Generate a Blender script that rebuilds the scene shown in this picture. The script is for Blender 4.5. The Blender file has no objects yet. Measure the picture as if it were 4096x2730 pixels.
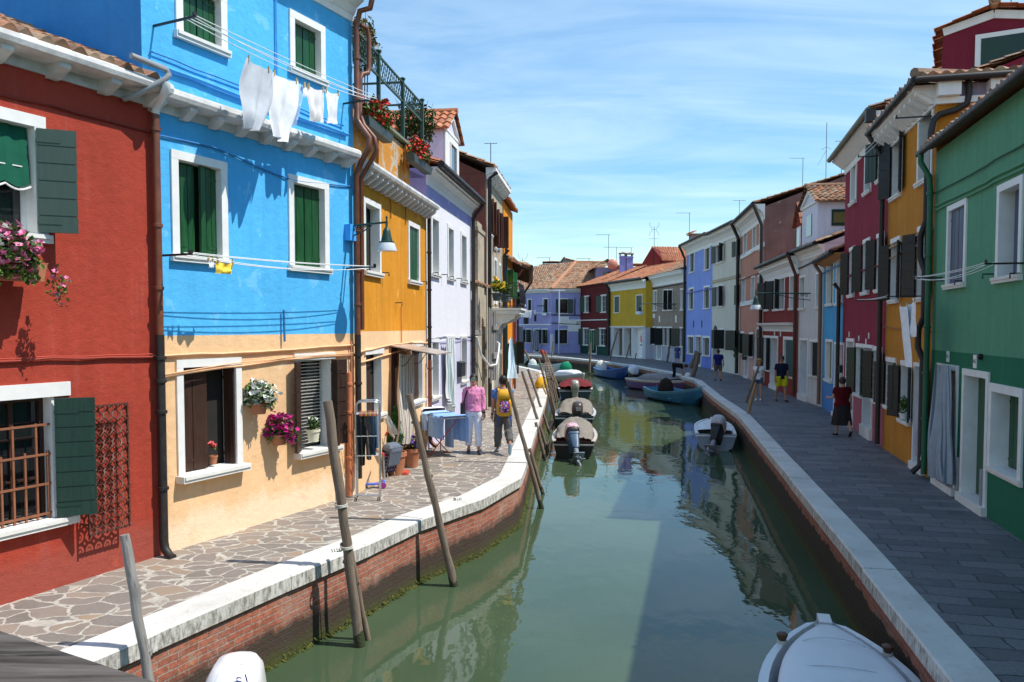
import bpy, bmesh, math, random
from mathutils import Vector, Matrix, noise
random.seed(7)
SC=bpy.context.scene; COL=SC.collection
R=math.radians
# ---------------------------------------------------------------- camera model (photo pixels, 4096 x 2730)
F=3150.; CX=2048.; CY=1452.; TH=math.atan(143/F); EYE=3.0; WATER=-1.02
_c,_s=math.cos(TH),math.sin(TH)
def ray(x,y):
    a=(x-CX)/F; b=(CY-y)/F
    return Vector((a,_c+b*_s,-_s+b*_c))
def ground(x,y,z=0.):
    d=ray(x,y); t=(z-EYE)/d.z
    return Vector((d.x*t,d.y*t,z))
def at_y(x,y,Y):
    d=ray(x,y); t=Y/d.y
    return Vector((d.x*t,Y,EYE+d.z*t))
# frames of the enlargements the measurements were read from: (x0, y0, scale)
Z={'S':(0,0,1.),'1':(0,0,.6378),'2':(0,1000,.6378),'3':(0,1800,.593),'4':(600,0,.6378),'5':(600,1000,.574),'6':(1350,50,.5102),
'7':(1350,750,.5102),'8':(1350,1300,.5102),'9':(2000,900,.3826),'10':(2650,700,.5102),'11':(3250,0,.542),'12':(3250,750,.542),
'13':(3250,1500,.542),'14':(2900,2200,.5083),'15':(2050,1350,.4782),'16':(800,2000,.595),'A':(2650,1200,.287),'B':(2950,1350,.1913),
'C':(2000,1400,.1913),'D':(2150,1600,.1913),'E':(2400,1350,.2232),'F':(1800,1470,.2424),'G':(3280,1480,.1786),'H':(1850,700,.3828),
'I':(2750,1650,.1594),'J':(1420,1560,.2806),'K':(2040,1080,.2296),'L':(2400,1100,.2296),'M':(1850,1150,.2615),'N':(1380,1300,.306),
'O':(3380,1300,.319)}
def px(z,x,y):
    o=Z[z]; return (o[0]+x*o[2],o[1]+y*o[2])

# ---------------------------------------------------------------- mesh builder
class MB:
    def __init__(s): s.v=[]; s.f=[]; s.m=[]; s.r=[]; s.uv=[]
    def add(s,vs,fs,mat=0,rnd=None,uvs=None):
        o=len(s.v); s.v+= [tuple(v) for v in vs]
        for i,f in enumerate(fs):
            s.f.append(tuple(o+k for k in f)); s.m.append(mat)
            s.r.append(random.random() if rnd is None else rnd)
            s.uv.append(uvs[i] if uvs else None)
    def box(s,x0,x1,y0,y1,z0,z1,mat=0,M=None,rnd=None):
        vs=[Vector((x,y,z)) for z in (z0,z1) for y in (y0,y1) for x in (x0,x1)]
        if M: vs=[M@v for v in vs]
        fl=(x1<x0)^(y1<y0)^(z1<z0)
        fs=[(0,2,3,1),(4,5,7,6),(0,1,5,4),(2,6,7,3),(0,4,6,2),(1,3,7,5)]
        if fl or (M and M.determinant()<0): fs=[f[::-1] for f in fs]
        s.add(vs,fs,mat,random.random() if rnd is None else rnd)
    def bar(s,a,b,w,h=None,mat=0,up=Vector((0,0,1)),ext=0):
        a=Vector(a);b=Vector(b);d=(b-a); L=d.length; d.normalize(); h=h or w
        if abs(d.dot(up))>.99: up=Vector((1,0,0))
        x=d.cross(up).normalized(); z=x.cross(d)
        M=Matrix((x,d,z)).transposed().to_4x4(); M.translation=a
        s.box(-w/2,w/2,-ext,L+ext,-h/2,h/2,mat,M)
    def tube(s,path,r,seg=8,mat=0,cap=True,rnd=None,flat=1.):
        P=[Vector(p) for p in path]; n=len(P)
        rs=r if isinstance(r,(list,tuple)) else [r]*n
        vs=[]; ref=None
        for i,p in enumerate(P):
            d=(P[min(i+1,n-1)]-P[max(i-1,0)]).normalized()
            if ref is None:
                ref=Vector((0,0,1)) if abs(d.z)<.9 else Vector((0,1,0))
            x=d.cross(ref).normalized(); y=x.cross(d).normalized(); ref=y
            for k in range(seg):
                a=2*math.pi*k/seg
                vs.append(p+(x*math.cos(a)+y*math.sin(a)*flat)*rs[i])
        fs=[]
        for i in range(n-1):
            for k in range(seg):
                k2=(k+1)%seg
                fs.append((i*seg+k,(i+1)*seg+k,(i+1)*seg+k2,i*seg+k2))
        if cap: fs.append(tuple(range(seg))); fs.append(tuple(range((n-1)*seg,n*seg))[::-1])
        s.add(vs,fs,mat,random.random() if rnd is None else rnd)
    def lathe(s,prof,seg=16,M=None,mat=0,sx=1,sy=1):
        vs=[]
        for r,z in prof:
            for k in range(seg):
                a=2*math.pi*k/seg; v=Vector((r*math.cos(a)*sx,r*math.sin(a)*sy,z)); vs.append(M@v if M else v)
        fs=[]
        for i in range(len(prof)-1):
            for k in range(seg):
                k2=(k+1)%seg; fs.append((i*seg+k,i*seg+k2,(i+1)*seg+k2,(i+1)*seg+k))
        fs.append(tuple(range(seg))[::-1]); n=len(prof); fs.append(tuple(range((n-1)*seg,n*seg)))
        s.add(vs,fs,mat)
    def loft(s,rings,mat=0,cap=True,closed=True):
        n=len(rings[0]); vs=[v for r in rings for v in r]; fs=[]
        for i in range(len(rings)-1):
            for k in range(n if closed else n-1):
                k2=(k+1)%n; fs.append((i*n+k,i*n+k2,(i+1)*n+k2,(i+1)*n+k))
        if cap and closed: fs.append(tuple(range(n))[::-1]); fs.append(tuple(range((len(rings)-1)*n,len(rings)*n)))
        s.add(vs,fs,mat)
    def prism(s,poly,d,mat=0):     # poly: list of 3D points, extruded by vector d
        P=[Vector(p) for p in poly]; n=len(P); d=Vector(d)
        fs=[tuple(range(n)),tuple(range(n,2*n))[::-1]]+[((k+1)%n,k,n+k,n+(k+1)%n) for k in range(n)]
        s.add(P+[p+d for p in P],fs,mat,random.random())
    def grid(s,fn,nu,nv,mat=0,rnd=None,uv=False):
        vs=[fn(i/nu,j/nv) for j in range(nv+1) for i in range(nu+1)]
        fs=[];us=[]
        for j in range(nv):
            for i in range(nu):
                a=j*(nu+1)+i; fs.append((a,a+1,a+nu+2,a+nu+1)); us.append([(i/nu,j/nv),((i+1)/nu,j/nv),((i+1)/nu,(j+1)/nv),(i/nu,(j+1)/nv)])
        s.add(vs,fs,mat,rnd,us if uv else None)
    def mesh(s,name,mats,smooth=None,merge=0):
        me=bpy.data.meshes.new(name); me.from_pydata(s.v,[],s.f); 
        for m in (mats if isinstance(mats,(list,tuple)) else [mats]): me.materials.append(m)
        me.polygons.foreach_set('material_index',s.m)
        at=me.attributes.new('rnd','FLOAT','FACE'); at.data.foreach_set('value',s.r)
        if any(s.uv):
            l=me.uv_layers.new(name='UVMap'); i=0; d=[0.]*(2*len(me.loops))
            for f,u in zip(s.f,s.uv):
                for k in range(len(f)):
                    if u: d[2*i]=u[k][0]; d[2*i+1]=u[k][1]
                    i+=1
            l.data.foreach_set('uv',d)
        bm=bmesh.new(); bm.from_mesh(me)
        if merge: bmesh.ops.remove_doubles(bm,verts=bm.verts,dist=merge)
        bmesh.ops.recalc_face_normals(bm,faces=bm.faces); bm.to_mesh(me); bm.free()
        if smooth:
            me.polygons.foreach_set('use_smooth',[True]*len(me.polygons)); me.set_sharp_from_angle(angle=R(smooth))
        me.update(); return me
    def build(s,name,mats,parent=None,smooth=None,loc=None,merge=0):
        o=bpy.data.objects.new(name,s.mesh(name,mats,smooth,merge)); COL.objects.link(o)
        if parent: o.parent=parent
        if loc is not None: o.location=loc
        return o
def tag(o,label,cat,group=None,kind=None):
    if label: o['label']=label
    if cat: o['category']=cat
    if group: o['group']=group
    if kind: o['kind']=kind
    return o
def empty(name,loc=(0,0,0),rz=0.,label=None,cat=None,group=None):
    o=bpy.data.objects.new(name,None); COL.objects.link(o); o.empty_display_size=.2
    o.location=loc; o.rotation_euler=(0,0,rz); return tag(o,label,cat,group)
def copy_tree(o,parent=None):
    c=o.copy(); COL.objects.link(c)
    if parent: c.parent=parent
    for ch in list(o.children): copy_tree(ch,c)
    return c
def structure(o): o['kind']='structure'; return o

# ---------------------------------------------------------------- materials
def srgb(r,g,b):
    f=lambda c:(c/255/12.92 if c/255<=.04045 else ((c/255+.055)/1.055)**2.4)
    return (f(r),f(g),f(b))
class NT:
    def __init__(s,name):
        s.m=bpy.data.materials.new(name); s.m.use_nodes=True; s.t=s.m.node_tree; s.n=s.t.nodes; s.n.clear()
        s.out=s.n.new('ShaderNodeOutputMaterial'); s.p=s.n.new('ShaderNodeBsdfPrincipled'); s.l(s.p.outputs[0],s.out.inputs[0]); s._tc=None
    def l(s,a,b): s.t.links.new(a,b)
    def new(s,t,**k):
        n=s.n.new('ShaderNode'+t)
        for a,v in k.items(): setattr(n,a,v)
        return n
    def tc(s,which='Object',scale=(1,1,1),rot=(0,0,0)):
        if not s._tc: s._tc=s.new('TexCoord')
        mp=s.new('Mapping'); s.l(s._tc.outputs[which],mp.inputs[0]); mp.inputs['Scale'].default_value=scale; mp.inputs['Rotation'].default_value=rot
        return mp.outputs[0]
    def noise(s,vec,scale,detail=3,rough=.55,dist=0):
        n=s.new('TexNoise'); s.l(vec,n.inputs['Vector']); n.inputs['Scale'].default_value=scale; n.inputs['Detail'].default_value=detail
        n.inputs['Roughness'].default_value=rough; n.inputs['Distortion'].default_value=dist; return n.outputs['Fac']
    def ramp(s,fac,stops,interp='LINEAR'):
        r=s.new('ValToRGB'); s.l(fac,r.inputs[0]); e=r.color_ramp.elements; r.color_ramp.interpolation=interp
        while len(e)<len(stops): e.new(.5)
        for i,(p,c) in enumerate(stops):
            e[i].position=p; e[i].color=(c if isinstance(c,tuple) else (c,c,c))+(1,)
        return r.outputs[0]
    def mix(s,fac,a,b,mode='MIX'):
        n=s.new('MixRGB',blend_type=mode)
        for i,x in enumerate((fac,a,b)):
            if hasattr(x,'is_linked'): s.l(x,n.inputs[i])
            elif i==0: n.inputs[0].default_value=x
            else: n.inputs[i].default_value=tuple(x)+(1,) if len(x)==3 else x
        return n.outputs[0]
    def math(s,op,a,b=None):
        n=s.new('Math',operation=op)
        for i,x in enumerate((a,b)):
            if x is None: continue
            if hasattr(x,'is_linked'): s.l(x,n.inputs[i])
            else: n.inputs[i].default_value=x
        return n.outputs[0]
    def bump(s,h,strength,dist=.01):
        b=s.new('Bump'); s.l(h,b.inputs['Height']); b.inputs['Strength'].default_value=strength; b.inputs['Distance'].default_value=dist
        s.l(b.outputs[0],s.p.inputs['Normal']); return b
    def attr(s,name='rnd'):
        a=s.new('Attribute',attribute_name=name); return a.outputs['Fac']
    def fin(s,col,rough=.8,spec=.3,metal=0.):
        if hasattr(col,'is_linked'): s.l(col,s.p.inputs['Base Color'])
        else: s.p.inputs['Base Color'].default_value=tuple(col)+(1,)
        if hasattr(rough,'is_linked'): s.l(rough,s.p.inputs['Roughness'])
        else: s.p.inputs['Roughness'].default_value=rough
        s.p.inputs['Specular IOR Level'].default_value=spec; s.p.inputs['Metallic'].default_value=metal
        return s.m
def mul(c,k): return tuple(min(1,x*k) for x in c)
_MC={}
def stucco(col,var=.18,patch=None,patch_lo=.62,streak=.25,bump=.35,low=None,low_h=1.0):
    key=('st',col,var,patch,patch_lo,streak,low,low_h)
    if key in _MC: return _MC[key]
    n=NT('stucco'); o=n.tc()
    a=n.noise(o,.9,5,.6); b=n.noise(o,7,4,.6); st=n.noise(n.tc(scale=(5,5,.35)),1.3,4,.6)
    c=n.mix(n.ramp(a,[(.3,0.),(.72,1.)]),mul(col,1-var),mul(col,1+var*.6))
    c=n.mix(n.math('MULTIPLY',n.ramp(st,[(.45,0.),(.8,1.)]),streak),c,mul(col,.62))
    c=n.mix(n.math('MULTIPLY',n.ramp(st,[(.2,1.),(.42,0.)]),streak*.7),c,tuple(min(1,x*.75+.16) for x in col))
    c=n.mix(n.math('MULTIPLY',n.ramp(b,[(.35,1.),(.6,0.)]),.16),c,mul(col,.7))
    if low:      # damp, faded paint rising from the ground with a ragged edge
        zz=n.new('SeparateXYZ'); n.l(o,zz.inputs[0])
        e=n.math('ADD',n.math('DIVIDE',zz.outputs[2],low_h),n.math('MULTIPLY',n.noise(n.tc(scale=(3,3,.8)),1.2,5,.65),-1.3))
        c=n.mix(n.ramp(e,[(.02,.8),(.5,0.)]),c,low)
    if patch:
        pn=n.noise(o,2.3,6,.65,.4)
        c=n.mix(n.ramp(pn,[(patch_lo,0.),(patch_lo+.03,1.)]),c,patch)
    n.bump(n.math('ADD',n.noise(o,60,3),n.math('MULTIPLY',n.noise(o,9,3),2.)),bump,.012)
    _MC[key]=n.fin(c,.88,.2); return _MC[key]
def paint(col,rough=.5,var=.1,scale=5,bump=.1,metal=0.,spec=.4,grain=None):
    key=('pt',col,rough,var,scale,bump,metal,spec,grain)
    if key in _MC: return _MC[key]
    n=NT('paint'); o=n.tc(scale=grain or (1,1,1))
    a=n.noise(o,scale,5,.6)
    c=n.mix(n.ramp(a,[(.3,0.),(.7,1.)]),mul(col,1-var),mul(col,1+var))
    n.bump(n.noise(o,scale*8,3),bump,.005)
    r=n.ramp(a,[(.3,max(0,rough-.12)),(.7,min(1,rough+.1))])
    _MC[key]=n.fin(c,r,spec,metal); return _MC[key]
def leafmat(a,b,name='leaf'):
    n=NT(name); c=n.mix(n.attr(),a,b); n.p.inputs['Subsurface Weight'].default_value=0
    return n.fin(c,.55,.3)
def cloth(col,col2=None,stripes=0,rough=.9,axis=0,var=.1):
    n=NT('cloth'); o=n.tc()
    a=n.noise(o,6,4)
    c=n.mix(n.ramp(a,[(.3,0.),(.7,1.)]),mul(col,1-var),mul(col,1+var))
    if stripes:
        u=n.new('UVMap'); sx=n.new('SeparateXYZ'); n.l(u.outputs[0],sx.inputs[0])
        w=n.math('FRACT',n.math('MULTIPLY',sx.outputs[axis],stripes))
        c=n.mix(n.ramp(w,[(0,0.),(.38,1.),(.55,0.),(.72,1.),(.8,0.)],'CONSTANT'),c,col2)
    n.bump(n.noise(o,160,2),.15,.003)
    return n.fin(c,rough,.15)
WHITE=(.78,.77,.74)
M={}
def setup_mats():
    M['white']=paint(WHITE,.6,.07,4,.15); M['stone']=None
    n=NT('istrian_stone'); o=n.tc(); a=n.noise(o,1.3,6,.65); b=n.noise(o,22,5,.7)
    c=n.mix(n.ramp(a,[(.3,0.),(.7,1.)]),(.66,.64,.59),(.8,.79,.75)); c=n.mix(n.ramp(b,[(.58,0.),(.75,.5)]),c,(.3,.28,.24))
    n.bump(b,.4,.01); M['stone']=n.fin(c,.7,.3)
    # coping stone: grey weathering and lichen on its upright face
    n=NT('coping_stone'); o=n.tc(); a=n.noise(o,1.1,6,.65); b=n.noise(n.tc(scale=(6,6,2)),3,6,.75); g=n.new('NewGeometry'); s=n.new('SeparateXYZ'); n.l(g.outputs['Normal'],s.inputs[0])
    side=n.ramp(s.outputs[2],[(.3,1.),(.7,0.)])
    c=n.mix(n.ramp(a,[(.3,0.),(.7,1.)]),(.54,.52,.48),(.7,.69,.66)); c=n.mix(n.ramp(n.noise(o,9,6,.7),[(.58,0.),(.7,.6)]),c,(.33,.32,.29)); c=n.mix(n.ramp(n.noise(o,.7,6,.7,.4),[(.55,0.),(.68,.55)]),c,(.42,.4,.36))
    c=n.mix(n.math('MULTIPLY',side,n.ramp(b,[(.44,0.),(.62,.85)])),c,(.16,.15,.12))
    n.bump(n.noise(o,25,5,.7),.5,.012); M['coping']=n.fin(c,.75,.25)
    M['coping_w']=paint((.6,.59,.57),.8,.26,3.5,.6)
    # crazy paving
    n=NT('crazy_paving'); o=n.tc(); wob=n.noise(o,3.2,3); v2=n.new('VectorMath',operation='ADD'); wv=n.new('CombineXYZ')
    n.l(n.math('MULTIPLY',n.math('SUBTRACT',wob,.5),.28),wv.inputs[0]); n.l(n.math('MULTIPLY',n.math('SUBTRACT',n.noise(n.tc(scale=(1,1,1),rot=(0,0,1)),3.7,3),.5),.28),wv.inputs[1])
    n.l(n.tc(scale=(1.,1.25,1),rot=(0,0,.5)),v2.inputs[0]); n.l(wv.outputs[0],v2.inputs[1])
    e=n.new('TexVoronoi',feature='DISTANCE_TO_EDGE'); f=n.new('TexVoronoi',feature='F1')
    for q in (e,f): n.l(v2.outputs[0],q.inputs['Vector']); q.inputs['Scale'].default_value=3.0; q.inputs['Randomness'].default_value=.95
    hs=n.new('SeparateColor'); n.l(f.outputs['Color'],hs.inputs[0])
    c=n.ramp(hs.outputs[0],[(0,(.17,.15,.13)),(.25,(.21,.175,.155)),(.45,(.26,.21,.17)),(.62,(.19,.175,.16)),(.78,(.3,.23,.17)),(.9,(.23,.195,.17)),(1.,(.34,.23,.14))])
    c=n.mix(n.ramp(n.noise(o,30,5,.7),[(.3,.0),(.75,.55)]),c,(.3,.26,.23)); c=n.mix(n.ramp(n.noise(o,.8,6,.7,.5),[(.5,0.),(.72,.5)]),c,(.1,.09,.08))
    gm=n.mix(n.ramp(n.noise(o,5,6,.7),[(.3,0.),(.7,1.)]),(.3,.28,.23),(.58,.54,.48))
    ed=n.ramp(n.math('ADD',e.outputs['Distance'],n.math('MULTIPLY',n.math('SUBTRACT',n.noise(o,16,3),.5),.05)),[(.032,0.),(.06,1.)])
    c=n.mix(ed,gm,c); n.bump(n.math('ADD',n.math('MULTIPLY',ed,1.),n.math('MULTIPLY',n.noise(o,40,4),.25)),.5,.02); M['paving']=n.fin(c,.8,.25)
    # dark trachyte slabs
    n=NT('trachyte_paving'); u=n.new('UVMap'); o=n.tc(); mp=n.new('VectorMath',operation='ADD'); n.l(u.outputs[0],mp.inputs[0])
    wv=n.new('CombineXYZ'); n.l(n.math('MULTIPLY',n.math('SUBTRACT',n.noise(o,1.7,3),.5),.22),wv.inputs[0]); n.l(n.math('MULTIPLY',n.math('SUBTRACT',n.noise(n.tc(rot=(0,0,1)),2.3,3),.5),.16),wv.inputs[1]); n.l(wv.outputs[0],mp.inputs[1])
    b=n.new('TexBrick'); n.l(mp.outputs[0],b.inputs[0]); b.inputs['Color1'].default_value=(.085,.09,.105,1); b.inputs['Color2'].default_value=(.2,.2,.215,1); b.inputs['Mortar'].default_value=(.04,.042,.048,1)
    b.inputs['Scale'].default_value=1; b.inputs['Brick Width'].default_value=.72; b.inputs['Row Height'].default_value=.3; b.inputs['Mortar Size'].default_value=.014; b.inputs['Mortar Smooth'].default_value=.3; b.offset=.5
    c=n.mix(n.ramp(n.noise(o,.8,5,.6),[(.35,0.),(.7,.5)]),b.outputs[0],(.2,.19,.19)); c=n.mix(n.ramp(n.noise(o,26,5,.7),[(.4,0.),(.75,.5)]),c,(.05,.05,.055))
    c=n.mix(n.ramp(n.noise(o,2.1,6,.7),[(.62,0.),(.7,.6)]),c,(.24,.24,.25))
    n.bump(n.math('ADD',n.math('MULTIPLY',b.outputs['Fac'],-1.),n.math('MULTIPLY',n.noise(o,22,4),.6)),.6,.02); M['trachyte']=n.fin(c,.62,.35)
    # canal wall brick with tidal band
    def canal(nm,c1,c2,mort,tide,black):
        n=NT(nm); u=n.new('UVMap'); o=n.tc(); b=n.new('TexBrick'); va=n.new('VectorMath',operation='ADD'); wv=n.new('CombineXYZ'); n.l(u.outputs[0],va.inputs[0]); n.l(n.math('MULTIPLY',n.math('SUBTRACT',n.noise(o,2.2,4,.6),.5),.032),wv.inputs[1]); n.l(n.math('MULTIPLY',n.math('SUBTRACT',n.noise(o,9,3,.6),.5),.05),wv.inputs[0]); n.l(wv.outputs[0],va.inputs[1]); n.l(va.outputs[0],b.inputs[0])
        b.inputs['Color1'].default_value=c1+(1,); b.inputs['Color2'].default_value=c2+(1,); b.inputs['Mortar'].default_value=mort+(1,)
        b.inputs['Scale'].default_value=1; b.inputs['Brick Width'].default_value=.26; b.inputs['Row Height'].default_value=.078; b.inputs['Mortar Size'].default_value=.008; b.inputs['Mortar Smooth'].default_value=.25
        c=n.mix(n.ramp(n.noise(o,14,5,.7),[(.4,0.),(.72,.75)]),b.outputs[0],(.17,.06,.04)); c=n.mix(n.ramp(n.noise(o,3.1,6,.75),[(.6,0.),(.66,.8)]),c,(.42,.3,.22)); c=n.mix(n.ramp(n.noise(o,1.4,5,.6),[(.5,0.),(.75,.5)]),c,mul(mort,1.1))
        zz=n.new('SeparateXYZ'); n.l(o,zz.inputs[0]); h=n.math('ADD',zz.outputs[2],n.math('MULTIPLY',n.noise(o,2.6,6,.7),-.42))
        c=n.mix(n.ramp(n.math('ADD',h,1.6),[(tide,.92),(tide+.16,0.)]),c,black)
        c=n.mix(n.ramp(n.math('ADD',n.math('ADD',zz.outputs[2],n.math('MULTIPLY',n.noise(o,5,5,.7),-.3)),1.6),[(.42,1.),(.66,0.)]),c,(.07,.085,.022))
        n.bump(n.math('ADD',n.math('MULTIPLY',b.outputs['Fac'],-1.),n.math('MULTIPLY',n.noise(o,30,5),.8)),.7,.02); return n.fin(c,.85,.25)
    M['canal_left']=canal('quay_brick',(.5,.17,.1),(.37,.12,.08),(.4,.33,.28),.74,(.04,.037,.03))
    M['canal_right']=canal('quay_brick_dark',(.42,.15,.09),(.28,.1,.065),(.3,.24,.2),.98,(.03,.03,.02))
    # house brick
    n=NT('brown_brick'); o=n.tc('Object'); sw=n.new('SeparateXYZ'); n.l(o,sw.inputs[0]); cb=n.new('CombineXYZ'); n.l(n.math('ADD',sw.outputs[0],sw.outputs[1]),cb.inputs[0]); n.l(sw.outputs[2],cb.inputs[1])
    b=n.new('TexBrick'); n.l(cb.outputs[0],b.inputs[0]); b.inputs['Color1'].default_value=(.3,.2,.14,1); b.inputs['Color2'].default_value=(.2,.13,.1,1); b.inputs['Mortar'].default_value=(.34,.3,.25,1)
    b.inputs['Scale'].default_value=1; b.inputs['Brick Width'].default_value=.26; b.inputs['Row Height'].default_value=.08; b.inputs['Mortar Size'].default_value=.01
    c=n.mix(n.ramp(n.noise(o,1.5,6,.65),[(.45,0.),(.7,.7)]),b.outputs[0],(.33,.29,.25)); M['brick']=n.fin(c,.9,.2)
    # old plaster with brick showing
    n=NT('old_plaster'); 
    b2=n.new('TexBrick'); o=n.tc(); sw=n.new('SeparateXYZ'); n.l(o,sw.inputs[0]); cb=n.new('CombineXYZ'); n.l(n.math('ADD',sw.outputs[0],sw.outputs[1]),cb.inputs[0]); n.l(sw.outputs[2],cb.inputs[1]); n.l(cb.outputs[0],b2.inputs[0])
    b2.inputs['Color1'].default_value=(.36,.22,.15,1); b2.inputs['Color2'].default_value=(.27,.19,.14,1); b2.inputs['Mortar'].default_value=(.45,.4,.33,1); b2.inputs['Scale'].default_value=1; b2.inputs['Brick Width'].default_value=.26; b2.inputs['Row Height'].default_value=.08; b2.inputs['Mortar Size'].default_value=.01
    c=n.mix(n.ramp(n.noise(o,1.4,6,.7),[(.4,0.),(.66,1.)]),(.5,.43,.31),(.36,.31,.24)); c=n.mix(n.ramp(n.noise(o,.9,6,.7,.5),[(.55,0.),(.6,1.)]),c,b2.outputs[0])
    c=n.mix(n.ramp(n.noise(n.tc(scale=(5,5,.5)),1.6,5,.65),[(.55,0.),(.8,.6)]),c,(.14,.12,.1)); n.bump(n.noise(o,18,6,.7),.7,.03); M['plaster_old']=n.fin(c,.92,.15)
    # roof tiles (colour per tile)
    def tiles(nm,st):
        n=NT(nm); o=n.tc(); c=n.ramp(n.attr(),st); c=n.mix(n.ramp(n.noise(o,9,5,.7),[(.45,0.),(.75,.7)]),c,(.1,.08,.06)); c=n.mix(n.ramp(n.noise(o,1.1,5,.6),[(.55,0.),(.7,.5)]),c,(.2,.17,.12))
        n.bump(n.noise(o,50,4),.3,.01); return n.fin(c,.9,.15)
    M['tile_old']=tiles('roof_tile_old',[(0,(.2,.12,.08)),(.2,(.32,.15,.08)),(.4,(.42,.3,.2)),(.6,(.25,.17,.12)),(.8,(.45,.2,.11)),(1,(.38,.29,.2))])
    M['tile_new']=tiles('roof_tile_red',[(0,(.45,.16,.08)),(.4,(.55,.22,.11)),(.7,(.4,.14,.08)),(1,(.58,.3,.17))])
    # weathered wood
    def wood(nm,a,b,dark,sc=1.,ax=2):
        s3=[14*sc]*3; s3[ax]=1.1*sc; s4=[30]*3; s4[ax]=1.5; n=NT(nm); o=n.tc(scale=s3); g=n.noise(o,1.6,6,.7,.6); c=n.mix(n.ramp(g,[(.3,0.),(.65,1.)]),a,b); c=n.mix(n.ramp(n.noise(n.tc(scale=s4),2,4,.7),[(.56,0.),(.68,.85)]),c,dark)
        c=n.mix(n.ramp(n.noise(n.tc(),2.2,4),[(.5,0.),(.75,.55)]),c,mul(a,.6)); n.bump(g,.6,.01); return n.fin(c,.85,.2)
    def pole(nm,a,b,dark):
        m=wood(nm,a,b,dark); return m
    M['pole']=wood('weathered_pole',(.13,.098,.072),(.25,.195,.15),(.035,.028,.024)); M['pole_grey']=wood('grey_pole',(.2,.19,.18),(.34,.32,.3),(.05,.045,.04))
    M['pole_tan']=wood('tan_pole',(.34,.2,.08),(.42,.26,.12),(.1,.06,.03)); M['plank']=wood('grey_plank',(.2,.19,.18),(.33,.31,.29),(.06,.055,.05)); M['plank_brown']=wood('brown_plank',(.12,.085,.06),(.19,.14,.1),(.04,.03,.02))
    M['rail']=wood('dark_rail_wood',(.03,.024,.02),(.15,.13,.115),(.008,.007,.006),1.6,0)
    n=NT('algae_wet'); n.bump(n.noise(n.tc(),30,4),.6,.02); M['algae']=n.fin(n.mix(n.noise(n.tc(),8,5),(.02,.022,.012),(.06,.075,.03)),.6,.4)
    M['black']=paint((.012,.012,.013),.45,.1); M['iron']=paint((.02,.02,.022),.5,.2); M['glass']=None
    n=NT('window_glass'); n.p.inputs['Coat Weight'].default_value=.6; n.bump(n.noise(n.tc(),1.5,2),.08,.02); M['glass']=n.fin((.012,.014,.016),.06,.5)
    M['inside']=paint((.02,.017,.015),.9,.2)  # near-black paint standing in for the darkness of unlit rooms
    M['shgreen']=paint((.012,.075,.024),.38,.32,3,.1,grain=(12,12,1)); M['shdkgreen']=paint((.013,.042,.03),.45,.3,3,.1,grain=(12,12,1)); M['shgrey']=paint((.05,.085,.068),.45,.12,3,.1,grain=(12,12,1)); M['shblack']=paint((.006,.011,.0095),.45,.35,3,.1,grain=(12,12,1))
    M['shbrown']=paint((.042,.018,.011),.55,.25,3,.15,grain=(12,12,1)); M['shred']=paint((.09,.03,.018),.55,.25,3,.15,grain=(12,12,1)); M['shblue']=paint((.055,.075,.13),.5,.15,3,.1,grain=(12,12,1)); M['sholive']=paint((.14,.12,.03),.6,.15); M['shtan']=paint((.2,.15,.05),.6,.15)
    M['copper']=paint((.17,.055,.026),.45,.2,6,.1,.0,.5); M['pipeblk']=paint((.025,.021,.02),.5,.25,6,.1); M['pipegrn']=paint((.02,.12,.06),.5,.15); M['pipegrey']=paint((.3,.31,.32),.45,.15); M['pipewht']=paint((.75,.75,.74),.4,.06); M['cableblk']=paint((.02,.02,.022),.6,.1)
    M['rope']=paint((.5,.48,.42),.9,.15,40,.3); M['line']=paint((.8,.8,.78),.6,.05); M['metal']=paint((.55,.56,.58),.3,.1,9,.05,.8); M['chrome']=paint((.6,.6,.62),.22,.05,9,.02,.9)
    M['soil']=paint((.05,.035,.025),.95,.3); M['terracotta']=paint((.42,.16,.08),.8,.15,6,.2)
    M['leaf']=leafmat((.03,.075,.012),(.11,.2,.03)); M['leafdk']=leafmat((.015,.05,.012),(.05,.12,.025)); M['leafyel']=leafmat((.1,.1,.03),(.25,.22,.08)); M['conifer']=leafmat((.02,.09,.02),(.07,.24,.05))
    M['fl_white']=leafmat((.75,.75,.7),(.85,.85,.82),'petal'); M['fl_mag']=leafmat((.42,.01,.17),(.6,.03,.28),'petal'); M['fl_pink']=leafmat((.62,.05,.2),(.8,.35,.5),'petal'); M['fl_red']=leafmat((.55,.012,.012),(.75,.05,.03),'petal'); M['fl_viol']=leafmat((.07,.015,.24),(.2,.06,.45),'petal'); M['fl_yel']=leafmat((.8,.45,.01),(.85,.6,.05),'petal'); M['fl_coral']=leafmat((.8,.12,.12),(.85,.2,.2),'petal')
    # water
    n=NT('canal_water'); o=n.tc(); n1=n.noise(n.tc(scale=(1,.45,1)),1.1,2,.5); n2=n.noise(n.tc(scale=(1,.6,1)),4.2,2,.5); n3=n.noise(o,.16,2)
    msk=n.ramp(n3,[(.36,.25),(.62,1.)])
    c=n.mix(n.ramp(n.noise(o,.35,4),[(.3,0.),(.7,1.)]),(.046,.076,.04),(.062,.096,.052))
    hh=n.math('MULTIPLY',n.math('ADD',n1,n.math('MULTIPLY',n2,.3)),msk)
    n.bump(hh,.17,.1); n.p.inputs['IOR'].default_value=1.38; M['water']=n.fin(c,.025,.5)
setup_mats()
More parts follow.
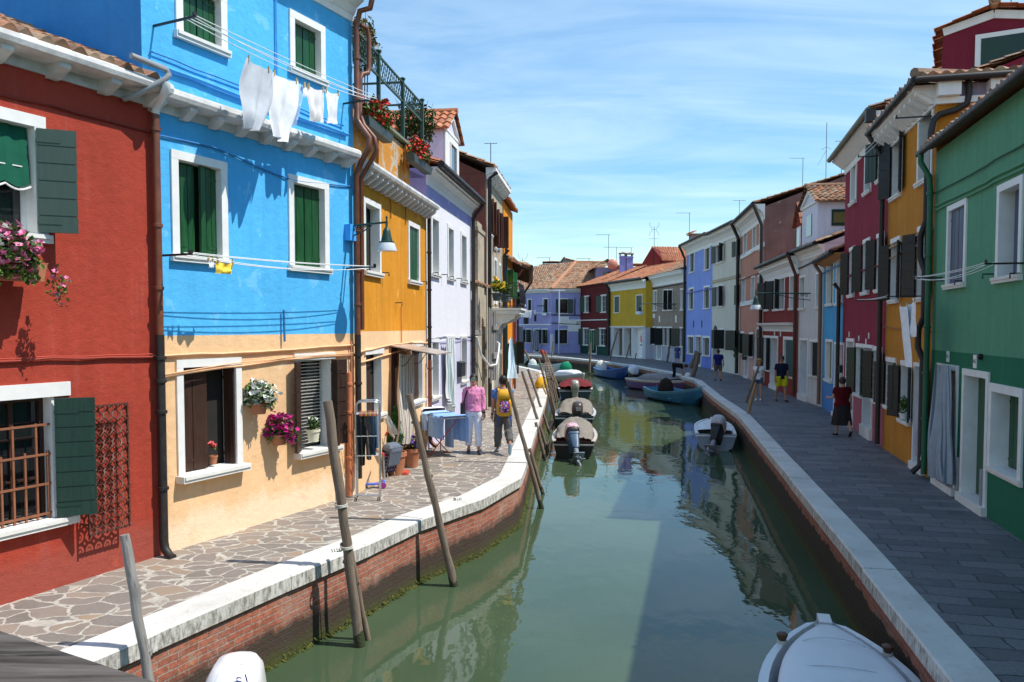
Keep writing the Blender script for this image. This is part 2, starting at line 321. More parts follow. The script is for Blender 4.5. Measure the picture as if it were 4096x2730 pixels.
# ---------------------------------------------------------------- building kit
def tiles(mb,P00,P10,P11,P01,cols,rows,amp=.05,mat=0,seg=6,lift=.035,jit=.012):
    # barrel tiles laid on the quad P00-P10 (eave) ... P01-P11 (ridge)
    P00,P10,P11,P01=map(Vector,(P00,P10,P11,P01)); n=(P10-P00).cross(P01-P00).normalized()
    if n.z<0: n=-n
    P=lambda a,b: (P00.lerp(P10,a)).lerp(P01.lerp(P11,a),b)
    rng=random.Random(int(abs(P00.x*97+P00.y*31))+cols)
    for c in range(cols):
        for r in range(rows):
            j=rng.uniform(-jit,jit); b0=r/rows+rng.uniform(-.08,.08)/rows*(1 if r else 1); b1=(r+1.12)/rows; vs=[]
            for b,l in ((b0,lift),(min(b1,1.0) if r<rows-1 else 1.,0)):
                for k in range(seg+1):
                    a=(c+k/seg)/cols; h=amp*(.5-.5*math.cos(2*math.pi*k/seg))**.8 if 0<k<seg else 0
                    vs.append(P(a,b)+n*(h+l+j))
            k0=seg+1; fs=[(k,k+1,k0+k+1,k0+k) for k in range(seg)]
            base=[P((c+k/seg)/cols,b0)+n*(j-.005) for k in (0,seg)]
            vs+=base; fs.append(tuple([2*k0]+list(range(0,k0))+[2*k0+1]))
            mb.add(vs,fs,mat,rng.random())
class House:
    def __init__(s,name,label,A,B,wall,h,D=6.,low=None,low_v=0,cat='house',side=None,ext=0.):
        A=Vector(A).copy();B=Vector(B).copy();A.z=B.z=0
        t=(B-A).normalized(); n=Vector((t.y,-t.x,0))
        if n.dot(-A)<0: n=-n
        if (t.cross(n)).z<0: A,B=B,A; t=-t
        s.A,s.B,s.t,s.n=A,B,t,n; s.L=(B-A).length
        s.wall,s.h,s.D,s.low,s.low_v,s.side=wall,h,D,low,low_v,side or wall
        s.root=empty(name,A,math.atan2(t.y,t.x),label,cat); s.holes=[]; s.extra=MB(); s.pv=[]
        s.Mi=Matrix.Rotation(math.atan2(t.y,t.x),4,'Z'); s.Mi.translation=A; s.M=s.Mi; s.Mi=s.M.inverted()
    def q(s,z,x,y,w=0.):
        x,y=px(z,x,y); d=ray(x,y); A=s.A+s.n*w; k=(A.x*s.n.x+A.y*s.n.y)/(d.x*s.n.x+d.y*s.n.y)
        P=Vector((0,0,EYE))+d*k; return ((P-s.A).dot(s.t),P.z)
    def world(s,u,w,v): return s.M@Vector((u,w,v))
    def build(s,mb,name,mats,parent=None,smooth=None): return mb.build(name,mats,parent or s.root,smooth)
    def rect(s,z,x0,y0,x1,y1,w=0):
        a=s.q(z,x0,y0,w); b=s.q(z,x1,y1,w)
        return (min(a[0],b[0]),max(a[0],b[0]),min(a[1],b[1]),max(a[1],b[1]))
    def leaf(s,win,hu,sg,ang,wd,z0,z1,w0,mat,boards=3,hz=False,batt=True,name='shutter'):
        mb=MB(); M=Matrix.Translation((hu,w0,0))@Matrix.Rotation(0,4,'Z')
        a=R(ang); ux=Vector((sg*math.cos(a),math.sin(a),0)); nx=Vector((-sg*math.sin(a),math.cos(a),0))
        M=Matrix(((ux.x,nx.x,0,hu),(ux.y,nx.y,0,w0),(0,0,1,0),(0,0,0,1)))
        g=.014; th=.035
        if hz:
            for i in range(boards):
                a0=z0+(z1-z0)*i/boards; a1=z0+(z1-z0)*(i+1)/boards
                mb.box(.005,wd-.005,-th/2,th/2,a0+g*.5,a1-g*.5,0,M)
            mb.box(.02,wd-.02,-th/2+.008,th/2-.008,z0+.01,z1-.01,0,M)
        else:
            for i in range(boards): mb.box(wd*i/boards+g*.5,wd*(i+1)/boards-g*.5,-th/2,th/2,z0,z1,0,M)
            mb.box(.01,wd-.01,-th/2+.008,th/2-.008,z0+.01,z1-.01,0,M)
        if batt:
            for f in (.1,.88):
                zz=z0+(z1-z0)*f
                mb.box(.0,wd*.6,th/2,th/2+.006,zz-.018,zz+.018,0,M); mb.box(.0,wd*.6,-th/2-.006,-th/2,zz-.018,zz+.018,0,M)
        mb.build(name,mat,win)
    def win(s,z,x0,y0,x1,y1,sh=None,mat=None,ft=.11,sill=True,frame='full',fmat=None,boards=3,hz=False,glass=True,depth=.16,bars=(2,3),ang=(0,0),hang=None,name='window',uv=None,sillw=.07,leafw=None,sash=None,proud=.03,over=0):
        u0,u1,v0,v1=uv or s.rect(z,x0,y0,x1,y1); u0,u1=max(.04,u0),min(s.L-.04,u1)
        fm=fmat or M['white']; a0,a1,b0,b1=u0+ft,u1-ft,v0+(ft if not sill else .09),v1-ft
        if frame in('lintel','none'): a0,a1=u0+over,u1-over
        s.holes.append((a0-.02,a1+.02,b0-.02,b1+.02))
        mb=MB(); d=-depth; e=.02
        # jambs, head and foot pieces butt against each other
        jl=(u0,a0) if frame=='full' else (a0-.035,a0); jr=(a1,u1) if frame=='full' else (a1,a1+.035)
        p=proud if frame=='full' else .004
        mb.box(jl[0],jl[1],d,p,b0,b1); mb.box(jr[0],jr[1],d,p,b0,b1)
        hm=0 if frame!='none' else 0
        mb.box(u0,u1,d,proud+.002 if frame!='none' else .004,b1,v1 if frame!='none' else b1+.035)
        if not sill: mb.box(jl[0],jr[1],d,p,v0 if frame=='full' else b0-.03,b0)
        else: mb.box(jl[0],jr[1],d,.0,b0-.03,b0)
        w=s.build(mb,name,fm)
        if frame in('none','lintel') :
            pass
        if sill:
            m2=MB(); m2.box(u0-.03,u1+.03,.002,sillw,v0-.005,b0-.002); m2.box(u0-.015,u1+.015,sillw-.01,sillw+.02,b0-.05,b0-.004); m2.build('sill',M['stone'],w)
        if glass:
            m3=MB(); m3.box(a0,a1,d-.03,d-.02,b0,b1); m3.build('pane',M['glass'],w)
            if bars:
                m4=MB(); nx,nz=bars; t=.022
                m4.box(a0,a0+.05,d-.02,d+.015,b0,b1); m4.box(a1-.05,a1,d-.02,d+.015,b0,b1); m4.box(a0+.05,a1-.05,d-.02,d+.015,b1-.05,b1); m4.box(a0+.05,a1-.05,d-.02,d+.015,b0,b0+.05)
                for i in range(1,nx): c=a0+(a1-a0)*i/nx; m4.box(c-t,c+t,d-.02,d+.012,b0+.05,b1-.05)
                for i in range(1,nz): c=b0+(b1-b0)*i/nz; m4.box(a0+.05,a1-.05,d-.02,d+.008,c-t/2,c+t/2)
                m4.build('sash',sash or M['white'],w)
        else:
            m3=MB(); m3.box(a0,a1,d-.03,d-.02,b0,b1); m3.build('pane',M['inside'],w)  # no glass here: opaque panel painted near-black as the room's darkness
        if sh:   # sh = (left seen from the canal, right); angle 0 closed, 180 folded flat on the wall
            hw=leafw or (a1-a0)/2-.006
            for i,an in enumerate(sh):
                if an is None: continue
                hu,sg=(a1,-1) if i==0 else (a0,1)
                w0=(d+.05) if an<12 else (.045 if an>80 else d+.06)
                if hang is not None: w0=hang
                s.leaf(w,hu,sg,an,hw,b0+.012,b1-.012,w0,mat,boards,hz)
        s.pv.append(w); return w,(a0,a1,b0,b1)
    def door(s,z,x0,y0,x1,y1,mat,ft=.11,step=.12,depth=.3,leafs=1,fmat=None,frame=True,uv=None,open_=False,boards=4,name='door',stepmat=None):
        u0,u1,v0,v1=uv or s.rect(z,x0,y0,x1,y1); v0=0.
        a0,a1,b1=(u0+ft,u1-ft,v1-ft) if frame else (u0,u1,v1)
        s.holes.append((a0-.02,a1+.02,0.,b1+.02)); mb=MB(); d=-depth
        if frame:
            mb.box(u0,a0,d,.03,step,b1); mb.box(a1,u1,d,.03,step,b1); mb.box(u0,u1,d,.032,b1,v1)
        else:
            mb.box(a0-.03,a0,d,.003,step,b1); mb.box(a1,a1+.03,d,.003,step,b1); mb.box(a0-.03,a1+.03,d,.003,b1,b1+.03)
        o=s.build(mb,name,fmat or M['white'])
        m2=MB(); m2.box(u0-.02,u1+.02,d-.02,.09,-.02,step-.002); m2.build('doorstep',stepmat or M['stone'],o)
        m3=MB()
        if open_: m3.box(a0,a1,d-.5,d-.48,step,b1); m3.build('opening',M['inside'],o)
        else:
            for i in range(boards): 
                c0=a0+(a1-a0)*i/boards; c1=a0+(a1-a0)*(i+1)/boards; m3.box(c0+.004,c1-.004,d-.02,d+.02,step,b1)
            m3.box(a0,a1,d-.02,d+.01,step,b1); m3.build('door_leaf',mat,o)
            m4=MB(); m4.lathe([(.012,0),(.02,.02),(.024,.045),(.015,.06)],8,Matrix.Translation((a0+.12,d+.02,1.05+step))@Matrix.Rotation(-math.pi/2,4,'X')); m4.build('handle',M['metal'],o)
        return o,(a0,a1,step,b1)
    def cornice(s,v,prof,mat,u0=0,u1=None,br=None,brsz=(.12,.25,.16),name='cornice',brw=.0,ends=True):
        u1=s.L if u1 is None else u1; mb=MB()
        n=len(prof); 
        mb.add([(u,w,v+z) for u in (u0,u1) for w,z in prof],[tuple(range(n)),tuple(range(n,2*n))[::-1]]+[((k+1)%n,k,n+k,n+(k+1)%n) for k in range(n)])
        if br:
            k=max(1,int((u1-u0)/br)); bw,bp,bh=brsz
            for i in range(k+1):
                c=u0+.12+(u1-u0-.24)*i/k; z1=v+br_top(prof); 
                P=[(c-bw/2,brw+.004,z1),(c-bw/2,brw+bp,z1),(c-bw/2,brw+bp,z1-bh*.35),(c-bw/2,brw+bp*.7,z1-bh*.6),(c-bw/2,brw+bp*.3,z1-bh),(c-bw/2,brw+.004,z1-bh)]
                mb.prism(P,(bw,0,0))
        return s.build(mb,name,mat)
    def tube(s,name,path,r,mat,seg=8,smooth=50,collars=None,parent=None):
        mb=MB(); mb.tube([Vector(p) for p in path],r,seg)
        for c in collars or []: mb.lathe([(r*1.02,-.025),(r*1.32,-.02),(r*1.32,.02),(r*1.02,.025)],10,Matrix.Translation(c))
        return s.build(mb,name,mat,parent,smooth)
    def pipe(s,u,v0,v1,mat,r=.05,w=.09,collars=(.2,1.2,2.4,3.8,5.0),name='drainpipe',top=None,foot=True):
        p=[(u,w,v0),(u,w,v1)]+([Vector(t) for t in top] if top else [])
        if foot: p=[(u,w+.16,v0),(u,w+.1,v0+.02),(u,w+.02,v0+.1)]+p[0:0]+[(u,w,v0+.2)]+p[1:]
        return s.tube(name,p,r,mat,10,60,[(u,w,c) for c in collars if v0+.3<c<v1])
    def cable(s,pts,r=.012,mat=None,sag=.0,name='cable'):
        P=[];  rng=random.Random(len(pts)*7+int(pts[0][1]*10))
        for i in range(len(pts)-1):
            a=Vector(pts[i]);b=Vector(pts[i+1]); k=max(2,int((b-a).length/.35))
            for j in range(k): 
                f=j/k; P.append(a.lerp(b,f)+Vector((0,rng.uniform(0,.006),rng.uniform(-.012,.012)-sag*4*f*(1-f))))
        P.append(Vector(pts[-1])); return s.tube(name,P,r,mat or M['cableblk'],6)
    def roof(s,v,pitch,ov=.35,mat=None,back=True,cw=.21,rh=.36,u0=-.05,u1=None,seg=6,d=None,gable=True,amp=.055):
        u1=s.L+.05 if u1 is None else u1; d=d or s.D/2; tz=math.tan(R(pitch)); vr=v+(d+ov)*tz
        mb=MB(); mat=mat or M['tile_old']
        n=max(3,round((u1-u0)/cw)); sl=math.hypot(d+ov,vr-v); rows=max(2,round(sl/rh))
        tiles(mb,(u0,ov,v),(u1,ov,v),(u1,-d,vr),(u0,-d,vr),n,rows,amp,0,seg)
        mb.add([(u0,ov,v-.03),(u1,ov,v-.03),(u1,-d,vr-.03),(u0,-d,vr-.03)],[(0,1,2,3)])
        if back: mb.add([(u0,-2*d-ov,v),(u1,-2*d-ov,v),(u1,-d,vr+.02),(u0,-d,vr+.02)],[(0,1,2,3)])
        # ridge tiles
        k=max(2,int((u1-u0)/.4))
        for i in range(k):
            a=u0+(u1-u0)*i/k; b=u0+(u1-u0)*(i+1.08)/k
            mb.tube([(a,-d,vr+.02),(b,-d,vr+.035)],[.1,.085],8)
        o=s.build(mb,'roof',mat)
        if gable:
            vz=v+ov*tz
            for u in (.0,s.L): s.extra.add([(u,0,s.h-.02),(u,-d,vr-.06),(u,-2*d,s.h-.02)],[(0,1,2)])
            s.vr=vr
        return o
    def finish(s,name='wall'):
        us=sorted(set([0,s.L]+[x for h in s.holes for x in h[:2] if 0<x<s.L])); vs=sorted(set([-.06,s.h]+([s.low_v] if s.low else [])+[x for h in s.holes for x in h[2:] if 0<x<s.h]))
        mb=MB()
        for i in range(len(us)-1):
            for j in range(len(vs)-1):
                cu=(us[i]+us[i+1])/2; cv=(vs[j]+vs[j+1])/2
                if any(h[0]<cu<h[1] and h[2]<cv<h[3] for h in s.holes): continue
                mb.add([(us[i],0,vs[j]),(us[i+1],0,vs[j]),(us[i+1],0,vs[j+1]),(us[i],0,vs[j+1])],[(0,1,2,3)],1 if (s.low and cv<s.low_v) else 0)
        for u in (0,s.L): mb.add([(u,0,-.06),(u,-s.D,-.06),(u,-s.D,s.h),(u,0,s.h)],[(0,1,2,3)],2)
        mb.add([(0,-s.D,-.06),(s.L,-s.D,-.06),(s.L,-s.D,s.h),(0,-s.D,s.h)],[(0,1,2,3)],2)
        mb.add([(.01,-.02,s.h-.02),(s.L-.01,-.02,s.h-.02),(s.L-.01,-s.D+.02,s.h-.02),(.01,-s.D+.02,s.h-.02)],[(0,1,2,3)],2)  # unseen lid added below the roof to stop sunlight leaking through the house
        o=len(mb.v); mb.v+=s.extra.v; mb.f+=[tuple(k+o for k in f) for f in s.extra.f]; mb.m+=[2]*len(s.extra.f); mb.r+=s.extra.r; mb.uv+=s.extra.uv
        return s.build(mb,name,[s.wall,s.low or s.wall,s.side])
def br_top(prof): return min(z for w,z in prof if w>.1)
def stonecornice(h1,h2,pr,band=.03):   # plain white band, then a projecting gutter roll
    return [(.0,0),(band,0),(band,h1),(pr-.1,h1),(pr-.02,h1+.02),(pr,h1+.07),(pr-.01,h2-.03),(pr-.06,h2),(.0,h2)]
def cyma(h,pr): return [(0,0),(.03,0),(.04,h*.25),(.06,h*.3),(pr*.35,h*.55),(pr*.7,h*.72),(pr*.8,h*.75),(pr*.82,h*.9),(pr,h*.92),(pr,h),(0,h)]
def plant(name,parent,c,rad,n,size,leafm,flowers=None,nf=0,fs=.03,seed=1,droop=0,thing=None,outer=.5,cone=0):
    # leaf-sized faces through the crown's volume, blossoms nearer the outside
    rng=random.Random(seed); mb=MB(); c=Vector(c)
    def pt(lo=0):
        while True:
            p=Vector((rng.uniform(-1,1),rng.uniform(-1,1),rng.uniform(-1,1)))
            if lo<p.length<1: break
        k=.75+.35*noise.noise(p*2.1+Vector((seed,0,0)))
        q=Vector((p.x*rad[0],p.y*rad[1],p.z*rad[2]))*k
        if cone: f=1-cone*(p.z+1)/2; q.x*=f; q.y*=f
        if droop: q.z-=droop*(abs(p.x)+max(0,p.y))*rng.random()
        return c+q
    for i in range(n):
        p=pt(); s=size*rng.uniform(.6,1.3); M_=Matrix.Rotation(rng.uniform(0,6.28),4,'Z')@Matrix.Rotation(rng.uniform(-1.2,1.2),4,'X')@Matrix.Rotation(rng.uniform(-.8,.8),4,'Y')
        M_.translation=p
        mb.add([M_@Vector(v) for v in ((0,-s*.55,0),(s*.32,0,s*.1),(0,s*.6,0),(-s*.32,0,s*.1))],[(0,1,2,3)])
    o=mb.build(name,leafm,parent); fl=None
    if flowers:
        mf=MB()
        for i in range(nf):
            p=pt(outer)+Vector((0,0,fs*.5)); s=fs*rng.uniform(.7,1.25); ax=Matrix.Rotation(rng.uniform(-.9,.9),4,'X')@Matrix.Rotation(rng.uniform(-.9,.9),4,'Y'); ax.translation=p
            vs=[ax@Vector((0,0,-.2*s))]+[ax@Vector((s*(1 if k%2 else .72)*math.cos(k*math.pi/5),s*(1 if k%2 else .72)*math.sin(k*math.pi/5),.12*s)) for k in range(10)]
            mf.add(vs,[(0,1+k,1+(k+1)%10) for k in range(10)])
        fl=mf.build('blossoms',flowers,parent)
    return o,fl
def text_mesh(name,body,size,mat,M_,parent=None,depth=.002,align='CENTER',shear=0):
    cu=bpy.data.curves.new(name,'FONT'); cu.body=body; cu.size=size; cu.align_x=align; cu.align_y='CENTER'; cu.extrude=depth; cu.shear=shear
    t=bpy.data.objects.new(name+'_t',cu); COL.objects.link(t); dg=bpy.context.evaluated_depsgraph_get(); dg.update()
    me=bpy.data.meshes.new_from_object(t.evaluated_get(dg)); bpy.data.objects.remove(t); me.transform(M_); me.materials.clear(); me.materials.append(mat)
    o=bpy.data.objects.new(name,me); COL.objects.link(o)
    if parent: o.parent=parent
    return o
# ---------------------------------------------------------------- the setting: water, quays, footbridge
def poly_off(P,d):
    out=[]
    for i,p in enumerate(P):
        a=P[max(i-1,0)]; b=P[min(i+1,len(P)-1)]
        t=(b-a); t.z=0; t.normalize(); n=Vector((-t.y,t.x,0)); out.append(p+n*d)
    return out
def ext(P,back): d=(P[0]-P[1]).normalized(); return [P[0]+d*back]+P
w=MB(); w.add([(-400,-60,WATER),(500,-60,WATER),(500,700,WATER),(-400,700,WATER)],[(0,1,2,3)]); structure(w.build('water',M['water']))
LQ=ext([ground(*p) for p in ((629,2532),(1166,2303),(1484,2173),(1692,2077),(1930,1996),(2085,1910),(2106,1854),(2146,1718),(2182,1607),(2194,1552),(2192,1515),(2184,1488))],14)
e2=ground(2065,1461); LQ+= [e2, e2+(e2-LQ[-1]).normalized()*14]
RQ=ext([ground(*p) for p in ((3632,2505),(3337,2129),(2949,1656),(2850,1587),(2777,1522),(2668,1488),(2534,1463),(2400,1446),(2268,1432),(2065,1419))],14)
RQ.append(RQ[-1]+(RQ[-1]-RQ[-2]).normalized()*40)
def quay(side,P,inw,cw,brick,pave,far,rowdir):
    sgn=1 if side=='left' else -1
    inner=poly_off(P,sgn*cw); face=poly_off(P,sgn*.05)
    mb=MB()   # walking surface
    poly=inner+far; d=rowdir.normalized(); pr=Vector((d.y,-d.x,0))
    mb.add([(p.x,p.y,-.006) for p in poly],[tuple(range(len(poly)))],0,.5,[[(p.dot(pr),p.dot(d)) for p in poly]])
    structure(mb.build(side+'_quay_pavement',pave))
    mb=MB(); s=0   # brick face down into the canal
    for i in range(len(P)-1):
        a,b=face[i],face[i+1]; L=(b-a).length; q=max(1,int(L/1.5))
        mb.add([(a.x,a.y,-2),(b.x,b.y,-2),(b.x,b.y,-.17),(a.x,a.y,-.17)],[(0,1,2,3)],0,.5,[[(s,-2),(s+L,-2),(s+L,-.17),(s,-.17)]]); s+=L
    structure(mb.build(side+'_quay_wall',brick))
    mb=MB(); rng=random.Random(3)   # coping stones, cut every couple of metres
    for i in range(len(P)-1):
        L=(P[i+1]-P[i]).length; k=max(1,round(L/2.1)); cuts=[0]+[(j+rng.uniform(-.15,.15))/k for j in range(1,k)]+[1]
        for j in range(k):
            g=.004/L if j else 0; f0=cuts[j]+g; f1=cuts[j+1]-(.004/L if j<k-1 else 0); z=rng.uniform(-.006,.006); ro=rng.uniform(-.008,.008)
            o0,o1=P[i].lerp(P[i+1],f0),P[i].lerp(P[i+1],f1); i0,i1=inner[i].lerp(inner[i+1],f0),inner[i].lerp(inner[i+1],f1)
            n=(o0-i0).normalized(); o0=o0+n*ro; o1=o1+n*ro; h=.18; c=.018
            for p in ((i0,i1,o0,o1),):
                ring=lambda I,O:[(I.x,I.y,-h),(I.x,I.y,z+.004),(O.x-n.x*c,O.y-n.y*c,z+.004),(O.x,O.y,z-c),(O.x,O.y,-h)]
                mb.loft([ring(i0,o0),ring(i1,o1)])
    structure(mb.build(side+'_quay_coping',M['coping']))
    return inner
LI=quay('left',LQ,0,.46,M['canal_left'],M['paving'],[Vector((-60,LQ[-1].y,0)),Vector((-60,-12,0))],Vector((.43,.9,0)))
RI=quay('right',RQ,0,.4,M['canal_right'],M['trachyte'],[Vector((-60,220,0)),Vector((140,220,0)),Vector((140,-12,0))],Vector((.2334,.972,0)))
# the footbridge the picture is taken from: dark handrail on posts, deck below the frame
fb=empty('footbridge_railing',(-.6,1.08,1.7),0,'dark weathered wooden handrail of the footbridge in the bottom left corner','railing')
P1=at_y(0,2520,1.17); P2=at_y(615,2733,1.0); zt=(P1.z+P2.z)/2; P1.z=P2.z=zt
d=(P2-P1).normalized(); Lr=[P1-d*3.2,P1+d*4.5]
mb=MB(); up=Vector((0,0,1)); off=d.cross(up)
if off.y>0: off=-off
ctr=[p+off*.09-up*.07-fb.location for p in Lr]
mb.bar(ctr[0],ctr[1],.18,.14); mb.build('handrail',M['rail'],fb)
for k in (.1,.2,.3,.72,.85):
    p=ctr[0].lerp(ctr[1],k); m=MB(); m.box(p.x-.05,p.x+.05,p.y-.05,p.y+.05,-.25,p.z-.072); m.build('post',M['rail'],fb)
m=MB(); dk=[Lr[0]-off*.0,Lr[1]]; a=Lr[0]+off*.05; b=Lr[1]+off*.05
m.prism([(a.x,a.y,1.3),(b.x,b.y,1.3),(b.x+off.x*1.6,b.y+off.y*1.6,1.3),(a.x+off.x*1.6,a.y+off.y*1.6,1.3)],(0,0,.12)); structure(m.build('footbridge_deck',M['plank_brown']))
# moss and weed hanging along the tide line of the left quay
mb=MB(); rng=random.Random(21); Fc=poly_off(LQ,.05)
for i in range(1,10):
    a,b=Fc[i-1],Fc[i]; L=(b-a).length; nr=Vector((b-a).normalized().yx.to_3d()); nr.y=-nr.y; s0=max(0,(L-22)/L) if i==1 else 0
    for k in range(int(L*(1-s0)*90)):
        p=a.lerp(b,s0+(1-s0)*rng.random())+nr*rng.uniform(.0,.03); z=WATER+rng.uniform(-.02,.12)*rng.random(); w=rng.uniform(.004,.012); h=rng.uniform(.01,.03); t=(b-a).normalized()
        mb.add([p-t*w+Vector((0,0,z)),p+t*w+Vector((0,0,z+.01)),p+nr*rng.uniform(.02,.06)+t*w*.4+Vector((0,0,z-h)),p+nr*.02-t*w*.5+Vector((0,0,z-h*.8))],[(0,1,2,3)])
n=NT('moss'); tag(mb.build('tideline_moss',n.fin(n.mix(n.attr(),(.03,.045,.008),(.12,.12,.02)),.8,.2)),'green and yellow moss fringe along the tide line of the left quay','moss',None,'stuff')
# ---------------------------------------------------------------- left bank houses
G0=ground(0,2420); G1=ground(1434,1973); L1d=(G1-G0).normalized()
L1p=lambda u:G0+L1d*u
# --- red house
C_RED=(.4,.056,.033)
H=House('red_house','brick red house at the left edge with tiled eave and iron window grille',L1p(-2.6),L1p(2.12),stucco(C_RED,.17,(.43,.09,.06),.68,.36,.6,(.33,.075,.055),.5),6.25,D=5.4)
H.root.location+=H.n*.012
red=H
vb=H.q('1',940,665)[1]
vb=5.82
H.cornice(vb,stonecornice(.12,.27,.36),M['coping_w'],0,H.L,br=.62,brsz=(.13,.27,.15))
H.h=vb+.27
ur=H.q('1',287,745)[0]; vt=H.q('1',287,745)[1]; vbm=H.q('1',310,1530)[1]
w,o=H.win(None,0,0,0,0,(None,138),M['shgrey'],uv=(ur+.03,ur+1.19,vbm,vt),boards=6,hz=True,ft=.13,bars=(2,2),leafw=.4,over=0)
# green scalloped sun blind inside the window
mb=MB(); a0,a1,b0,b1=o
mb.grid(lambda a,b:(a0+.02+(a1-a0-.04)*a,-.08+.05*b+.01*math.sin(a*30),b1-(.62+.05*abs(math.sin(a*9.4)))*b-.01),24,6)
mb.build('sun_blind',cloth((.012,.1,.06)),w)
mb=MB(); mb.tube([(a0+.02+(a1-a0-.04)*k/24,-.022,b1-.66-.05*abs(math.sin(k/24*9.4))) for k in range(25)],.012,5); mb.bar((a0+.02,-.05,b1-.45),(a1-.02,-.05,b1-.45),.012); mb.build('blind_trim',M['white'],w)
ur=H.q('2',427,825)[0]; vt=H.q('2',427,825)[1]; vbm=H.q('3',485,470)[1]
w,o=H.win(None,0,0,0,0,(None,138),M['shdkgreen'],uv=(ur,ur+1.55,vbm-.02,vt),boards=8,hz=True,ft=.16,frame='lintel',over=.22,bars=(3,3),sash=M['shbrown'],leafw=.42,sillw=.1)
a0,a1,b0,b1=o; mb=MB()
for i in range(9): c=a0+.03+(a1-a0-.06)*i/8; mb.bar((c,-.045,b0),(c,-.045,b0+.78 if i%2==0 else b0+1.1),.022)
for zz in (.06,.4,.74,1.08): mb.bar((a0,-.045+.003,b0+zz),(a1,-.045+.003,b0+zz),.03,.022)
mb.build('window_bars',paint((.26,.1,.05),.6,.2),w)
# ogee iron grille folded open against the wall
g0,g1,gb,gt=H.rect('3',585,-60,872,580,.16); gt=H.q('2',760,965,.16)[1]; gb=H.q('3',600,590,.16)[1]+.02
mb=MB(); Wd=g1-g0; Ht=gt-gb; nc=9; nr=9
for a,b in (((g0,.16,gb),(g0,.16,gt)),((g1,.16,gb-.05),(g1,.16,gt)),((g0,.162,gb),(g1,.162,gb)),((g0,.162,gt),(g1,.162,gt))): mb.bar(a,b,.024,.02)
for c in range(nc+1):
    pts=[]; 
    for k in range(nr*8+1):
        f=k/(nr*8); x=g0+Wd*(c+.0)/nc+ (.5*Wd/nc)*math.sin(f*nr*math.pi*2/1.0)*(1 if c%2 else -1)
        pts.append((min(g1,max(g0,x)),.16+.018*math.cos(f*nr*math.pi*2),gb+Ht*f))
    mb.tube(pts,.0105,5)
for c in range(nc):
    for r in range(nr*2):
        x=g0+Wd*(c+.5)/nc; zc=gb+Ht*(r+.5)/(nr*2)
        if (c+r)%2: continue
        mb.tube([(x+.022*math.cos(a),.158,zc+.03*math.sin(a)) for a in [i*math.pi/3 for i in range(6)]],.006,4)
for zz in (gb+.12,gt-.12): mb.bar((g1,.0,zz),(g1,.16,zz),.02)
gr=mb.build('window_grille',paint((.1,.032,.02),.6,.2),w)
H.cable([(0,.02,vb-.32),(1.4,.02,vb-.33),(2.6,.02,vb-.35),(H.L,.02,vb-.36)],.012,paint(mul(C_RED,.5),.8))
H.cable([(0,.03,2.62),(1.5,.03,2.64),(3,.03,2.63),(H.L,.03,2.65)],.016,paint(mul(C_RED,.8),.8)); H.cable([(0,.035,2.66),(1.5,.035,2.66),(3,.035,2.68),(H.L,.035,2.69)],.008,paint(mul(C_RED,1.3),.8))
# downpipe at the party wall, white at the top, dark below
hu=H.q('2',955,100)[0]
H.pipe(hu,.0,2.9,M['pipeblk'],.056,.1,(.9,1.9,2.3,2.6)); H.tube('drainpipe',[(hu,.1,2.9),(hu,.1,vb-.05)],.05,M['copper'],12,60,[(hu,.1,3.5),(hu,.1,4.3),(hu,.1,vb-.3)])
H.tube('pipe_elbow',[(hu,.1,vb-.1),(hu,.12,vb-.02),(hu+.03,.24,vb+.06),(hu+.08,.36,vb+.1),(hu+.1,.42,vb+.16),(hu+.1,.42,vb+.22)],.052,M['pipewht'],12,60)
H.tube('overflow_pipe',[(hu+.42,.06,vb-.02),(hu+.4,.2,vb+.0),(hu+.12,.44,vb+.26),(hu+.08,.45,vb+.32),(hu+.1,.43,vb+.38),(hu+.6,.42,vb+.4)],.035,M['pipegrey'],10,60)
H.roof(vb+.24,22,.3,M['tile_old'],cw=.2,rh=.38,seg=8,d=2.2,u1=H.L-.0,u0=.17,amp=.07)
H.finish()
# --- blue house
C_BLUE=(.095,.49,.88); C_PEACH=(.86,.55,.3)
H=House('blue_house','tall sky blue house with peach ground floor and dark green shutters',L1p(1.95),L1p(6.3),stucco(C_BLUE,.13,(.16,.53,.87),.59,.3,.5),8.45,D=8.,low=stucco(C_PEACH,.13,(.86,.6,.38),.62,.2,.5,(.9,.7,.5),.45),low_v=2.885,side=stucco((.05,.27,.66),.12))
blue=H
g=M['shgreen']
vA=H.q('4',150,-150)[1]
for (a,b,c,d,sh) in ((150,-190,480,365,(0,0)),(868,55,1095,545,(0,0)),(123,935,486,None,(0,13)),(862,1090,1120,None,(0,0))):
    if d is None: d=1668 if a<500 else 1720
    u0,u1,v0,v1=H.rect('4',a,b,c,d); H.win(None,0,0,0,0,sh,g,uv=(u0,u1,v0,v1),boards=3 if a<500 else 2,ft=.115,glass=False)
w,o=H.win('5',175,768,640,1525,(3,None),M['shbrown'],boards=2,glass=False,leafw=.5,ft=.11,sillw=.16,depth=.24,hang=-.12)
H.leaf(w,o[0]+.02,1,92,.2,o[2]+.012,o[3]-.012,-.2,M['shbrown'],2)
r=H.rect('5',998,725,1290,1392)
w,o=H.win(None,0,0,0,0,(155,150),M['shbrown'],uv=(r[0],r[1],r[2],r[3]),frame='lintel',over=.1,boards=6,hz=True,bars=None,sillw=.16,depth=.24,leafw=.26)
H.leaf(w,o[0],1,62,.26,o[2]+.012,o[3]-.012,.03,M['shbrown'],6,True)
a0,a1,b0,b1=o; mb=MB()
for i in range(26):
    z_=b1-.03-i*(b1-b0-.05)/26; M_=Matrix.Translation((0,-.2,z_))@Matrix.Rotation(.5,4,'X'); mb.box(a0+.02,a1-.02,-.018,.018,-.0015,.0015,0,M_)
mb.build('venetian_blind',M['white'],w)
vc=H.q('4',1240,1055)[1]
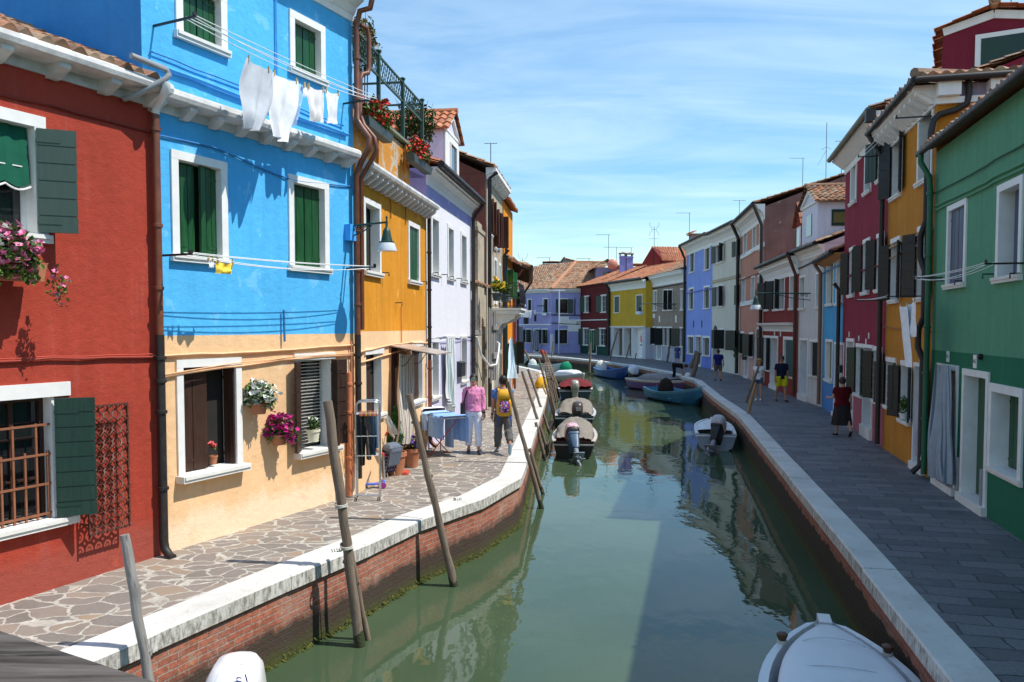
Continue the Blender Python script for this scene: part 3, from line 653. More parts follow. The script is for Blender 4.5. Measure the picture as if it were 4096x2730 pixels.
vc=5.79
H.cornice(vc,stonecornice(.12,.28,.3),M['coping_w'],.16,H.L,br=.5,brsz=(.12,.23,.15))
ctop=H.q('4',1290,120)[1]
H.cornice(ctop-.1,cyma(.42,.32),M['white'],0,H.L,name='eaves_cornice')
H.tube('gutter',[(-.1,.4,ctop+.34),(H.L+.35,.4,ctop+.34)],.075,M['copper'],12,60)
H.roof(ctop+.36,18,.36,M['tile_old'],d=4); H.h=ctop+.3
# pipes at the yellow corner
pu=.06
H.tube('drainpipe',[(pu,.11,.3),(pu,.11,2.86)],.055,M['pipeblk'],12,60,[(pu,.11,c) for c in (.8,1.4,2.0,2.5)])
H.tube('drainpipe',[(pu,.11,2.86),(pu,.11,vc-.12),(pu-.02,.2,vc+.1),(pu-.02,.36,vc+.3),(pu-.02,.38,vc+.5),(pu-.02,.2,vc+.72),(pu-.02,.12,vc+.85),(pu-.02,.12,ctop-.2),(pu-.02,.2,ctop+.05),(pu-.1,.36,ctop+.1),(pu-.12,.4,ctop+.3)],.05,M['copper'],12,60,[(pu,.11,c) for c in (3.4,4.0,4.7)]+[(pu-.02,.12,c) for c in (vc+1.2,vc+1.9,vc+2.5)])
H.tube('side_pipe',[(pu-.12,.12,2.95),(pu-.12,.12,vc-.16),(pu-.14,.26,vc+.05),(pu-.16,.44,vc+.3),(pu-.14,.4,vc+.52),(pu-.11,.2,vc+.75),(pu-.11,.12,vc+.95),(pu-.11,.12,vc+1.55),(pu-.15,.14,vc+1.66),(pu-.3,.16,vc+1.72),(pu-.33,.16,vc+1.82),(pu-.33,.16,vc+2.35),(pu-.28,.15,vc+2.5),(pu-.12,.13,vc+2.5)],.042,M['copper'],10,60)
pe=paint((.6,.2,.09),.6,.15); pe2=paint((.88,.5,.26),.7,.1)
H.tube('gas_pipe',[(.26,.06,.02),(.26,.06,2.2)],.05,pe,10,60,[(.26,.06,c) for c in (.7,1.5,2.)]); H.tube('gas_pipe',[(.17,.05,.3),(.17,.05,2.75)],.014,pe,8,60)
H.cable([(.05,.03,2.68),(2,.03,2.64),(H.L-.05,.03,2.62)],.022,pe2); H.cable([(.05,.03,2.52),(1.4,.03,2.5),(2.4,.03,2.46),(H.L-.1,.03,2.34)],.02,pe2); H.cable([(.1,.055,2.55),(1.6,.055,2.53),(2.4,.055,2.5),(H.L-.1,.055,2.37)],.008,pe2)
bl=paint((.035,.2,.5),.6,.12); bl2=paint((.06,.36,.82),.5,.1)
H.cable([(.08,.02,H.q('4',1225,1160)[1]),(1.6,.02,5.32),(3.2,.02,5.5),(H.L-.2,.02,H.q('4',45,850)[1])],.012,bl)
q0=H.q('4',0,400); q1=H.q('4',560,598); H.cable([(H.L-.0,.04,q0[1]+.0),(q1[0],.04,q0[1]-.02),(.2,.04,q0[1]-.03)],.03,bl2,name='blue_conduit'); H.cable([(H.L-.1,.03,q0[1]+.14),(.3,.03,q0[1]+.1)],.01,bl)
q0=H.q('4',780,0); q1=H.q('4',778,410); H.cable([(q0[0],.03,ctop-.1),(q0[0],.03,q1[1]-.6)],.014,bl2)
q0=H.q('5',915,420); q1=H.q('5',928,640); H.tube('vent_pipe',[(q0[0],.05,q0[1]),(q0[0],.06,q1[1])],.018,paint((.05,.18,.4),.5),8,60)
H.finish()
# --- ochre house with roof terrace
Y0=ground(1434,1973); Y1=ground(1709,1799); W1=ground(1885,1687)
C_OCH=(.72,.29,.02)
H=House('ochre_house','ochre yellow house with white bracketed cornice and railed roof terrace',Y0,Y1,stucco(C_OCH,.18,(.78,.36,.06),.63,.6),5.95,D=6.,low=stucco((.86,.57,.32),.1,None,.6,.12),low_v=2.92)
yel=H
H.win('7',195,70,335,712,(0,None),M['shgreen'],boards=2,ft=.1,bars=None,glass=False)
H.win('7',547,258,640,772,(0,0),M['shgreen'],boards=2,ft=.1,glass=False,depth=.08)
vc=5.685
H.cornice(vc,stonecornice(.12,.27,.34),M['coping_w'],0.0,H.L,br=.34,brsz=(.1,.27,.2))
H.win('N',248,318,500,1195,(0,None),M['shbrown'],boards=2,frame='lintel',over=.1,bars=None,leafw=.55,glass=False)
H.door('N',575,262,862,1700,M['shbrown'],ft=.07,step=.18,boards=3,fmat=paint((.55,.28,.13),.7))
H.win('N',858,225,1015,1010,(0,0),M['shbrown'],boards=1,frame='lintel',over=.02,bars=None,glass=False)
mb=MB(); q0=H.q('N',580,264); q1=H.q('N',800,243)
for (a,b) in ((q0[0],q1[0]),): mb.prism([(a+.05,.0,q0[1]),(a+.05,1.0,q0[1]-.18),(a+.05,1.0,q0[1]-.2),(a+.05,0,q0[1]-.02)],(b-a-.1,0,0))
cn=H.build(mb,'canopy',paint((.5,.42,.36),.35,.2,6,.1,.4)); mb=MB()
for u in (q0[0]-.05,q1[0]+.05):
    mb=MB(); mb.bar((u,0,q0[1]-.03),(u,.95,q0[1]-.2),.02); mb.tube([(u,.02,q0[1]-.55)]+[(u,.05+.5*t,q0[1]-.55+.35*t+.05*math.sin(t*9)) for t in [i/8 for i in range(9)]],.009,6)
    mb.tube([(u,.25+.09*math.cos(a)*(1-a/14),q0[1]-.2+.08*math.sin(a)*(1-a/14)) for a in [i*.5 for i in range(18)]],.007,5)
    mb.build('canopy_bracket',M['iron'],cn)
H.cable([(0.1,.03,2.62),(2,.03,2.66),(4.4,.03,2.58),(H.L,.03,2.55)],.02,pe2); H.cable([(1.9,.03,2.5),(3.6,.03,2.44),(H.L,.03,2.36)],.018,pe2)
q0=H.q('7',490,1000); H.cable([(q0[0],.03,3.45),(q0[0],.03,2.62)],.014,paint((.6,.24,.06),.6))
for zx,zy in ((410,90),(527,150)): q0=H.q('7',zx,zy); H.cable([(q0[0],.02,q0[1]),(q0[0],.02,q0[1]-.4)],.012,paint(mul(C_OCH,.4),.7))
for zx,zy in ((455,905),(350,670),(655,740)): q0=H.q('7',zx,zy); H.tube('wall_hook',[(q0[0],.0,q0[1]),(q0[0],.14,q0[1]),(q0[0],.14,q0[1]-.07)],.012,M['iron'],6)
ends=[u for u in (0,H.L)]; uf=0 if (H.A-Y0).length>1 else H.L; sg=1 if uf==0 else -1    # far end of the facade
H.pipe(uf+sg*.1,.1,2.2,M['copper'],.05,.1,(.6,1.3,2.)); H.tube('drainpipe',[(uf+sg*.03,.08,2.2),(uf+sg*.03,.08,5.7),(uf+sg*.03,.2,5.9)],.045,M['pipeblk'],10,60,[(uf+sg*.03,.08,c) for c in (3,3.9,4.8)])
# terrace parapet with flaking ochre paint, green posts and lattice
wp=-.12; flake=stucco((.62,.27,.05),.25,(.5,.42,.32),.56,.5,.8)
t0=H.q('6',560,1050,wp); t1=H.q('6',160,800,wp); pz=H.q('6',430,955,wp)[1]
ua=H.q('6',545,1100,wp)[0]; ub=H.q('6',120,700,wp)[0]
mb=MB(); lo,hi=min(ua,ub),max(ua,ub)+.1
mb.box(lo,hi,wp-.22,wp,6.0,pz-.05); mb.box(lo-.0,lo+.28 if ua<ub else lo,wp-.24,wp+.06,6.0,pz+.0)
um=H.q('6',318,1100,wp)[0]; mb.box(um-.12,um+.12,wp-.2,wp+.05,6.0,pz-.06)
pa=H.build(mb,'terrace_parapet',flake); mb=MB(); mb.box(lo-.03,hi,wp-.26,wp+.09,pz+.002,pz+.06); mb.build('parapet_cap',paint((.2,.25,.17),.7,.25),pa)
gm=paint((.035,.075,.05),.5,.15); tr=H.root; tops=[]
for zx,yb,yt in ((320,790,315),(510,1000,530),(662,1060,695)):
    q0=H.q('6',zx,yt,wp); tops.append(q0); mb=MB(); mb.bar((q0[0],wp,pz-.1 if zx<600 else 6.2),(q0[0],wp,q0[1]),.07); mb.lathe([(.06,q0[1]),(.07,q0[1]+.03),(.02,q0[1]+.06)],8,Matrix.Translation((q0[0],wp,0))); H.build(mb,'pergola_post',gm)
zt=sum(t[1] for t in tops)/3-.06; zb=zt-.42; mb=MB(); ue=[t[0] for t in tops]; e0,e1=min(ue),max(ue)+1.6
for zz in (zt,zb): mb.bar((e0,wp,zz),(e1,wp,zz),.035)
n=int((e1-e0)/.16)
for i in range(n):
    a=e0+(e1-e0)*i/n
    mb.bar((a,wp,zb),(min(e1,a+.3),wp,zt),.012); mb.bar((min(e1,a+.3),wp-.012,zb),(a,wp-.012,zt),.012)
for u in ue: 
    mb.bar((u,wp,zt),(u,wp-3.2,zt),.04)
mb.bar((e0,wp-3.2,zt),(e1,wp-3.2,zt),.04)
H.build(mb,'pergola_lattice',gm)
mb=MB(); mb.box(0,H.L,-6,-.3,6.02,6.06); H.build(mb,'terrace_floor',M['terracotta'])
H.finish()
# --- white and lavender house
C_LAV=(.4,.37,.66)
H=House('white_lavender_house','whitewashed lavender house with dark gutter and tall white framed windows',Y1,W1,stucco((.79,.78,.82),.04,(.5,.47,.72),.68,.12),6.62,D=7.,low=stucco((.62,.6,.76),.08,None,.6,.2),low_v=2.62,side=stucco(C_LAV,.12))
whl=H
for (a,b,c,d) in ((730,205,795,715),(858,283,910,740),(963,343,1010,765)):
    H.win('7',a,b,c,d,(88,None),M['shdkgreen'],boards=2,ft=.1,bars=None,depth=.3,hang=-.24,leafw=.2)
H.win('N',1115,185,1225,960,(86,None),M['shdkgreen'],boards=2,ft=.1,bars=None,depth=.3,hang=-.24,leafw=.2)
H.door('N',1318,150,1432,1500,paint((.16,.17,.17),.6),ft=.06,step=.12)
H.win('N',1508,145,1590,752,(86,None),M['shdkgreen'],boards=2,ft=.08,bars=None,depth=.3,hang=-.24,leafw=.2)
ve=H.q('7',1030,225)[1]
H.cornice(ve-.28,[(0,0),(.012,0),(.012,.28),(0,.28)],stucco(C_LAV,.12,(.7,.68,.78),.6,.6),name='frieze'); H.cornice(ve,cyma(.42,.3),M['white'])
H.tube('gutter',[(-.05,.4,ve+.46),(H.L+.1,.4,ve+.46)],.085,M['pipeblk'],12,60,None)
u_far=0 if (H.A-Y1).length>1 else H.L; sg=1 if u_far==0 else -1
H.tube('drainpipe',[(u_far+sg*.1,.1,.1),(u_far+sg*.1,.1,ve-.1),(u_far+sg*.1,.18,ve+.1),(u_far+sg*.06,.36,ve+.3),(u_far+sg*.05,.4,ve+.42)],.055,M['pipeblk'],10,60,[(u_far+sg*.1,.1,c) for c in (1,2,3.2,4.5,5.5)])
H.cable([(0,.02,2.72),(2,.02,2.68),(4,.02,2.74),(H.L,.02,2.7)],.014,M['pipegrey']); H.cable([(0,.03,2.62),(3,.03,2.6),(H.L,.03,2.62)],.01,paint((.3,.28,.5),.7))
H.roof(ve+.5,20,.36,M['tile_new'],d=3.4,seg=6); H.h=ve+.4
for zx,zy in ((740,670),(815,685),(865,700),(930,715),(975,730)):
    q0=H.q('7',zx,zy); H.tube('wall_hook',[(q0[0],.0,q0[1]),(q0[0],.16,q0[1]),(q0[0],.16,q0[1]-.06)],.014,M['iron'],6)
mb=MB(); q0=H.q('N',1460,480); q1=H.q('N',1515,665); mb.box(q0[0],q1[0],.0,.14,q1[1],q0[1]-.04); mb.prism([(q0[0],0,q0[1]),(q0[0],.16,q0[1]-.05),(q0[0],.16,q0[1]-.07),(q0[0],0,q0[1]-.04)],(q1[0]-q0[0],0,0)); H.build(mb,'letter_box',paint((.03,.035,.04),.4))
# dormer with a small white pediment
wd=-.45; a=H.q('6',838,1010,wd); b=H.q('6',945,1080,wd); pk=H.q('6',905,800,wd); ev=H.q('6',838,915,wd)[1]
un,uf=a[0],b[0]; s1=1 if uf>un else -1; uc=(un+uf)/2; pkv=pk[1]-.16; base=ve+.55; dz=3.6
mb=MB(); P=[(un,wd,base),(uf,wd,base),(uf,wd,ev),(uc,wd,pkv),(un,wd,ev)]
mb.prism(P,(0,-dz,0)); dm=H.build(mb,'dormer',stucco((.68,.64,.8),.1,(.5,.46,.6),.64,.3))
mb=MB(); mb.prism([(un+s1*.0,wd+.03,base),(uf,wd+.03,base),(uf,wd+.03,ev),(un,wd+.03,ev)],(0,-.05,0)); mb.prism([(un-s1*.1,wd+.05,ev),(uf+s1*.1,wd+.05,ev),(uf+s1*.1,wd+.05,ev+.09),(un-s1*.1,wd+.05,ev+.09)],(0,-.06,0))
for (p,q) in (((un-s1*.0,ev+.04),(uc,pkv-.02)),((uf+s1*.0,ev+.04),(uc,pkv-.02))): mb.bar((p[0],wd+.04,p[1]),(q[0],wd+.04,q[1]),.08,.09)
mb.build('pediment',M['white'],dm)
mb=MB(); wu0,wu1=un+s1*.3*abs(uf-un),un+s1*.74*abs(uf-un); mb.box(wu0,wu1,wd+.031,wd+.036,base+.35,ev-.25); mb.build('dormer_pane',M['glass'],dm)
mb=MB()
for (p,q) in (((wu0,base+.35),(wu0,ev-.25)),((wu1,base+.35),(wu1,ev-.25)),((wu0,ev-.25),(wu1,ev-.25)),((wu0,base+.35),(wu1,base+.35))): mb.bar((p[0],wd+.05,p[1]),(q[0],wd+.05,q[1]),.06,.05)
mb.build('dormer_frame',M['white'],dm)
mb=MB()
for e,f in ((un-s1*.18,uc),(uf+s1*.18,uc)):
    tiles(mb,(e,wd+.18,ev-.02),(e,wd-dz,ev-.02),(f,wd-dz,pkv+.16),(f,wd+.18,pkv+.16),16,4,.06,0,6)
mb.tube([(uc,wd+.2,pkv+.2),(uc,wd-dz,pkv+.2)],.09,8); mb.build('dormer_roof',M['tile_new'],dm)
H.finish()
# --- boarded annex between the white house and the old stone house
N1=ground(1945,1640)
H=House('boarded_annex','narrow old annex of bare brick patched with upright grey boards beside the white house',W1,N1,M['plaster_old'],4.4,D=4.); ann=H
u_n=H.L if (H.A-W1).length>1 else 0; sg=-1 if u_n else 1   # near end
U=lambda f:(u_n+sg*f*H.L)
mb=MB(); mb.box(U(.2),U(.62),-.3,.12,0,6.1); mb.box(U(.17),U(.65),-.34,.15,6.1,6.24); mb.box(U(.25),U(.55),-.25,.08,6.24,6.45); H.build(mb,'chimney_breast',M['plaster_old'])
mb=MB(); rng=random.Random(5)
for i in range(7): a=U(.0+i*.055); b=U(.05+i*.055); mb.box(a,b,.03+.02*(i%2),.06+.02*(i%2),.1,3.9+rng.uniform(-.3,.2))
mb.box(U(-.02),U(.42),.1,.14,2.75,2.9); bo=H.build(mb,'board',M['plank'])
mb=MB()
for i in range(8): a=U(.44+i*.065); b=U(.5+i*.065); mb.box(a,b,.33+.02*(i%2),.37+.02*(i%2),1.2+rng.uniform(-.2,.4),3.5+rng.uniform(-.5,.2))
mb.box(U(.6),U(1.0),.4,.46,2.9,3.05); mb.box(U(.62),U(1.0),.4,.46,1.9,2.1); H.build(mb,'board',M['plank'])
H.tube('hanging_hose',[(U(.05),.15,2.7),(U(.15),.25,2.1),(U(.4),.4,1.7),(U(.7),.5,1.7),(U(.88),.5,2.1),(U(.95),.5,2.4),(U(1.0),.4,2.45)],.035,M['pipewht'],8,60)
H.roof(4.4,16,.15,M['tile_old'],d=2); H.finish()
# --- old stone house with balcony
O1=ground(2010,1593)
H=House('old_stone_house','tall weathered stone house with reddish gable wall brown shutters and an iron balcony',N1,O1,M['plaster_old'],8.5,D=9.,side=stucco((.23,.075,.055),.2,(.16,.05,.04),.6,.3)); old=H
u_n=H.L if (H.A-N1).length>1 else 0; sg=-1 if u_n else 1; U=lambda f:(u_n+sg*f*H.L)
ve=8.45
H.cornice(ve,[(0,0),(.32,.1),(.36,.12),(.36,.26),(0,.26)],M['white'],br=.42,brsz=(.16,.28,.24)); H.roof(ve+.28,22,.32,M['tile_old'],d=4.5,u0=-.2,u1=H.L+.2)
for fa,fb_,z0,z1,sh in ((.16,.3,6.35,7.8,(150,70)),(.42,.58,6.0,7.6,(140,80)),(.66,.8,6.1,7.6,(140,85))):
    H.win(None,0,0,0,0,sh,M['shred'],uv=(min(U(fa),U(fb_)),max(U(fa),U(fb_)),z0,z1),frame='lintel',over=.0,boards=3,bars=None,leafw=.34)
w,o=H.win(None,0,0,0,0,None,None,uv=(min(U(.42),U(.6)),max(U(.42),U(.6)),3.9,5.7),frame='full',bars=(4,6),sill=False,sash=M['pipegrey'])
H.win(None,0,0,0,0,None,None,uv=(min(U(.72),U(.86)),max(U(.72),U(.86)),4.0,5.6),bars=(4,6),sash=M['pipegrey'])
H.door(None,0,0,0,0,M['plank_brown'],uv=(min(U(.2),U(.36)),max(U(.2),U(.36)),0,2.5),ft=.14)
mb=MB()
for f in (.12,.5,.64): mb.box(U(f),U(f+.05),.0,.14,0,2.7); mb.box(U(f-.01),U(f+.06),-.01,.2,2.7,2.95)
mb.box(U(.1),U(.72),.0,.18,2.96,3.1); H.build(mb,'stone_pilaster',M['stone'])
H.tube('drainpipe',[(U(.02),.12,.1),(U(.02),.12,ve-.1),(U(.02),.4,ve+.1)],.07,M['pipeblk'],10,60); H.tube('drainpipe',[(U(.94),.12,.1),(U(.94),.12,6),(U(.94),.3,6.2)],.06,M['pipeblk'],10,60)
mb=MB(); b0,b1=min(U(.34),U(.76)),max(U(.34),U(.76)); mb.box(b0-.05,b1+.05,.0,1.05,3.5,3.64); mb.box(b0-.1,b1+.1,.0,1.12,3.645,3.72)
for u in (b0+.1,b1-.25):
    mb.prism([(u,0,3.495),(u,.9,3.495),(u,.85,3.35),(u,.6,3.2),(u,.35,3.12),(u,.25,2.95),(u,0,2.85)],(.16,0,0))
bal=H.build(mb,'balcony',M['stone']); mb=MB()
belly=lambda t:.09*math.sin(t*math.pi)*(1.4-t)
def post(u,w,du,dw,r=.012):
    mb.tube([(u+du*belly(t),w+dw*belly(t),3.72+.95*t) for t in [i/8 for i in range(9)]],r,5)
for i in range(15): post(b0+(b1-b0)*i/14,1.0,0,1)
for i in range(1,7):
    post(b0,1.0*i/7,-1,0); post(b1,1.0*i/7,1,0)
for zz in (3.8,4.15,4.67): mb.tube([(b0,.0,zz),(b0,1.0,zz),(b1,1.0,zz),(b1,0,zz)],.018,6)
for i in range(14):
    c=b0+(b1-b0)*(i+.5)/14; mb.tube([(c+.05*math.cos(a),1.06,3.98+.12*math.sin(a)) for a in [k*math.pi/5 for k in range(11)]],.008,4); mb.tube([(c+.06*math.cos(a),1.04,4.38+.14*math.sin(a)) for a in [k*math.pi/5 for k in range(11)]],.007,4)
mb.build('railing',M['iron'],bal); H.finish()
# --- narrow orange house, then the dark red one at the bend
O2=ground(2046,1563)
H=House('orange_house','narrow bright orange house past the balcony',O1,O2,stucco((.78,.27,.012),.12,None,.6,.4),8.3,D=8.)
u_n=H.L if (H.A-O1).length>1 else 0; sg=-1 if u_n else 1; U=lambda f:(u_n+sg*f*H.L)
H.root.location+=H.n*.05
H.win(None,0,0,0,0,(110,110),paint((.02,.16,.05),.5),uv=(min(U(.3),U(.7)),max(U(.3),U(.7)),4.2,5.6),frame='lintel',over=0,bars=None,leafw=.3); H.door(None,0,0,0,0,M['shdkgreen'],uv=(min(U(.45),U(.85)),max(U(.45),U(.85)),0,2.4)); H.win(None,0,0,0,0,(100,100),M['shdkgreen'],uv=(min(U(.06),U(.3)),max(U(.06),U(.3)),1,2.4),frame='lintel',over=0,bars=None,leafw=.4)
H.roof(8.35,20,.25,M['tile_new'],d=4); mb=MB(); tiles(mb,(-.1,.4,5.85),(H.L+.1,.4,5.85),(H.L+.1,.0,6.05),(-.1,.0,6.05),14,2,.06); H.build(mb,'lean_to_roof',M['tile_old'])
H.tube('drainpipe',[(U(.97),.5,5.7),(U(.97),.12,5.2),(U(.97),.12,.1)],.055,M['copper'],10,60); H.tube('drainpipe',[(U(.03),.1,0.1),(U(.03),.1,7.6)],.06,M['shdkgreen'],10,60); H.finish()
O3=ground(2066,1500)
H=House('dark_red_house','dark red house with deep overhanging tiled eave at the bend of the quay',O2,O3,stucco((.2,.03,.02),.15,None,.6,.3),6.3,D=7.)
H.win(None,0,0,0,0,(100,100),M['shdkgreen'],uv=(H.L*.35,H.L*.55,.9,2.3),frame='lintel',over=0,bars=None,leafw=.5); H.win(None,0,0,0,0,(100,100),M['shdkgreen'],uv=(H.L*.35,H.L*.55,3.7,5),frame='lintel',over=0,bars=None,leafw=.5)
H.roof(5.85,17,.9,M['tile_old'],d=3.5); mb=MB()
for i in range(9):
    mb=MB(); u=H.L*i/8; mb.bar((u,-.5,6.2),(u,.82,5.78),.08,.12); H.build(mb,'rafter',M['plank_brown'])
H.tube('gutter',[(-.1,.95,5.84),(H.L+.1,.95,5.84)],.07,M['pipeblk'],10,60); H.tube('drainpipe',[(H.L*.95 if (H.B-O3).length<1 else H.L*.05,0.95,5.8),(H.L*.95 if (H.B-O3).length<1 else H.L*.05,.5,5.1),(H.L*.95 if (H.B-O3).length<1 else H.L*.05,.1,4.8),(H.L*.95 if (H.B-O3).length<1 else H.L*.05,.1,.1)],.06,M['pipeblk'],10,60); H.finish()
# ---------------------------------------------------------------- right bank houses
R1p=lambda x:ground(x,1629+(x-3287)*.665)
BK=M['shblack']
def plate(H,z,x,y,txt=None,sz=(.17,.22)):
    u,v=H.q(z,x,y); mb=MB(); mb.box(u-sz[0]/2,u+sz[0]/2,.002,.018,v-sz[1]/2,v+sz[1]/2); o=H.build(mb,'number_plate',M['white'])
    if txt: text_mesh('number',txt,sz[1]*.42,M['black'],Matrix.Translation((u,.02,v))@Matrix.Rotation(math.pi,4,'Z')@Matrix.Rotation(math.pi/2,4,'X'),o,.001)
    return o
def arch(H,z,x0,y0,x1,y1,mat,frame=.1):
    u0,u1,v0,v1=H.rect(z,x0,y0,x1,y1); r=(u1-u0)/2; c=(u0+u1)/2; vs=v1-r
    o,_=H.door(None,0,0,0,0,mat,uv=(u0,u1,0,v1),frame=False,step=.08)
    for sg in (-1,1):
        arc=[(c+sg*r*math.cos(a),.003,vs+r*math.sin(a)) for a in [k*math.pi/16 for k in range(9)]]
        mb=MB(); mb.prism([(c+sg*(r+.03),.003,vs),]+arc+[(c,.003,v1+.04),(c+sg*(r+.03),.003,v1+.04)],(0,-.06,0)); H.build(mb,'arch_spandrel',H.wall)
    mb=MB(); pts=[(c+r,.0,.1),(c+r,0,vs)]+[(c+r*math.cos(a),0,vs+r*math.sin(a)) for a in [k*math.pi/14 for k in range(15)]]+[(c-r,0,.1)]
    for a,b in zip(pts,pts[1:]):
        if (Vector(a)-Vector(b)).length>.01: mb.bar(a,b,.1,.08,up=Vector((0,1,0)),ext=.004)
    mb.build('arch_frame',M['stone'],o); return o
# --- green house
H=House('green_house','dark green house nearest on the right bank with white framed doors and gutter cables',R1p(3714)-(R1p(3532)-R1p(3714)).normalized()*22,R1p(3714),stucco((.12,.32,.19),.12,None,.6,.4),6.62,D=7.,low=stucco((.025,.165,.085),.12,None,.6,.25),low_v=2.555)
grn=H; bl=M['shblue']; uf=H.L if (H.B-R1p(3714)).length<1 else 0.; sg=1 if uf>0 else -1
H.win('12',1005,145,1132,735,(0,0),bl,boards=2,ft=.1,glass=False,depth=.09); 
q0=H.rect('12',1375,60,1500,690); H.win(None,0,0,0,0,(None,0),bl,uv=(q0[1]-1.0,q0[1],q0[2],H.q('11',1378,1375)[1]),boards=2,ft=.11,glass=False,leafw=.62,depth=.2)
H.door('12',930,1295,1073,1700,paint((.03,.02,.016),.7),ft=.1,step=.13,boards=2)
H.door('12',1118,1335,1303,1700,M['shgreen'],ft=.11,step=.14,boards=2,depth=.22)
q0=H.q('12',1315,1440); q1=H.q('13',1287,700); H.win(None,0,0,0,0,(0,0),M['shgreen'],uv=(q0[0]-1.35,q0[0],q1[1],q0[1]),boards=3,ft=.13,glass=False,depth=.3,sillw=.04)
gz=H.q('11',900,1045,.3)[1]; H.tube('gutter',[(0,.3,gz),(H.L+.1,.3,gz)],.062,paint((.035,.022,.02),.5,.3,8),12,60); H.roof(gz+.05,17,.27,M['tile_old'],d=3.5,seg=8); H.h=gz+.0
H.tube('drainpipe',[(uf-sg*.1,.3,gz-.04),(uf-sg*.1,.3,gz-.2),(uf-sg*.12,.14,gz-.5),(uf-sg*.12,.12,gz-.8),(uf-sg*.12,.12,.5),(uf-sg*.12,.12,.1)],.055,M['pipegrn'],12,60,[(uf-sg*.12,.12,c) for c in (1.2,2.1,3.0,4.4,5.6)])
gd=paint((.03,.1,.05),.7,.2); gl=paint((.09,.3,.16),.6,.15)
for (a,b,r_,m_) in ((H.q('11',920,1430)[1],H.q('11',1561,1060)[1],.014,gd),(H.q('11',915,1512)[1],H.q('11',1561,1215)[1],.02,gl),(H.q('11',915,1545)[1],H.q('11',1561,1255)[1],.018,gl)):
    q0=H.q('11',915,1500)[0]; q1=H.q('11',1561,1200)[0]; v=(a+b)/2; H.cable([(uf-sg*.1,.03,v),(q0*.5+q1*.5,.03,v-.02),(0 if uf else H.L,.03,v+.01)],r_,m_)
plate(H,'S',3794,1427,'453',(.14,.2)); plate(H,'S',3903,1447,'455',(.15,.22))
q0=H.q('12',1252,1250); mb=MB(); mb.lathe([(.05,0),(.05,.06),(.02,.07)],12,Matrix.Translation((q0[0],0,q0[1]))@Matrix.Rotation(-math.pi/2,4,'X')); H.build(mb,'door_bell',M['black'])
for a,b in ((1045,575),(1090,610),(1268,700)):
    q0=H.q('13',a,b); mb=MB(); mb.box(q0[0]-.03,q0[0]+.03,.0,.06,.05,q0[1]); H.build(mb,'flood_barrier_rail',M['pipegrey'])
for zx,zy in ((965,690),(1335,640),(1120,690),(1545,635)): q0=H.q('12',zx,zy); H.tube('wall_hook',[(q0[0],.0,q0[1]),(q0[0],.15,q0[1]),(q0[0],.15,q0[1]-.07)],.013,M['iron'],6)
H.finish()
# --- orange ochre tall house
C_OR=(.54,.22,.025)
H=House('amber_house','tall amber ochre house with toothed white cornice and black shutters beside the green house',R1p(3714),R1p(3532),stucco(C_OR,.16,None,.6,.5),8.1,D=8.,side=stucco((.34,.3,.4),.12,None,.6,.3)); amb=H
un=0. if (H.A-R1p(3714)).length<1 else H.L; sg=1 if un==0 else -1
vt=H.q('11',905,640)[1]; H.h=vt+.5
H.win('11',790,780,888,1320,(0,0),M['shdkgreen'],boards=2,ft=.1,bars=None,glass=False,depth=.26)
H.win('S',3573,540,3606,785,(152,165),BK,frame='lintel',over=0,bars=None,boards=6,hz=True,leafw=.4)
H.win('12',585,385,640,853,(152,165),BK,frame='lintel',over=0,bars=None,boards=7,hz=True,leafw=.36); H.win('12',783,295,845,840,(152,165),BK,frame='lintel',over=0,bars=None,boards=7,hz=True,leafw=.38)
H.win('12',548,1250,612,1660,(152,165),BK,frame='lintel',over=0,bars=None,boards=6,hz=True,leafw=.36); H.win('12',658,1275,722,1765,(152,165),BK,frame='lintel',over=0,bars=None,boards=6,hz=True,leafw=.36)
H.door('12',757,1290,835,1900,paint((.2,.18,.24),.7),ft=.08,step=.16)
ez=H.q('11',836,490,.5)[1]; hc=.4; vt=ez-hc-.03; H.cornice(vt,[(0,0),(.05,0),(.05,hc*.3),(.42,hc*.8),(.42,hc),(0,hc)],M['white'],0,H.L,br=.42,brsz=(.14,.38,hc*.7)); H.h=vt+hc-.02
u0,u1=-.3 if un==0 else -.05,H.L+(.05 if un==0 else .3); us=u0 if un==0 else u1
pb=M['pipeblk']
H.tube('gutter',[(us,.5,ez+.0),(u1 if un==0 else u0,.5,ez+.0)],.066,pb,12,60); H.tube('gutter',[(us,.5,ez+.0),(us,-8,ez+.0)],.066,pb,12,60)
ap=(un+sg*3.6,-4.2,ez+.85); uo=(u1 if un==0 else u0); apf=(uo,-4.2,ez+.85)
mb=MB(); tiles(mb,(us,.5,ez+.05),(uo,.5,ez+.05),apf,ap,20,12,.06,0,8); tiles(mb,(us,.5,ez+.05),(us,-8.6,ez+.05),ap,ap,40,10,.06,0,8); mb.tube([(us,.5,ez+.13),ap],.1,8); H.build(mb,'roof',M['tile_old'])
def on_side(z,x,y,u):
    d=ray(*px(z,x,y)); Pp=H.world(u,0,0); E=Vector((0,0,EYE)); k=(Pp-E).dot(H.t)/d.dot(H.t); q=H.M.inverted()@(E+d*k); return (u,q.y,q.z)
sp=[on_side('11',x,y,un-sg*.1) for x,y in ((1198,500),(1185,540),(1152,600),(1156,690),(1140,765),(1060,812),(940,845),(895,885),(878,960),(872,1020),(868,1100))]
H.tube('side_drainpipe',sp,.06,pb,12,60)
H.tube('drainpipe',[(un+sg*.06,.14,6.),(un+sg*.06,.14,5.1),(un+sg*.2,.2,4.8),(un+sg*.2,.2,4.4),(un+sg*.06,.14,4.1),(un+sg*.06,.14,3.2),(un+sg*.2,.2,2.95),(un+sg*.2,.2,2.6),(un+sg*.06,.14,2.35),(un+sg*.06,.14,.25),(un+sg*.06,.3,.08)],.06,pb,12,60)
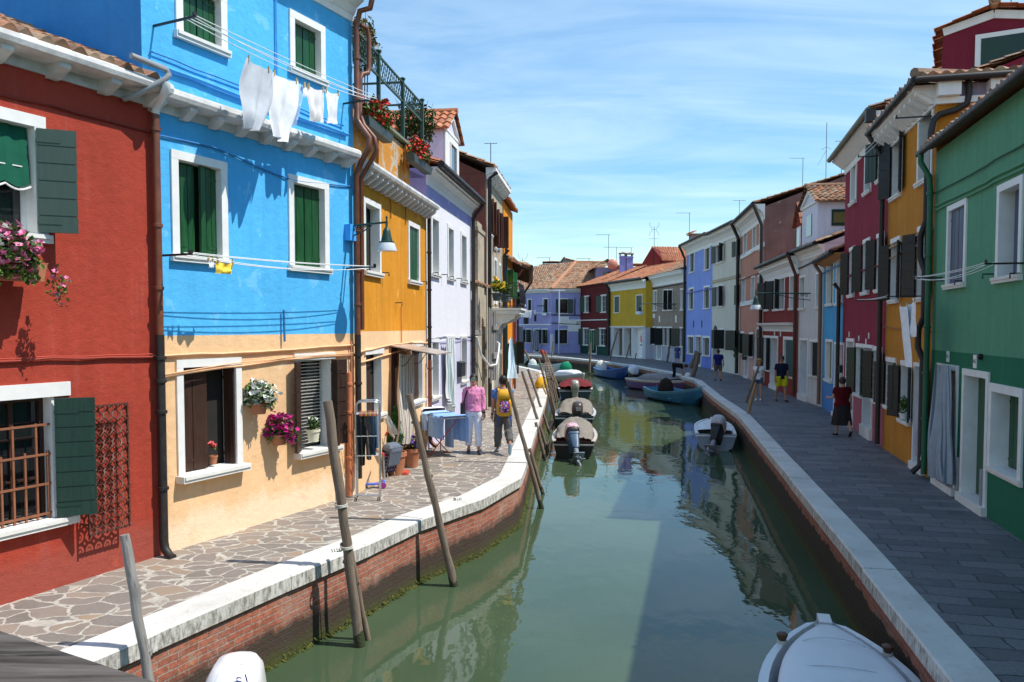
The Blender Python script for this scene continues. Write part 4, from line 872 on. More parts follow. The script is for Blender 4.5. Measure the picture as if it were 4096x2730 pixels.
mb=MB(); mb.box(un-sg*.004,un-sg*.006,-.95,.0,4,vt+.0); H.build(mb,'wall_return',H.wall)
mb=MB(); mb.box(un-sg*.0,un-sg*.1,-1.1,.05,vt,vt+hc*.3); mb.box(un,un-sg*.24,-.35,.05,vt+hc*.3+.005,ez-.05); mb.box(un,un-sg*.24,-1.1,-.85,vt+hc*.3+.005,ez-.05); H.build(mb,'corner_cornice',M['white'])
H.cable([(0,.03,4.9),(H.L/2,.03,4.95),(H.L,.03,4.88)],.03,paint((.4,.25,.12),.7)); H.cable([(0,.03,4.7),(H.L/2,.03,4.72),(H.L,.03,4.62)],.02,paint((.4,.25,.12),.7)); H.cable([(0,.03,2.9),(H.L/2,.03,2.95),(H.L,.03,3.0)],.015,paint((.35,.14,.03),.7))
plate(H,'12',802,1252,None,(.15,.24))
H.tube('drainpipe',[(H.L-un-sg*.05,.15,.1),(H.L-un-sg*.05,.15,vt-.2),(H.L-un-sg*.05,.5,vt+.4)],.06,pb,10,60)
H.finish()
# --- maroon house
C_MA=(.27,.022,.045)
H=House('crimson_house','tall crimson house with plain white cornice and paint faded pink near the pavement',R1p(3532),R1p(3364),stucco(C_MA,.24,None,.6,.5,.35,(.42,.13,.16),1.5),8.3,D=7.); mar=H
un=0. if (H.A-R1p(3532)).length<1 else H.L; sg=1 if un==0 else -1
vt=H.q('11',480,925)[1]; ge=H.q('11',470,735,.5)[1]; hc=.46; vt=ge-hc-.03; H.h=vt+hc-.02
H.win('11',288,1215,326,1495,None,None,ft=.1,glass=True,bars=(2,3)); H.win('11',392,1110,436,1415,(0,0),M['shdkgreen'],boards=2,ft=.1,bars=None,glass=False,depth=.15); H.win('11',490,1010,520,1335,(155,None),M['shdkgreen'],frame='lintel',over=0,bars=None,leafw=.45)
H.win('12',277,450,310,810,(152,165),BK,frame='lintel',over=0,bars=None,boards=6,hz=True,leafw=.36); H.win('12',378,392,420,790,(152,165),BK,frame='lintel',over=0,bars=None,boards=6,hz=True,leafw=.36); H.win('12',480,348,524,772,(152,165),BK,frame='lintel',over=0,bars=None,boards=6,hz=True,leafw=.36)
H.door('12',255,1112,300,1700,paint((.3,.27,.3),.7),ft=.1,step=.14); H.win('12',327,1150,372,1560,(152,165),M['shdkgreen'],frame='lintel',over=0,bars=None,boards=6,hz=True,leafw=.36)
H.door('12',382,1158,440,1800,paint((.3,.29,.36),.7),ft=.09,step=.3); H.win('12',457,1172,508,1612,(152,165),BK,frame='lintel',over=0,bars=None,boards=6,hz=True,leafw=.36)
H.cornice(vt,[(0,0),(.03,0),(.05,hc*.35),(.12,hc*.42),(.38,hc*.86),(.42,hc*.9),(.42,hc),(0,hc)],M['white']); H.tube('gutter',[(0,.5,ge),(H.L,.5,ge)],.075,paint((.2,.2,.15),.7,.2),12,60); H.roof(ge+.04,18,.44,M['tile_old'],d=3.5)
mb=MB(); mb.box(un-.1,un+.1,.34,.56,ge-.3,ge); H.build(mb,'rainwater_hopper',pb)
H.cable([(0,.03,4.55),(H.L/2,.03,4.6),(H.L,.03,4.55)],.03,paint(mul(C_MA,.7),.8)); 
for p in ((273,1085),(345,1115),(398,1140),(418,1095)): plate(H,'12',p[0],p[1],None,(.1,.16))
H.tube('drainpipe',[(H.L-un-sg*.08,.15,.2),(H.L-un-sg*.08,.15,4.2),(H.L-un-sg*.08,.3,4.4)],.06,pb,10,60); H.finish()
# --- narrow blue house
H=House('narrow_blue_house','narrow turquoise blue house wedged between the crimson and the white house',R1p(3364),ground(3287,1629),stucco((.08,.36,.64),.14,None,.6,.5,.35,(.08,.2,.5),1.2),5.35,D=5.)
H.win('10',1293,685,1342,1026,(0,0),M['shtan'],boards=2,ft=.09,bars=None,glass=False,depth=.2); H.win('10',1368,660,1415,1020,(0,0),M['shtan'],boards=2,ft=.09,bars=None,glass=False,depth=.2)
H.win('B',1855,35,1985,970,(0,0),M['shtan'],boards=2,ft=.09,bars=None,glass=False,depth=.2); H.door('B',2040,95,2215,1300,paint((.3,.28,.33),.7),ft=.08,step=.14)
vt=5.2; H.cornice(vt,[(0,0),(.25,.12),(.28,.14),(.28,.2),(0,.2)],paint((.45,.2,.06),.7)); H.tube('gutter',[(0,.4,vt+.22),(H.L,.4,vt+.22)],.08,pb,10,60); H.roof(vt+.26,20,.36,M['tile_new'],d=2.5)
mb=MB(); q0=H.q('12',212,1310); q1=H.q('12',232,1370); mb.box(min(q0[0],q1[0]),max(q0[0],q1[0]),0,.14,q1[1],q0[1]); H.build(mb,'letter_box',M['iron']); plate(H,'12',200,1080,None,(.12,.2))
H.cable([(0,.03,5.05),(H.L,.03,5.0)],.03,paint((.05,.2,.4),.6)); e=H.L if (H.B-ground(3287,1629)).length<1 else 0; H.tube('drainpipe',[(e,.12,.1),(e,.12,5.0),(e,.35,5.35)],.07,paint((.22,.12,.08),.6),10,60); H.finish()
# --- white house with dormer
RW=ground(3287,1629); RR=ground(3189,1594); RP=ground(3050,1539); RC=ground(2957,1501); RL_=ground(2846,1477); RB=ground(2742,1455)
H=House('white_dormer_house','dirty white house with a white pedimented dormer and green dormer window',RW,RR,stucco((.64,.62,.59),.12,None,.6,.6),5.7,D=6.,side=stucco((.62,.62,.72),.08))
H.win('10',1077,795,1118,1060,(0,0),M['shtan'],boards=2,ft=.09,bars=None,glass=False,depth=.2); H.win('10',1207,765,1243,1050,(0,0),M['shtan'],boards=2,ft=.09,bars=None,glass=False,depth=.2)
H.door('B',1308,15,1465,1300,paint((.3,.29,.36),.7),ft=.09,step=.25); H.win('B',1520,35,1712,868,(None,60),BK,frame='lintel',over=.05,bars=None,leafw=.4,depth=.2)
ve=H.q('10',1200,600)[1]-.1; H.h=ve+.3; H.cornice(ve-.1,cyma(.36,.25),M['white']); H.tube('gutter',[(0,.36,ve+.3),(H.L,.36,ve+.3)],.08,pb,10,60); H.roof(ve+.32,20,.34,M['tile_old'],d=3)
H.cable([(0,.03,ve-.35),(H.L*.5,.03,ve-.3),(H.L,.03,ve-.4)],.03,pb); un=0. if (H.A-RW).length<1 else H.L; s1=1 if un==0 else -1
wd=-.25; a=H.q('10',1212,560,wd); b=H.q('10',1092,560,wd); un,uf=a[0],b[0]; ev=H.q('10',1215,215,wd)[1]; uc=(un+uf)/2; pkv=H.q('10',1150,110,wd)[1]-.15; base=ve+.3; dz=3.2
mb=MB(); mb.prism([(un,wd,base),(uf,wd,base),(uf,wd,ev),(uc,wd,pkv),(un,wd,ev)],(0,-dz,0)); dm=H.build(mb,'dormer',stucco((.7,.71,.8),.08,(.3,.3,.33),.7,.3)); mb=MB()
mb.box(min(un,uf)-.08,max(un,uf)+.08,wd-.02,wd+.06,ev,ev+.1)
for (p,q) in (((un,ev+.05),(uc,pkv+.0)),((uf,ev+.05),(uc,pkv+.0))): mb.bar((p[0],wd+.04,p[1]),(q[0],wd+.04,q[1]),.1,.12)
mb.build('pediment',M['white'],dm); mb=MB(); mb.box((un+uf)/2-abs(un-uf)*.16,(un+uf)/2+abs(un-uf)*.16,wd+.002,wd+.03,base+.6,ev-.35); mb.build('dormer_window',M['glass'],dm)

def w_at(u,v,xp):
    best=min(range(0,500),key=lambda i:abs(proj_x(H.world(u,-i*.01,v))-xp)); return -best*.01
proj_x=lambda P:CX+F*P.x/(P.y*_c-(P.z-EYE)*_s)
wa,wb=w_at(un,ev-1,3325),w_at(un,ev-1,3384); vt_=ev-.3; vb_=ev-.3-abs(wb-wa)*1.15
mb=MB(); mb.box(un-s1*.03,un-s1*.001,wb,wa,vb_,vt_); dw=mb.build('side_window',M['shdkgreen'],dm); mb=MB(); mb.box(un-s1*.04,un-s1*.031,wb+.12*abs(wb-wa),wa-.12*abs(wb-wa),vb_+.12,vt_-.12); mb.build('side_shutter',M['sholive'],dm)
mb=MB()
for e,f in ((un-s1*.25,uc),(uf+s1*.25,uc)): tiles(mb,(e,wd+.2,ev-.0),(e,wd-dz-.1,ev-.0),(f,wd-dz-.1,pkv+.22),(f,wd+.2,pkv+.22),15,6,.06,0,8)
mb.tube([(uc,wd+.22,pkv+.26),(uc,wd-dz,pkv+.26)],.09,8); mb.build('dormer_roof',M['tile_old'],dm)
H.finish()
H=House('oxblood_house','low oxblood red house with tiled eave and white shop cornice',RR,RP,stucco((.24,.03,.022),.18,(.4,.3,.24),.72,.4,),5.5,D=6.)
H.win('10',808,828,838,1068,(150,150),BK,frame='lintel',over=0,bars=None,leafw=.55); H.win('10',875,812,915,1066,(150,150),BK,frame='lintel',over=0,bars=None,leafw=.5); H.win('10',920,800,958,1062,(0,0),M['shtan'],boards=2,ft=.12,bars=None,glass=False,depth=.2); H.win('10',1000,783,1042,1058,(0,0),M['shtan'],boards=2,ft=.12,bars=None,glass=False,depth=.2)
H.win('A',1415,495,1500,1005,(150,150),BK,frame='lintel',over=0,bars=None,leafw=.45); H.door('A',1512,500,1605,1250,paint((.28,.27,.33),.7),ft=.12,step=.2); H.win('A',1690,510,1838,1110,(None,60),paint((.05,.12,.12),.5),ft=.14,bars=None,leafw=.5,depth=.2)
ve=H.q('10',1060,630)[1]-.25; H.h=ve+.4; H.cornice(ve-.55,cyma(.75,.35),M['white']); H.tube('gutter',[(0,.46,ve+.28),(H.L,.46,ve+.28)],.09,pb,10,60); H.roof(ve+.3,20,.42,M['tile_old'],d=3)
a=H.q('10',1045,540,-.7); b=H.q('10',1100,540,-.7); ev_=H.q('10',1045,400,-.7)[1]; um=(a[0]+b[0])/2; mb=MB(); mb.prism([(a[0],-.7,ve+.3),(b[0],-.7,ve+.3),(b[0],-.7,ev_),(um,-.7,ev_+.9),(a[0],-.7,ev_)],(0,-2.5,0)); dm=H.build(mb,'dormer',H.wall); mb=MB(); k=abs(a[0]-b[0])*.28; mb.box(um-k,um+k,-.69,-.66,ve+.75,ev_-.15); mb.build('dormer_window',M['white'],dm); mb=MB(); mb.box(um-k+.12,um+k-.12,-.659,-.65,ve+.87,ev_-.27); mb.build('dormer_pane',M['glass'],dm); mb=MB()
for e_ in (a[0],b[0]): tiles(mb,(e_+(e_-um)*.2,-.55,ev_-.1),(e_+(e_-um)*.2,-3.2,ev_-.1),(um,-3.2,ev_+.98),(um,-.55,ev_+.98),8,4,.06,0,6)
mb.build('dormer_roof',M['tile_new'],dm)
q0=H.q('A',1390,355); q1=H.q('A',1860,415); H.cornice(min(q0[1],q1[1])-.1,cyma(.4,.3),M['white'],min(q0[0],q1[0]),max(q0[0],q1[0]),name='shop_cornice')
plate(H,'A',1565,462,None,(.2,.35)); plate(H,'A',1648,460,None,(.2,.35)); e=0. if (H.A-RR).length<1 else H.L; H.tube('drainpipe',[(e,.15,.1),(e,.15,ve-.6),(e,.45,ve+.2)],.07,M['shred'],10,60); H.finish()
# --- peach house, its tall bare side wall above the red roof
H=House('salmon_house','salmon pink three storey house with bare mottled brown side wall',RP,RC,stucco((.55,.25,.17),.14,None,.6,.4,.35,(.6,.38,.33),1.3),8.8,D=10.,side=stucco((.23,.12,.105),.3,(.4,.36,.34),.66,.4)); un=0. if (H.A-RP).length<1 else H.L
for (a,b,c,d) in ((637,455,662,622),(709,405,735,598),(763,378,790,582),(625,812,650,1008),(698,793,723,1000),(752,785,775,995)): H.win('10',a,b,c,d,(0,0),M['shblack'],boards=2,ft=.12,bars=None,glass=False,depth=.26)
H.win('A',1092,440,1138,770,(150,150),BK,frame='lintel',over=0,bars=None,leafw=.55); H.door('A',1148,480,1198,1050,M['plank'],ft=.14,step=.1); H.win('A',1215,450,1262,815,(150,150),BK,frame='lintel',over=0,bars=None,leafw=.55); arch(H,'A',1300,390,1362,1100,paint((.3,.28,.28),.7))
vt=H.q('10',770,330)[1]-.3; H.h=vt+.7; H.cornice(vt,cyma(.8,.5),M['white']); H.tube('gutter',[(0,.6,vt+.84),(H.L,.6,vt+.84)],.1,pb,10,60); H.roof(vt+.88,17,.55,M['tile_old'],d=5)
mb=MB(); v_=H.q('10',640,640)[1]; mb.box(0,H.L,.004,.06,v_-.1,v_+.15); v_=H.q('10',640,1015)[1]; mb.box(0,H.L,.004,.06,v_-.1,v_+.15); H.build(mb,'sill_band',M['white']); H.cable([(0,.03,5.9),(H.L,.03,5.9)],.04,paint((.25,.12,.08),.8))
e=H.L-un; H.tube('drainpipe',[(un,.15,.1),(un,.15,vt-.3),(un,.6,vt+.8)],.09,pb,10,60); H.finish()
# --- cream house
H=House('cream_house','cream three storey house with paired black shutters and an arched doorway',RC,RL_,stucco((.68,.64,.54),.09,None,.6,.3),9.,D=9.); e=0. if (H.A-RC).length<1 else H.L
for (a,b,c,d) in ((418,548,476,688),(575,508,612,645),(424,868,474,1038),(594,850,612,1030),):
    H.win('10',a,b,c,d,(166,140),BK,frame='lintel',over=0,bars=None,leafw=.55 if a<500 else .4)
arch(H,'A',706,345,775,1000,paint((.25,.22,.2),.7)); H.win('A',795,395,862,705,(150,95),BK,frame='lintel',over=0,bars=None,leafw=.7); H.win('A',1000,400,1050,735,(150,150),BK,frame='lintel',over=0,bars=None,leafw=.7)
vt=H.q('10',600,440)[1]-.2; H.h=vt+.6; H.cornice(vt-.1,cyma(.8,.5),M['white']); H.roof(vt+.75,17,.55,M['tile_old'],d=4.5); H.tube('gutter',[(0,.62,vt+.72),(H.L,.62,vt+.72)],.09,pb,10,60); H.cornice(H.q('10',500,830)[1],[(0,0),(.06,.02),(.08,.2),(0,.22)],paint((.45,.38,.26),.7),name='string_course'); H.tube('drainpipe',[(e,.18,.1),(e,.18,vt-.3),(e,.6,vt+.6)],.11,pb,10,60); H.finish()
# --- lavender blue house
H=House('periwinkle_house','periwinkle blue three storey house with white framed shop front',RL_,RB,stucco((.27,.36,.78),.12,None,.6,.4,.35,(.14,.2,.6),1.5),8.9,D=9.)
for (a,b,c,d) in ((212,605,250,765),(330,572,374,745),(207,888,245,1060),(325,873,371,1052)): H.win('10',a,b,c,d,(0,0),BK,boards=2,ft=.14,bars=None,glass=False,depth=.2)
H.win('A',348,490,440,770,None,None,ft=.16,glass=True,bars=None,sill=True); H.door('A',460,490,540,1000,M['plank_brown'],ft=.14); H.win('A',562,500,662,800,None,None,ft=.16,bars=None)
vt=H.q('10',390,555)[1]; H.h=vt+.6; H.cornice(vt,cyma(.85,.5),M['white']); H.roof(vt+.85,17,.55,M['tile_old'],d=4.5); H.tube('gutter',[(0,.62,vt+.85),(H.L,.62,vt+.85)],.09,pb,10,60); H.cable([(0,.03,5.75),(H.L,.03,5.75)],.05,paint((.15,.2,.5),.7))
for zx in (440,556): q0=H.q('A',zx,290); q1=H.q('A',zx,385); H.tube('wall_rod',[(q0[0],.05,q0[1]),(q1[0],.05,q1[1])],.03,M['iron'],6)
ch=MB(); q0=H.q('10',255,505,-.8); ch.box(q0[0]-.5,q0[0]+.5,-1.2,-.4,vt+.9,vt+1.75); c_=H.build(ch,'chimney',M['brick']); ch=MB(); tiles(ch,(q0[0]-.65,-.2,vt+1.85),(q0[0]+.65,-.2,vt+1.85),(q0[0]+.65,-.8,vt+2.05),(q0[0]-.65,-.8,vt+2.05),6,2,.06); ch.box(q0[0]-.6,q0[0]+.6,-1.35,-.25,vt+1.76,vt+1.84); ch.build('chimney_cap',M['tile_new'],c_)
e=H.L if (H.B-RB).length<1 else 0; H.tube('drainpipe',[(e,.15,.1),(e,.15,vt-.2),(e,.6,vt+.8)],.1,pb,10,60); H.finish()
# ---------------------------------------------------------------- houses closing the view
YB=ground(2609,1437); YC=ground(2581,1437); YD=ground(2440,1424)
H=House('brick_house','brown brick house with white window frames between periwinkle and yellow houses',RB,YB,M['brick'],6.3,D=8.,low=stucco((.42,.42,.48),.15,(.25,.27,.32),.6,.7),low_v=1.35)
H.win('L',925,270,992,635,None,None,ft=.12,bars=(2,2)); H.win('L',1100,258,1183,628,(None,88),BK,ft=.11,bars=None,leafw=.5,hang=-.1); H.win('L',1184,255,1265,625,(None,88),BK,ft=.11,bars=None,leafw=.5,hang=-.1); H.win('L',1400,240,1485,622,None,None,frame='lintel',over=.05,bars=(2,2))
H.win('L',912,900,975,1225,(150,110),BK,frame='lintel',over=.05,bars=None,leafw=.6); H.door('L',990,900,1075,1480,paint((.3,.3,.34),.7),ft=.16); H.win('L',1095,905,1165,1250,(100,None),BK,frame='lintel',over=.05,bars=None,leafw=.7); H.win('L',1175,905,1255,1255,(None,150),BK,frame='lintel',over=.05,bars=None,leafw=.7); H.win('L',1390,910,1465,1270,(150,None),BK,frame='lintel',over=.05,bars=None,leafw=.9)
vt=H.q('L',1200,170)[1]; H.h=vt+.7; H.cornice(vt,cyma(1.0,.5),M['white']); H.roof(vt+1.0,21,.5,M['tile_old'],d=4,cw=.26,rh=.45); H.cable([(0,.03,vt-.1),(H.L,.03,vt-.15)],.05,pb)
for p in ((940,717),(1037,770),(1325,770),(1465,790)): plate(H,'L',p[0],p[1],None,(.35,.6) if p[0]>1000 else (.7,.4))
H.finish()
H=House('mustard_house','mustard yellow upper storey over a white three bay arcade',YC,YD,stucco((.57,.35,.035),.16,None,.6,.35),6.2,D=8.,low=stucco((.55,.55,.6),.07,None,.6,.4),low_v=2.95)
H.win('L',247,368,342,668,(0,0),M['shdkgreen'],ft=.09,depth=.1); H.win('L',628,350,740,668,(0,0),M['shdkgreen'],ft=.09,depth=.1)
for i,(a,b) in enumerate(((235,388),(410,542),(570,735))):
    H.door('L',a,932,b,1500,M['plank_brown'] if i<2 else M['white'],frame=False,step=.1,depth=.7 if i<2 else .5)
vt=H.q('L',500,260)[1]; H.h=vt+.6; H.cornice(vt,cyma(.8,.4),M['white']); H.cornice(2.95,[(0,0),(.1,.02),(.12,.12),(0,.14)],M['white'],name='string_course'); H.roof(vt+.85,21,.5,M['tile_new'],d=4,cw=.26,rh=.45,gable=True); H.tube('gutter',[(0,.6,vt+.85),(H.L,.6,vt+.85)],.14,pb,8,60)
# chamfered end bay
c0=H.M.inverted()@YB; ue=0. if (H.A-YC).length<1 else H.L
mb=MB(); 
for z0,z1,mi in ((-.06,2.95,1),(2.95,H.h,0)): mb.add([(ue,0.,z0),(c0.x,c0.y,z0),(c0.x,c0.y,z1),(ue,0.,z1)],[(0,1,2,3)],mi)
H.build(mb,'corner_bay',[H.wall,H.low]); 
q0=H.rect('L',662,965,728,1350,-.3); mb=MB(); mb.box(q0[0],q0[1],-.475,-.465,q0[2]+.4,q0[3]); po=H.build(mb,'poster',M['white']); mb=MB(); rng=random.Random(9)
for i in range(9): a=rng.uniform(q0[0]+.1,q0[1]-.5); z_=rng.uniform(q0[2]+.6,q0[3]-.3); mb.box(a,a+rng.uniform(.2,.45),-.463,-.46,z_,z_+.06)
mb.build('poster_text',M['black'],po); mb=MB(); mb.box(q0[1]-.55,q0[1]-.2,-.463,-.459,q0[3]-1.1,q0[3]-.5); mb.build('poster_picture',M['fl_coral'],po)
H.finish()
PD=ground(2321,1413); PE=ground(2205,1413); PF=ground(2060,1409)
H=House('dark_crimson_house','dark crimson two storey house with green dado between yellow and violet houses',YD,PD,stucco((.13,.02,.022),.15,None,.6,.3),6.9,D=8.,low=stucco((.02,.06,.045),.2),low_v=1.0)
for (a,b,c,d) in ((1292,455,1380,752),(1580,438,1682,748),(1265,1010,1370,1325),(1550,1010,1668,1340)): H.win('K',a,b,c,d,(158,158),M['shdkgreen'],frame='lintel',over=.12,bars=(2,3),leafw=.7)
H.door('K',1380,1035,1510,1500,M['inside'],frame=True,ft=.12); vt=H.q('K',1500,330)[1]; H.h=vt+.4; H.cornice(vt,cyma(.4,.3),stucco((.16,.03,.03),.1)); H.cornice(H.q('K',1470,885)[1],[(0,0),(.08,.02),(.08,.1),(0,.12)],M['white'],name='string_course'); H.roof(vt+.45,22,.5,M['tile_new'],d=4,cw=.26,rh=.45); e=0. if (H.A-YD).length<1 else H.L; H.tube('drainpipe',[(e,.2,.1),(e,.2,vt-.2),(e,.6,vt+.4)],.16,pb,8,60); H.finish()
# violet corner house: two facades under one hipped roof
C_VI=(.38,.36,.66)
H=House('violet_house','violet corner house under a hipped roof of mottled tiles with a dormer',PD,PE,stucco(C_VI,.1,(.45,.42,.62),.64,.5),7.2,D=8.)
H.win('K',870,495,1012,770,(150,165),M['shdkgreen'],frame='lintel',over=.05,bars=None,leafw=.6,boards=7,hz=True); H.win('K',865,1030,1005,1300,(150,None),M['shdkgreen'],frame='lintel',over=.05,bars=None,leafw=.7,boards=7,hz=True)
vt=7.3; H.cornice(vt-.35,[(0,0),(.1,.02),(.3,.3),(.45,.3),(.45,.42),(0,.42)],M['white'],br=.55,brsz=(.2,.3,.25))
u0=H.q('K',845,870)[0]; u1=H.q('K',1025,905)[0]; v0=H.q('K',930,890)[1]; mb=MB(); mb.box(min(u0,u1),max(u0,u1),.0,.05,v0-.55,v0+.5); H.build(mb,'faded_plaque',M['white'])
q0=H.q('K',1175,970); mb=MB(); mb.box(q0[0]-1.1,q0[0]+1.1,.02,.08,q0[1]-.7,q0[1]+.7); sgn=H.build(mb,'shop_sign',M['white']); mb=MB()
for i,(a,c) in enumerate(((-.1,.5),(.12,.5),(-.5,.2),(-.7,.25),(-.85,.22))): mb.bar((q0[0]+a,.085,q0[1]-.0+.05),(q0[0]+a-.12,.085,q0[1]+c),.07,.01,up=Vector((0,1,0)))
mb.bar((q0[0]-.9,.085,q0[1]+.02),(q0[0]-.4,.085,q0[1]+.02),.05,.01,up=Vector((0,1,0))); mb.build('sign_lettering',M['black'],sgn)
H.cable([(0,.05,4.35),(H.L,.05,4.4)],.06,pb); H.cable([(0,.05,3.3),(H.L*.5,.05,3.35),(H.L,.05,3.5)],.05,pb); q0=H.q('K',1130,500); H.cable([(q0[0],.05,q0[1]),(q0[0],.05,4.4)],.05,pb)
H.finish(); VH=H
H2=House('violet_house_wing',None,PE,PF,H.wall,7.2,D=8.); H2.root.parent=None
for (a,b,c,d) in ((300,505,380,715),(570,495,668,755),(100,510,255,715)): H2.win('K',a,b,c,d,(None,88),BK,ft=.12,bars=None,leafw=.5,hang=-.1)
H2.win('K',265,1025,372,1280,(105,105),M['shdkgreen'],frame='lintel',over=.05,bars=None,leafw=.6); H2.win('K',545,1025,660,1300,(105,105),M['shdkgreen'],frame='lintel',over=.05,bars=None,leafw=.6); H2.door('K',412,1022,520,1500,M['inside'],ft=.12); H2.door('K',130,980,238,1500,M['inside'],ft=.12)
H2.cornice(vt-.35,[(0,0),(.1,.02),(.3,.3),(.45,.3),(.45,.42),(0,.42)],M['white']); H2.cornice(H2.q('K',400,968)[1],[(0,0),(.08,.02),(.08,.12),(0,.14)],M['white'],name='string_course'); H2.cornice(H2.q('K',600,762)[1],[(0,0),(.06,.02),(.06,.1),(0,.12)],M['white'],name='string_course'); H2.finish('wing_wall')
# the wing belongs to the corner house: hang its parts there
mi=VH.root.matrix_basis.inverted()@H2.root.matrix_basis
for ch in list(H2.root.children): ch.parent=VH.root; ch.matrix_basis=mi@ch.matrix_basis
bpy.data.objects.remove(H2.root)
VI=VH.M.inverted(); apx=VI@at_y(2302,1049,95.5); ap2=VI@at_y(2442,1050,95.5); L_=lambda P,z:(lambda q:(q.x,q.y,z))(VI@P)
mb=MB(); d1=(PD-PE).normalized(); o1=Vector((0,-.55,0)); EC=L_(PE+o1,vt+.1); ER=L_(PD+o1+d1*.2,vt+.1); EL=L_(PF+o1,vt+.1); bl_=VI@at_y(2040,1075,104); 
tiles(mb,EC,ER,tuple(ap2),tuple(apx),18,15,.08,0,4); tiles(mb,EL,EC,tuple(apx),(bl_.x,bl_.y,apx.z-.2),26,15,.08,0,4)
mb.build('roof',M['tile_old'],VH.root); mb=MB(); mb.tube([EC,tuple(apx)],.2,6); mb.tube([tuple(apx),tuple(ap2)],.16,6); mb.build('ridge_tiles',M['tile_new'],VH.root)
# dormer with tiled lid on that roof
dm=VI@at_y(2430,1112,91.2); mb=MB(); mb.box(dm.x-1.3,dm.x+1.3,dm.y-.2,dm.y-2.6,dm.z-1.3,dm.z+1.2) ; d_=mb.build('dormer',stucco((.28,.27,.45),.1),VH.root); mb=MB(); mb.box(dm.x-.9,dm.x+.5,dm.y-.199,dm.y-.15,dm.z-.9,dm.z+.7); mb.build('dormer_window',M['glass'],d_)
mb=MB(); tiles(mb,(dm.x-.0,dm.y+.2,dm.z+2.1),(dm.x,dm.y-3,dm.z+2.1),(dm.x+2.0,dm.y-3,dm.z+.9),(dm.x+2.0,dm.y+.2,dm.z+.9),8,6,.08,0,4); tiles(mb,(dm.x,dm.y+.2,dm.z+2.1),(dm.x,dm.y-3,dm.z+2.1),(dm.x-1.8,dm.y-3,dm.z+1.1),(dm.x-1.8,dm.y+.2,dm.z+1.1),8,6,.08,0,4); mb.build('dormer_roof',M['tile_old'],d_)
mb=MB(); mb.lathe([(.02,.2),(.3,.16),(.5,.06),(.62,-.05),(.6,-.06)],14,Matrix.Translation((dm.x-.5,dm.y+.6,dm.z+1.5))@Matrix.Rotation(-math.pi/2,4,'X')); mb.bar((dm.x-.5,dm.y+.2,dm.z+.8),(dm.x-.5,dm.y+.4,dm.z+1.5),.06); mb.build('satellite_dish',paint((.6,.22,.16),.5),d_)
# houses and chimneys behind the front row
def back_house(name,label,xl,xr,ye,yp,Y,mat,roofm,xa=None,deep=7.,rot=0.):
    a=at_y(xl,ye,Y); b=at_y(xr,ye,Y); p=at_y(xa or (xl+xr)/2,yp,Y)
    if rot: b.x=a.x+(b.x-a.x)*.86; p.x=a.x+(p.x-a.x)*.86; p.z-=.2
    e=empty(name,(a.x if rot else (a.x+b.x)/2,Y,0),rot,label,'house'); ox=e.location.x
    mb=MB(); mb.prism([(a.x-ox,0,0),(b.x-ox,0,0),(b.x-ox,0,b.z),(p.x-ox,0,p.z),(a.x-ox,0,a.z)],(0,deep,0)); mb.build('wall',mat,e)
    mb=MB(); n=max(5,int(deep/.3))
    tiles(mb,(a.x-ox-.22,-.22,a.z-.05),(a.x-ox-.22,deep+.2,a.z-.05),(p.x-ox,deep+.2,p.z+.12),(p.x-ox,-.3,p.z+.12),n,max(3,int((p.x-a.x)/.4)),.07,0,4); tiles(mb,(b.x-ox+.3,-.3,b.z),(b.x-ox+.3,deep+.2,b.z),(p.x-ox,deep+.2,p.z+.12),(p.x-ox,-.3,p.z+.12),n,max(3,int((b.x-p.x)/.4)),.07,0,4); mb.tube([(p.x-ox,-.35,p.z+.16),(p.x-ox,deep,p.z+.16)],.12,8)
    mb.build('roof',roofm,e); return e,a,b,p,ox
e,a,b,p,ox=back_house('crimson_attic_house','crimson gable with white verge rising behind the amber house roof',3773,4200,118,48,23.,stucco((.2,.02,.04),.14),M['tile_new'],3976,5.,-R(28.))
mb=MB()
for q in (a,b): mb.bar((q.x-ox,-.03,q.z-.1),(p.x-ox,-.03,p.z-.1),.05,.22)
mb.build('verge_board',M['white'],e); q=at_y(3902,163,23); mb=MB(); q.x=a.x+(q.x-a.x)*.86; mb.box(q.x-ox,q.x-ox+1.6,-.06,.0,q.z-1.2,q.z); w_=mb.build('window',M['white'],e); mb=MB(); mb.box(q.x-ox+.14,q.x-ox+1.46,-.07,-.062,q.z-1.1,q.z-.13); mb.build('pane',M['shdkgreen'],w_)
mb=MB(); mb.lathe([(.14,0),(.16,.1),(.13,.22),(.03,.27)],10,Matrix.Translation((p.x-ox,-.25,p.z+.12))); mb.build('ridge_cap',M['tile_old'],e)
# long red roofed house behind the mustard and brick houses
e=empty('far_red_house',at_y(2650,1200,86),0,'dark red gabled house with bright tiled roof rising behind the brick house','house'); X=lambda x,y,Y=84.:at_y(x,y,Y)-e.location
mb=MB(); g=[X(2556,1320),X(2556,1075),X(2607,990),X(2652,1040),X(2652,1320)]; mb.prism(g,(3,6,0)); mb.build('wall',stucco((.14,.02,.02),.1),e)
mb=MB(); tiles(mb,tuple(X(2650,1044,83.5)),tuple(X(2748,1046,83.5)),tuple(X(2752,990,88)),tuple(X(2604,988,88)),14,9,.09,0,5); mb.build('roof',M['tile_new'],e)
mb=MB(); q=X(2590,1067,83.9); mb.box(q.x,q.x+1.0,q.y-.1,q.y,q.z-.9,q.z+.0); w_=mb.build('window',M['white'],e); mb=MB(); mb.box(q.x+.15,q.x+.85,q.y-.11,q.y-.102,q.z-.8,q.z-.1); mb.build('pane',M['glass'],w_)
back_house('grey_gable_house','low greyish gable behind the violet house roof',2205,2500,1098,1037,104.,stucco((.4,.32,.28),.1),M['tile_old'],2256,8.)
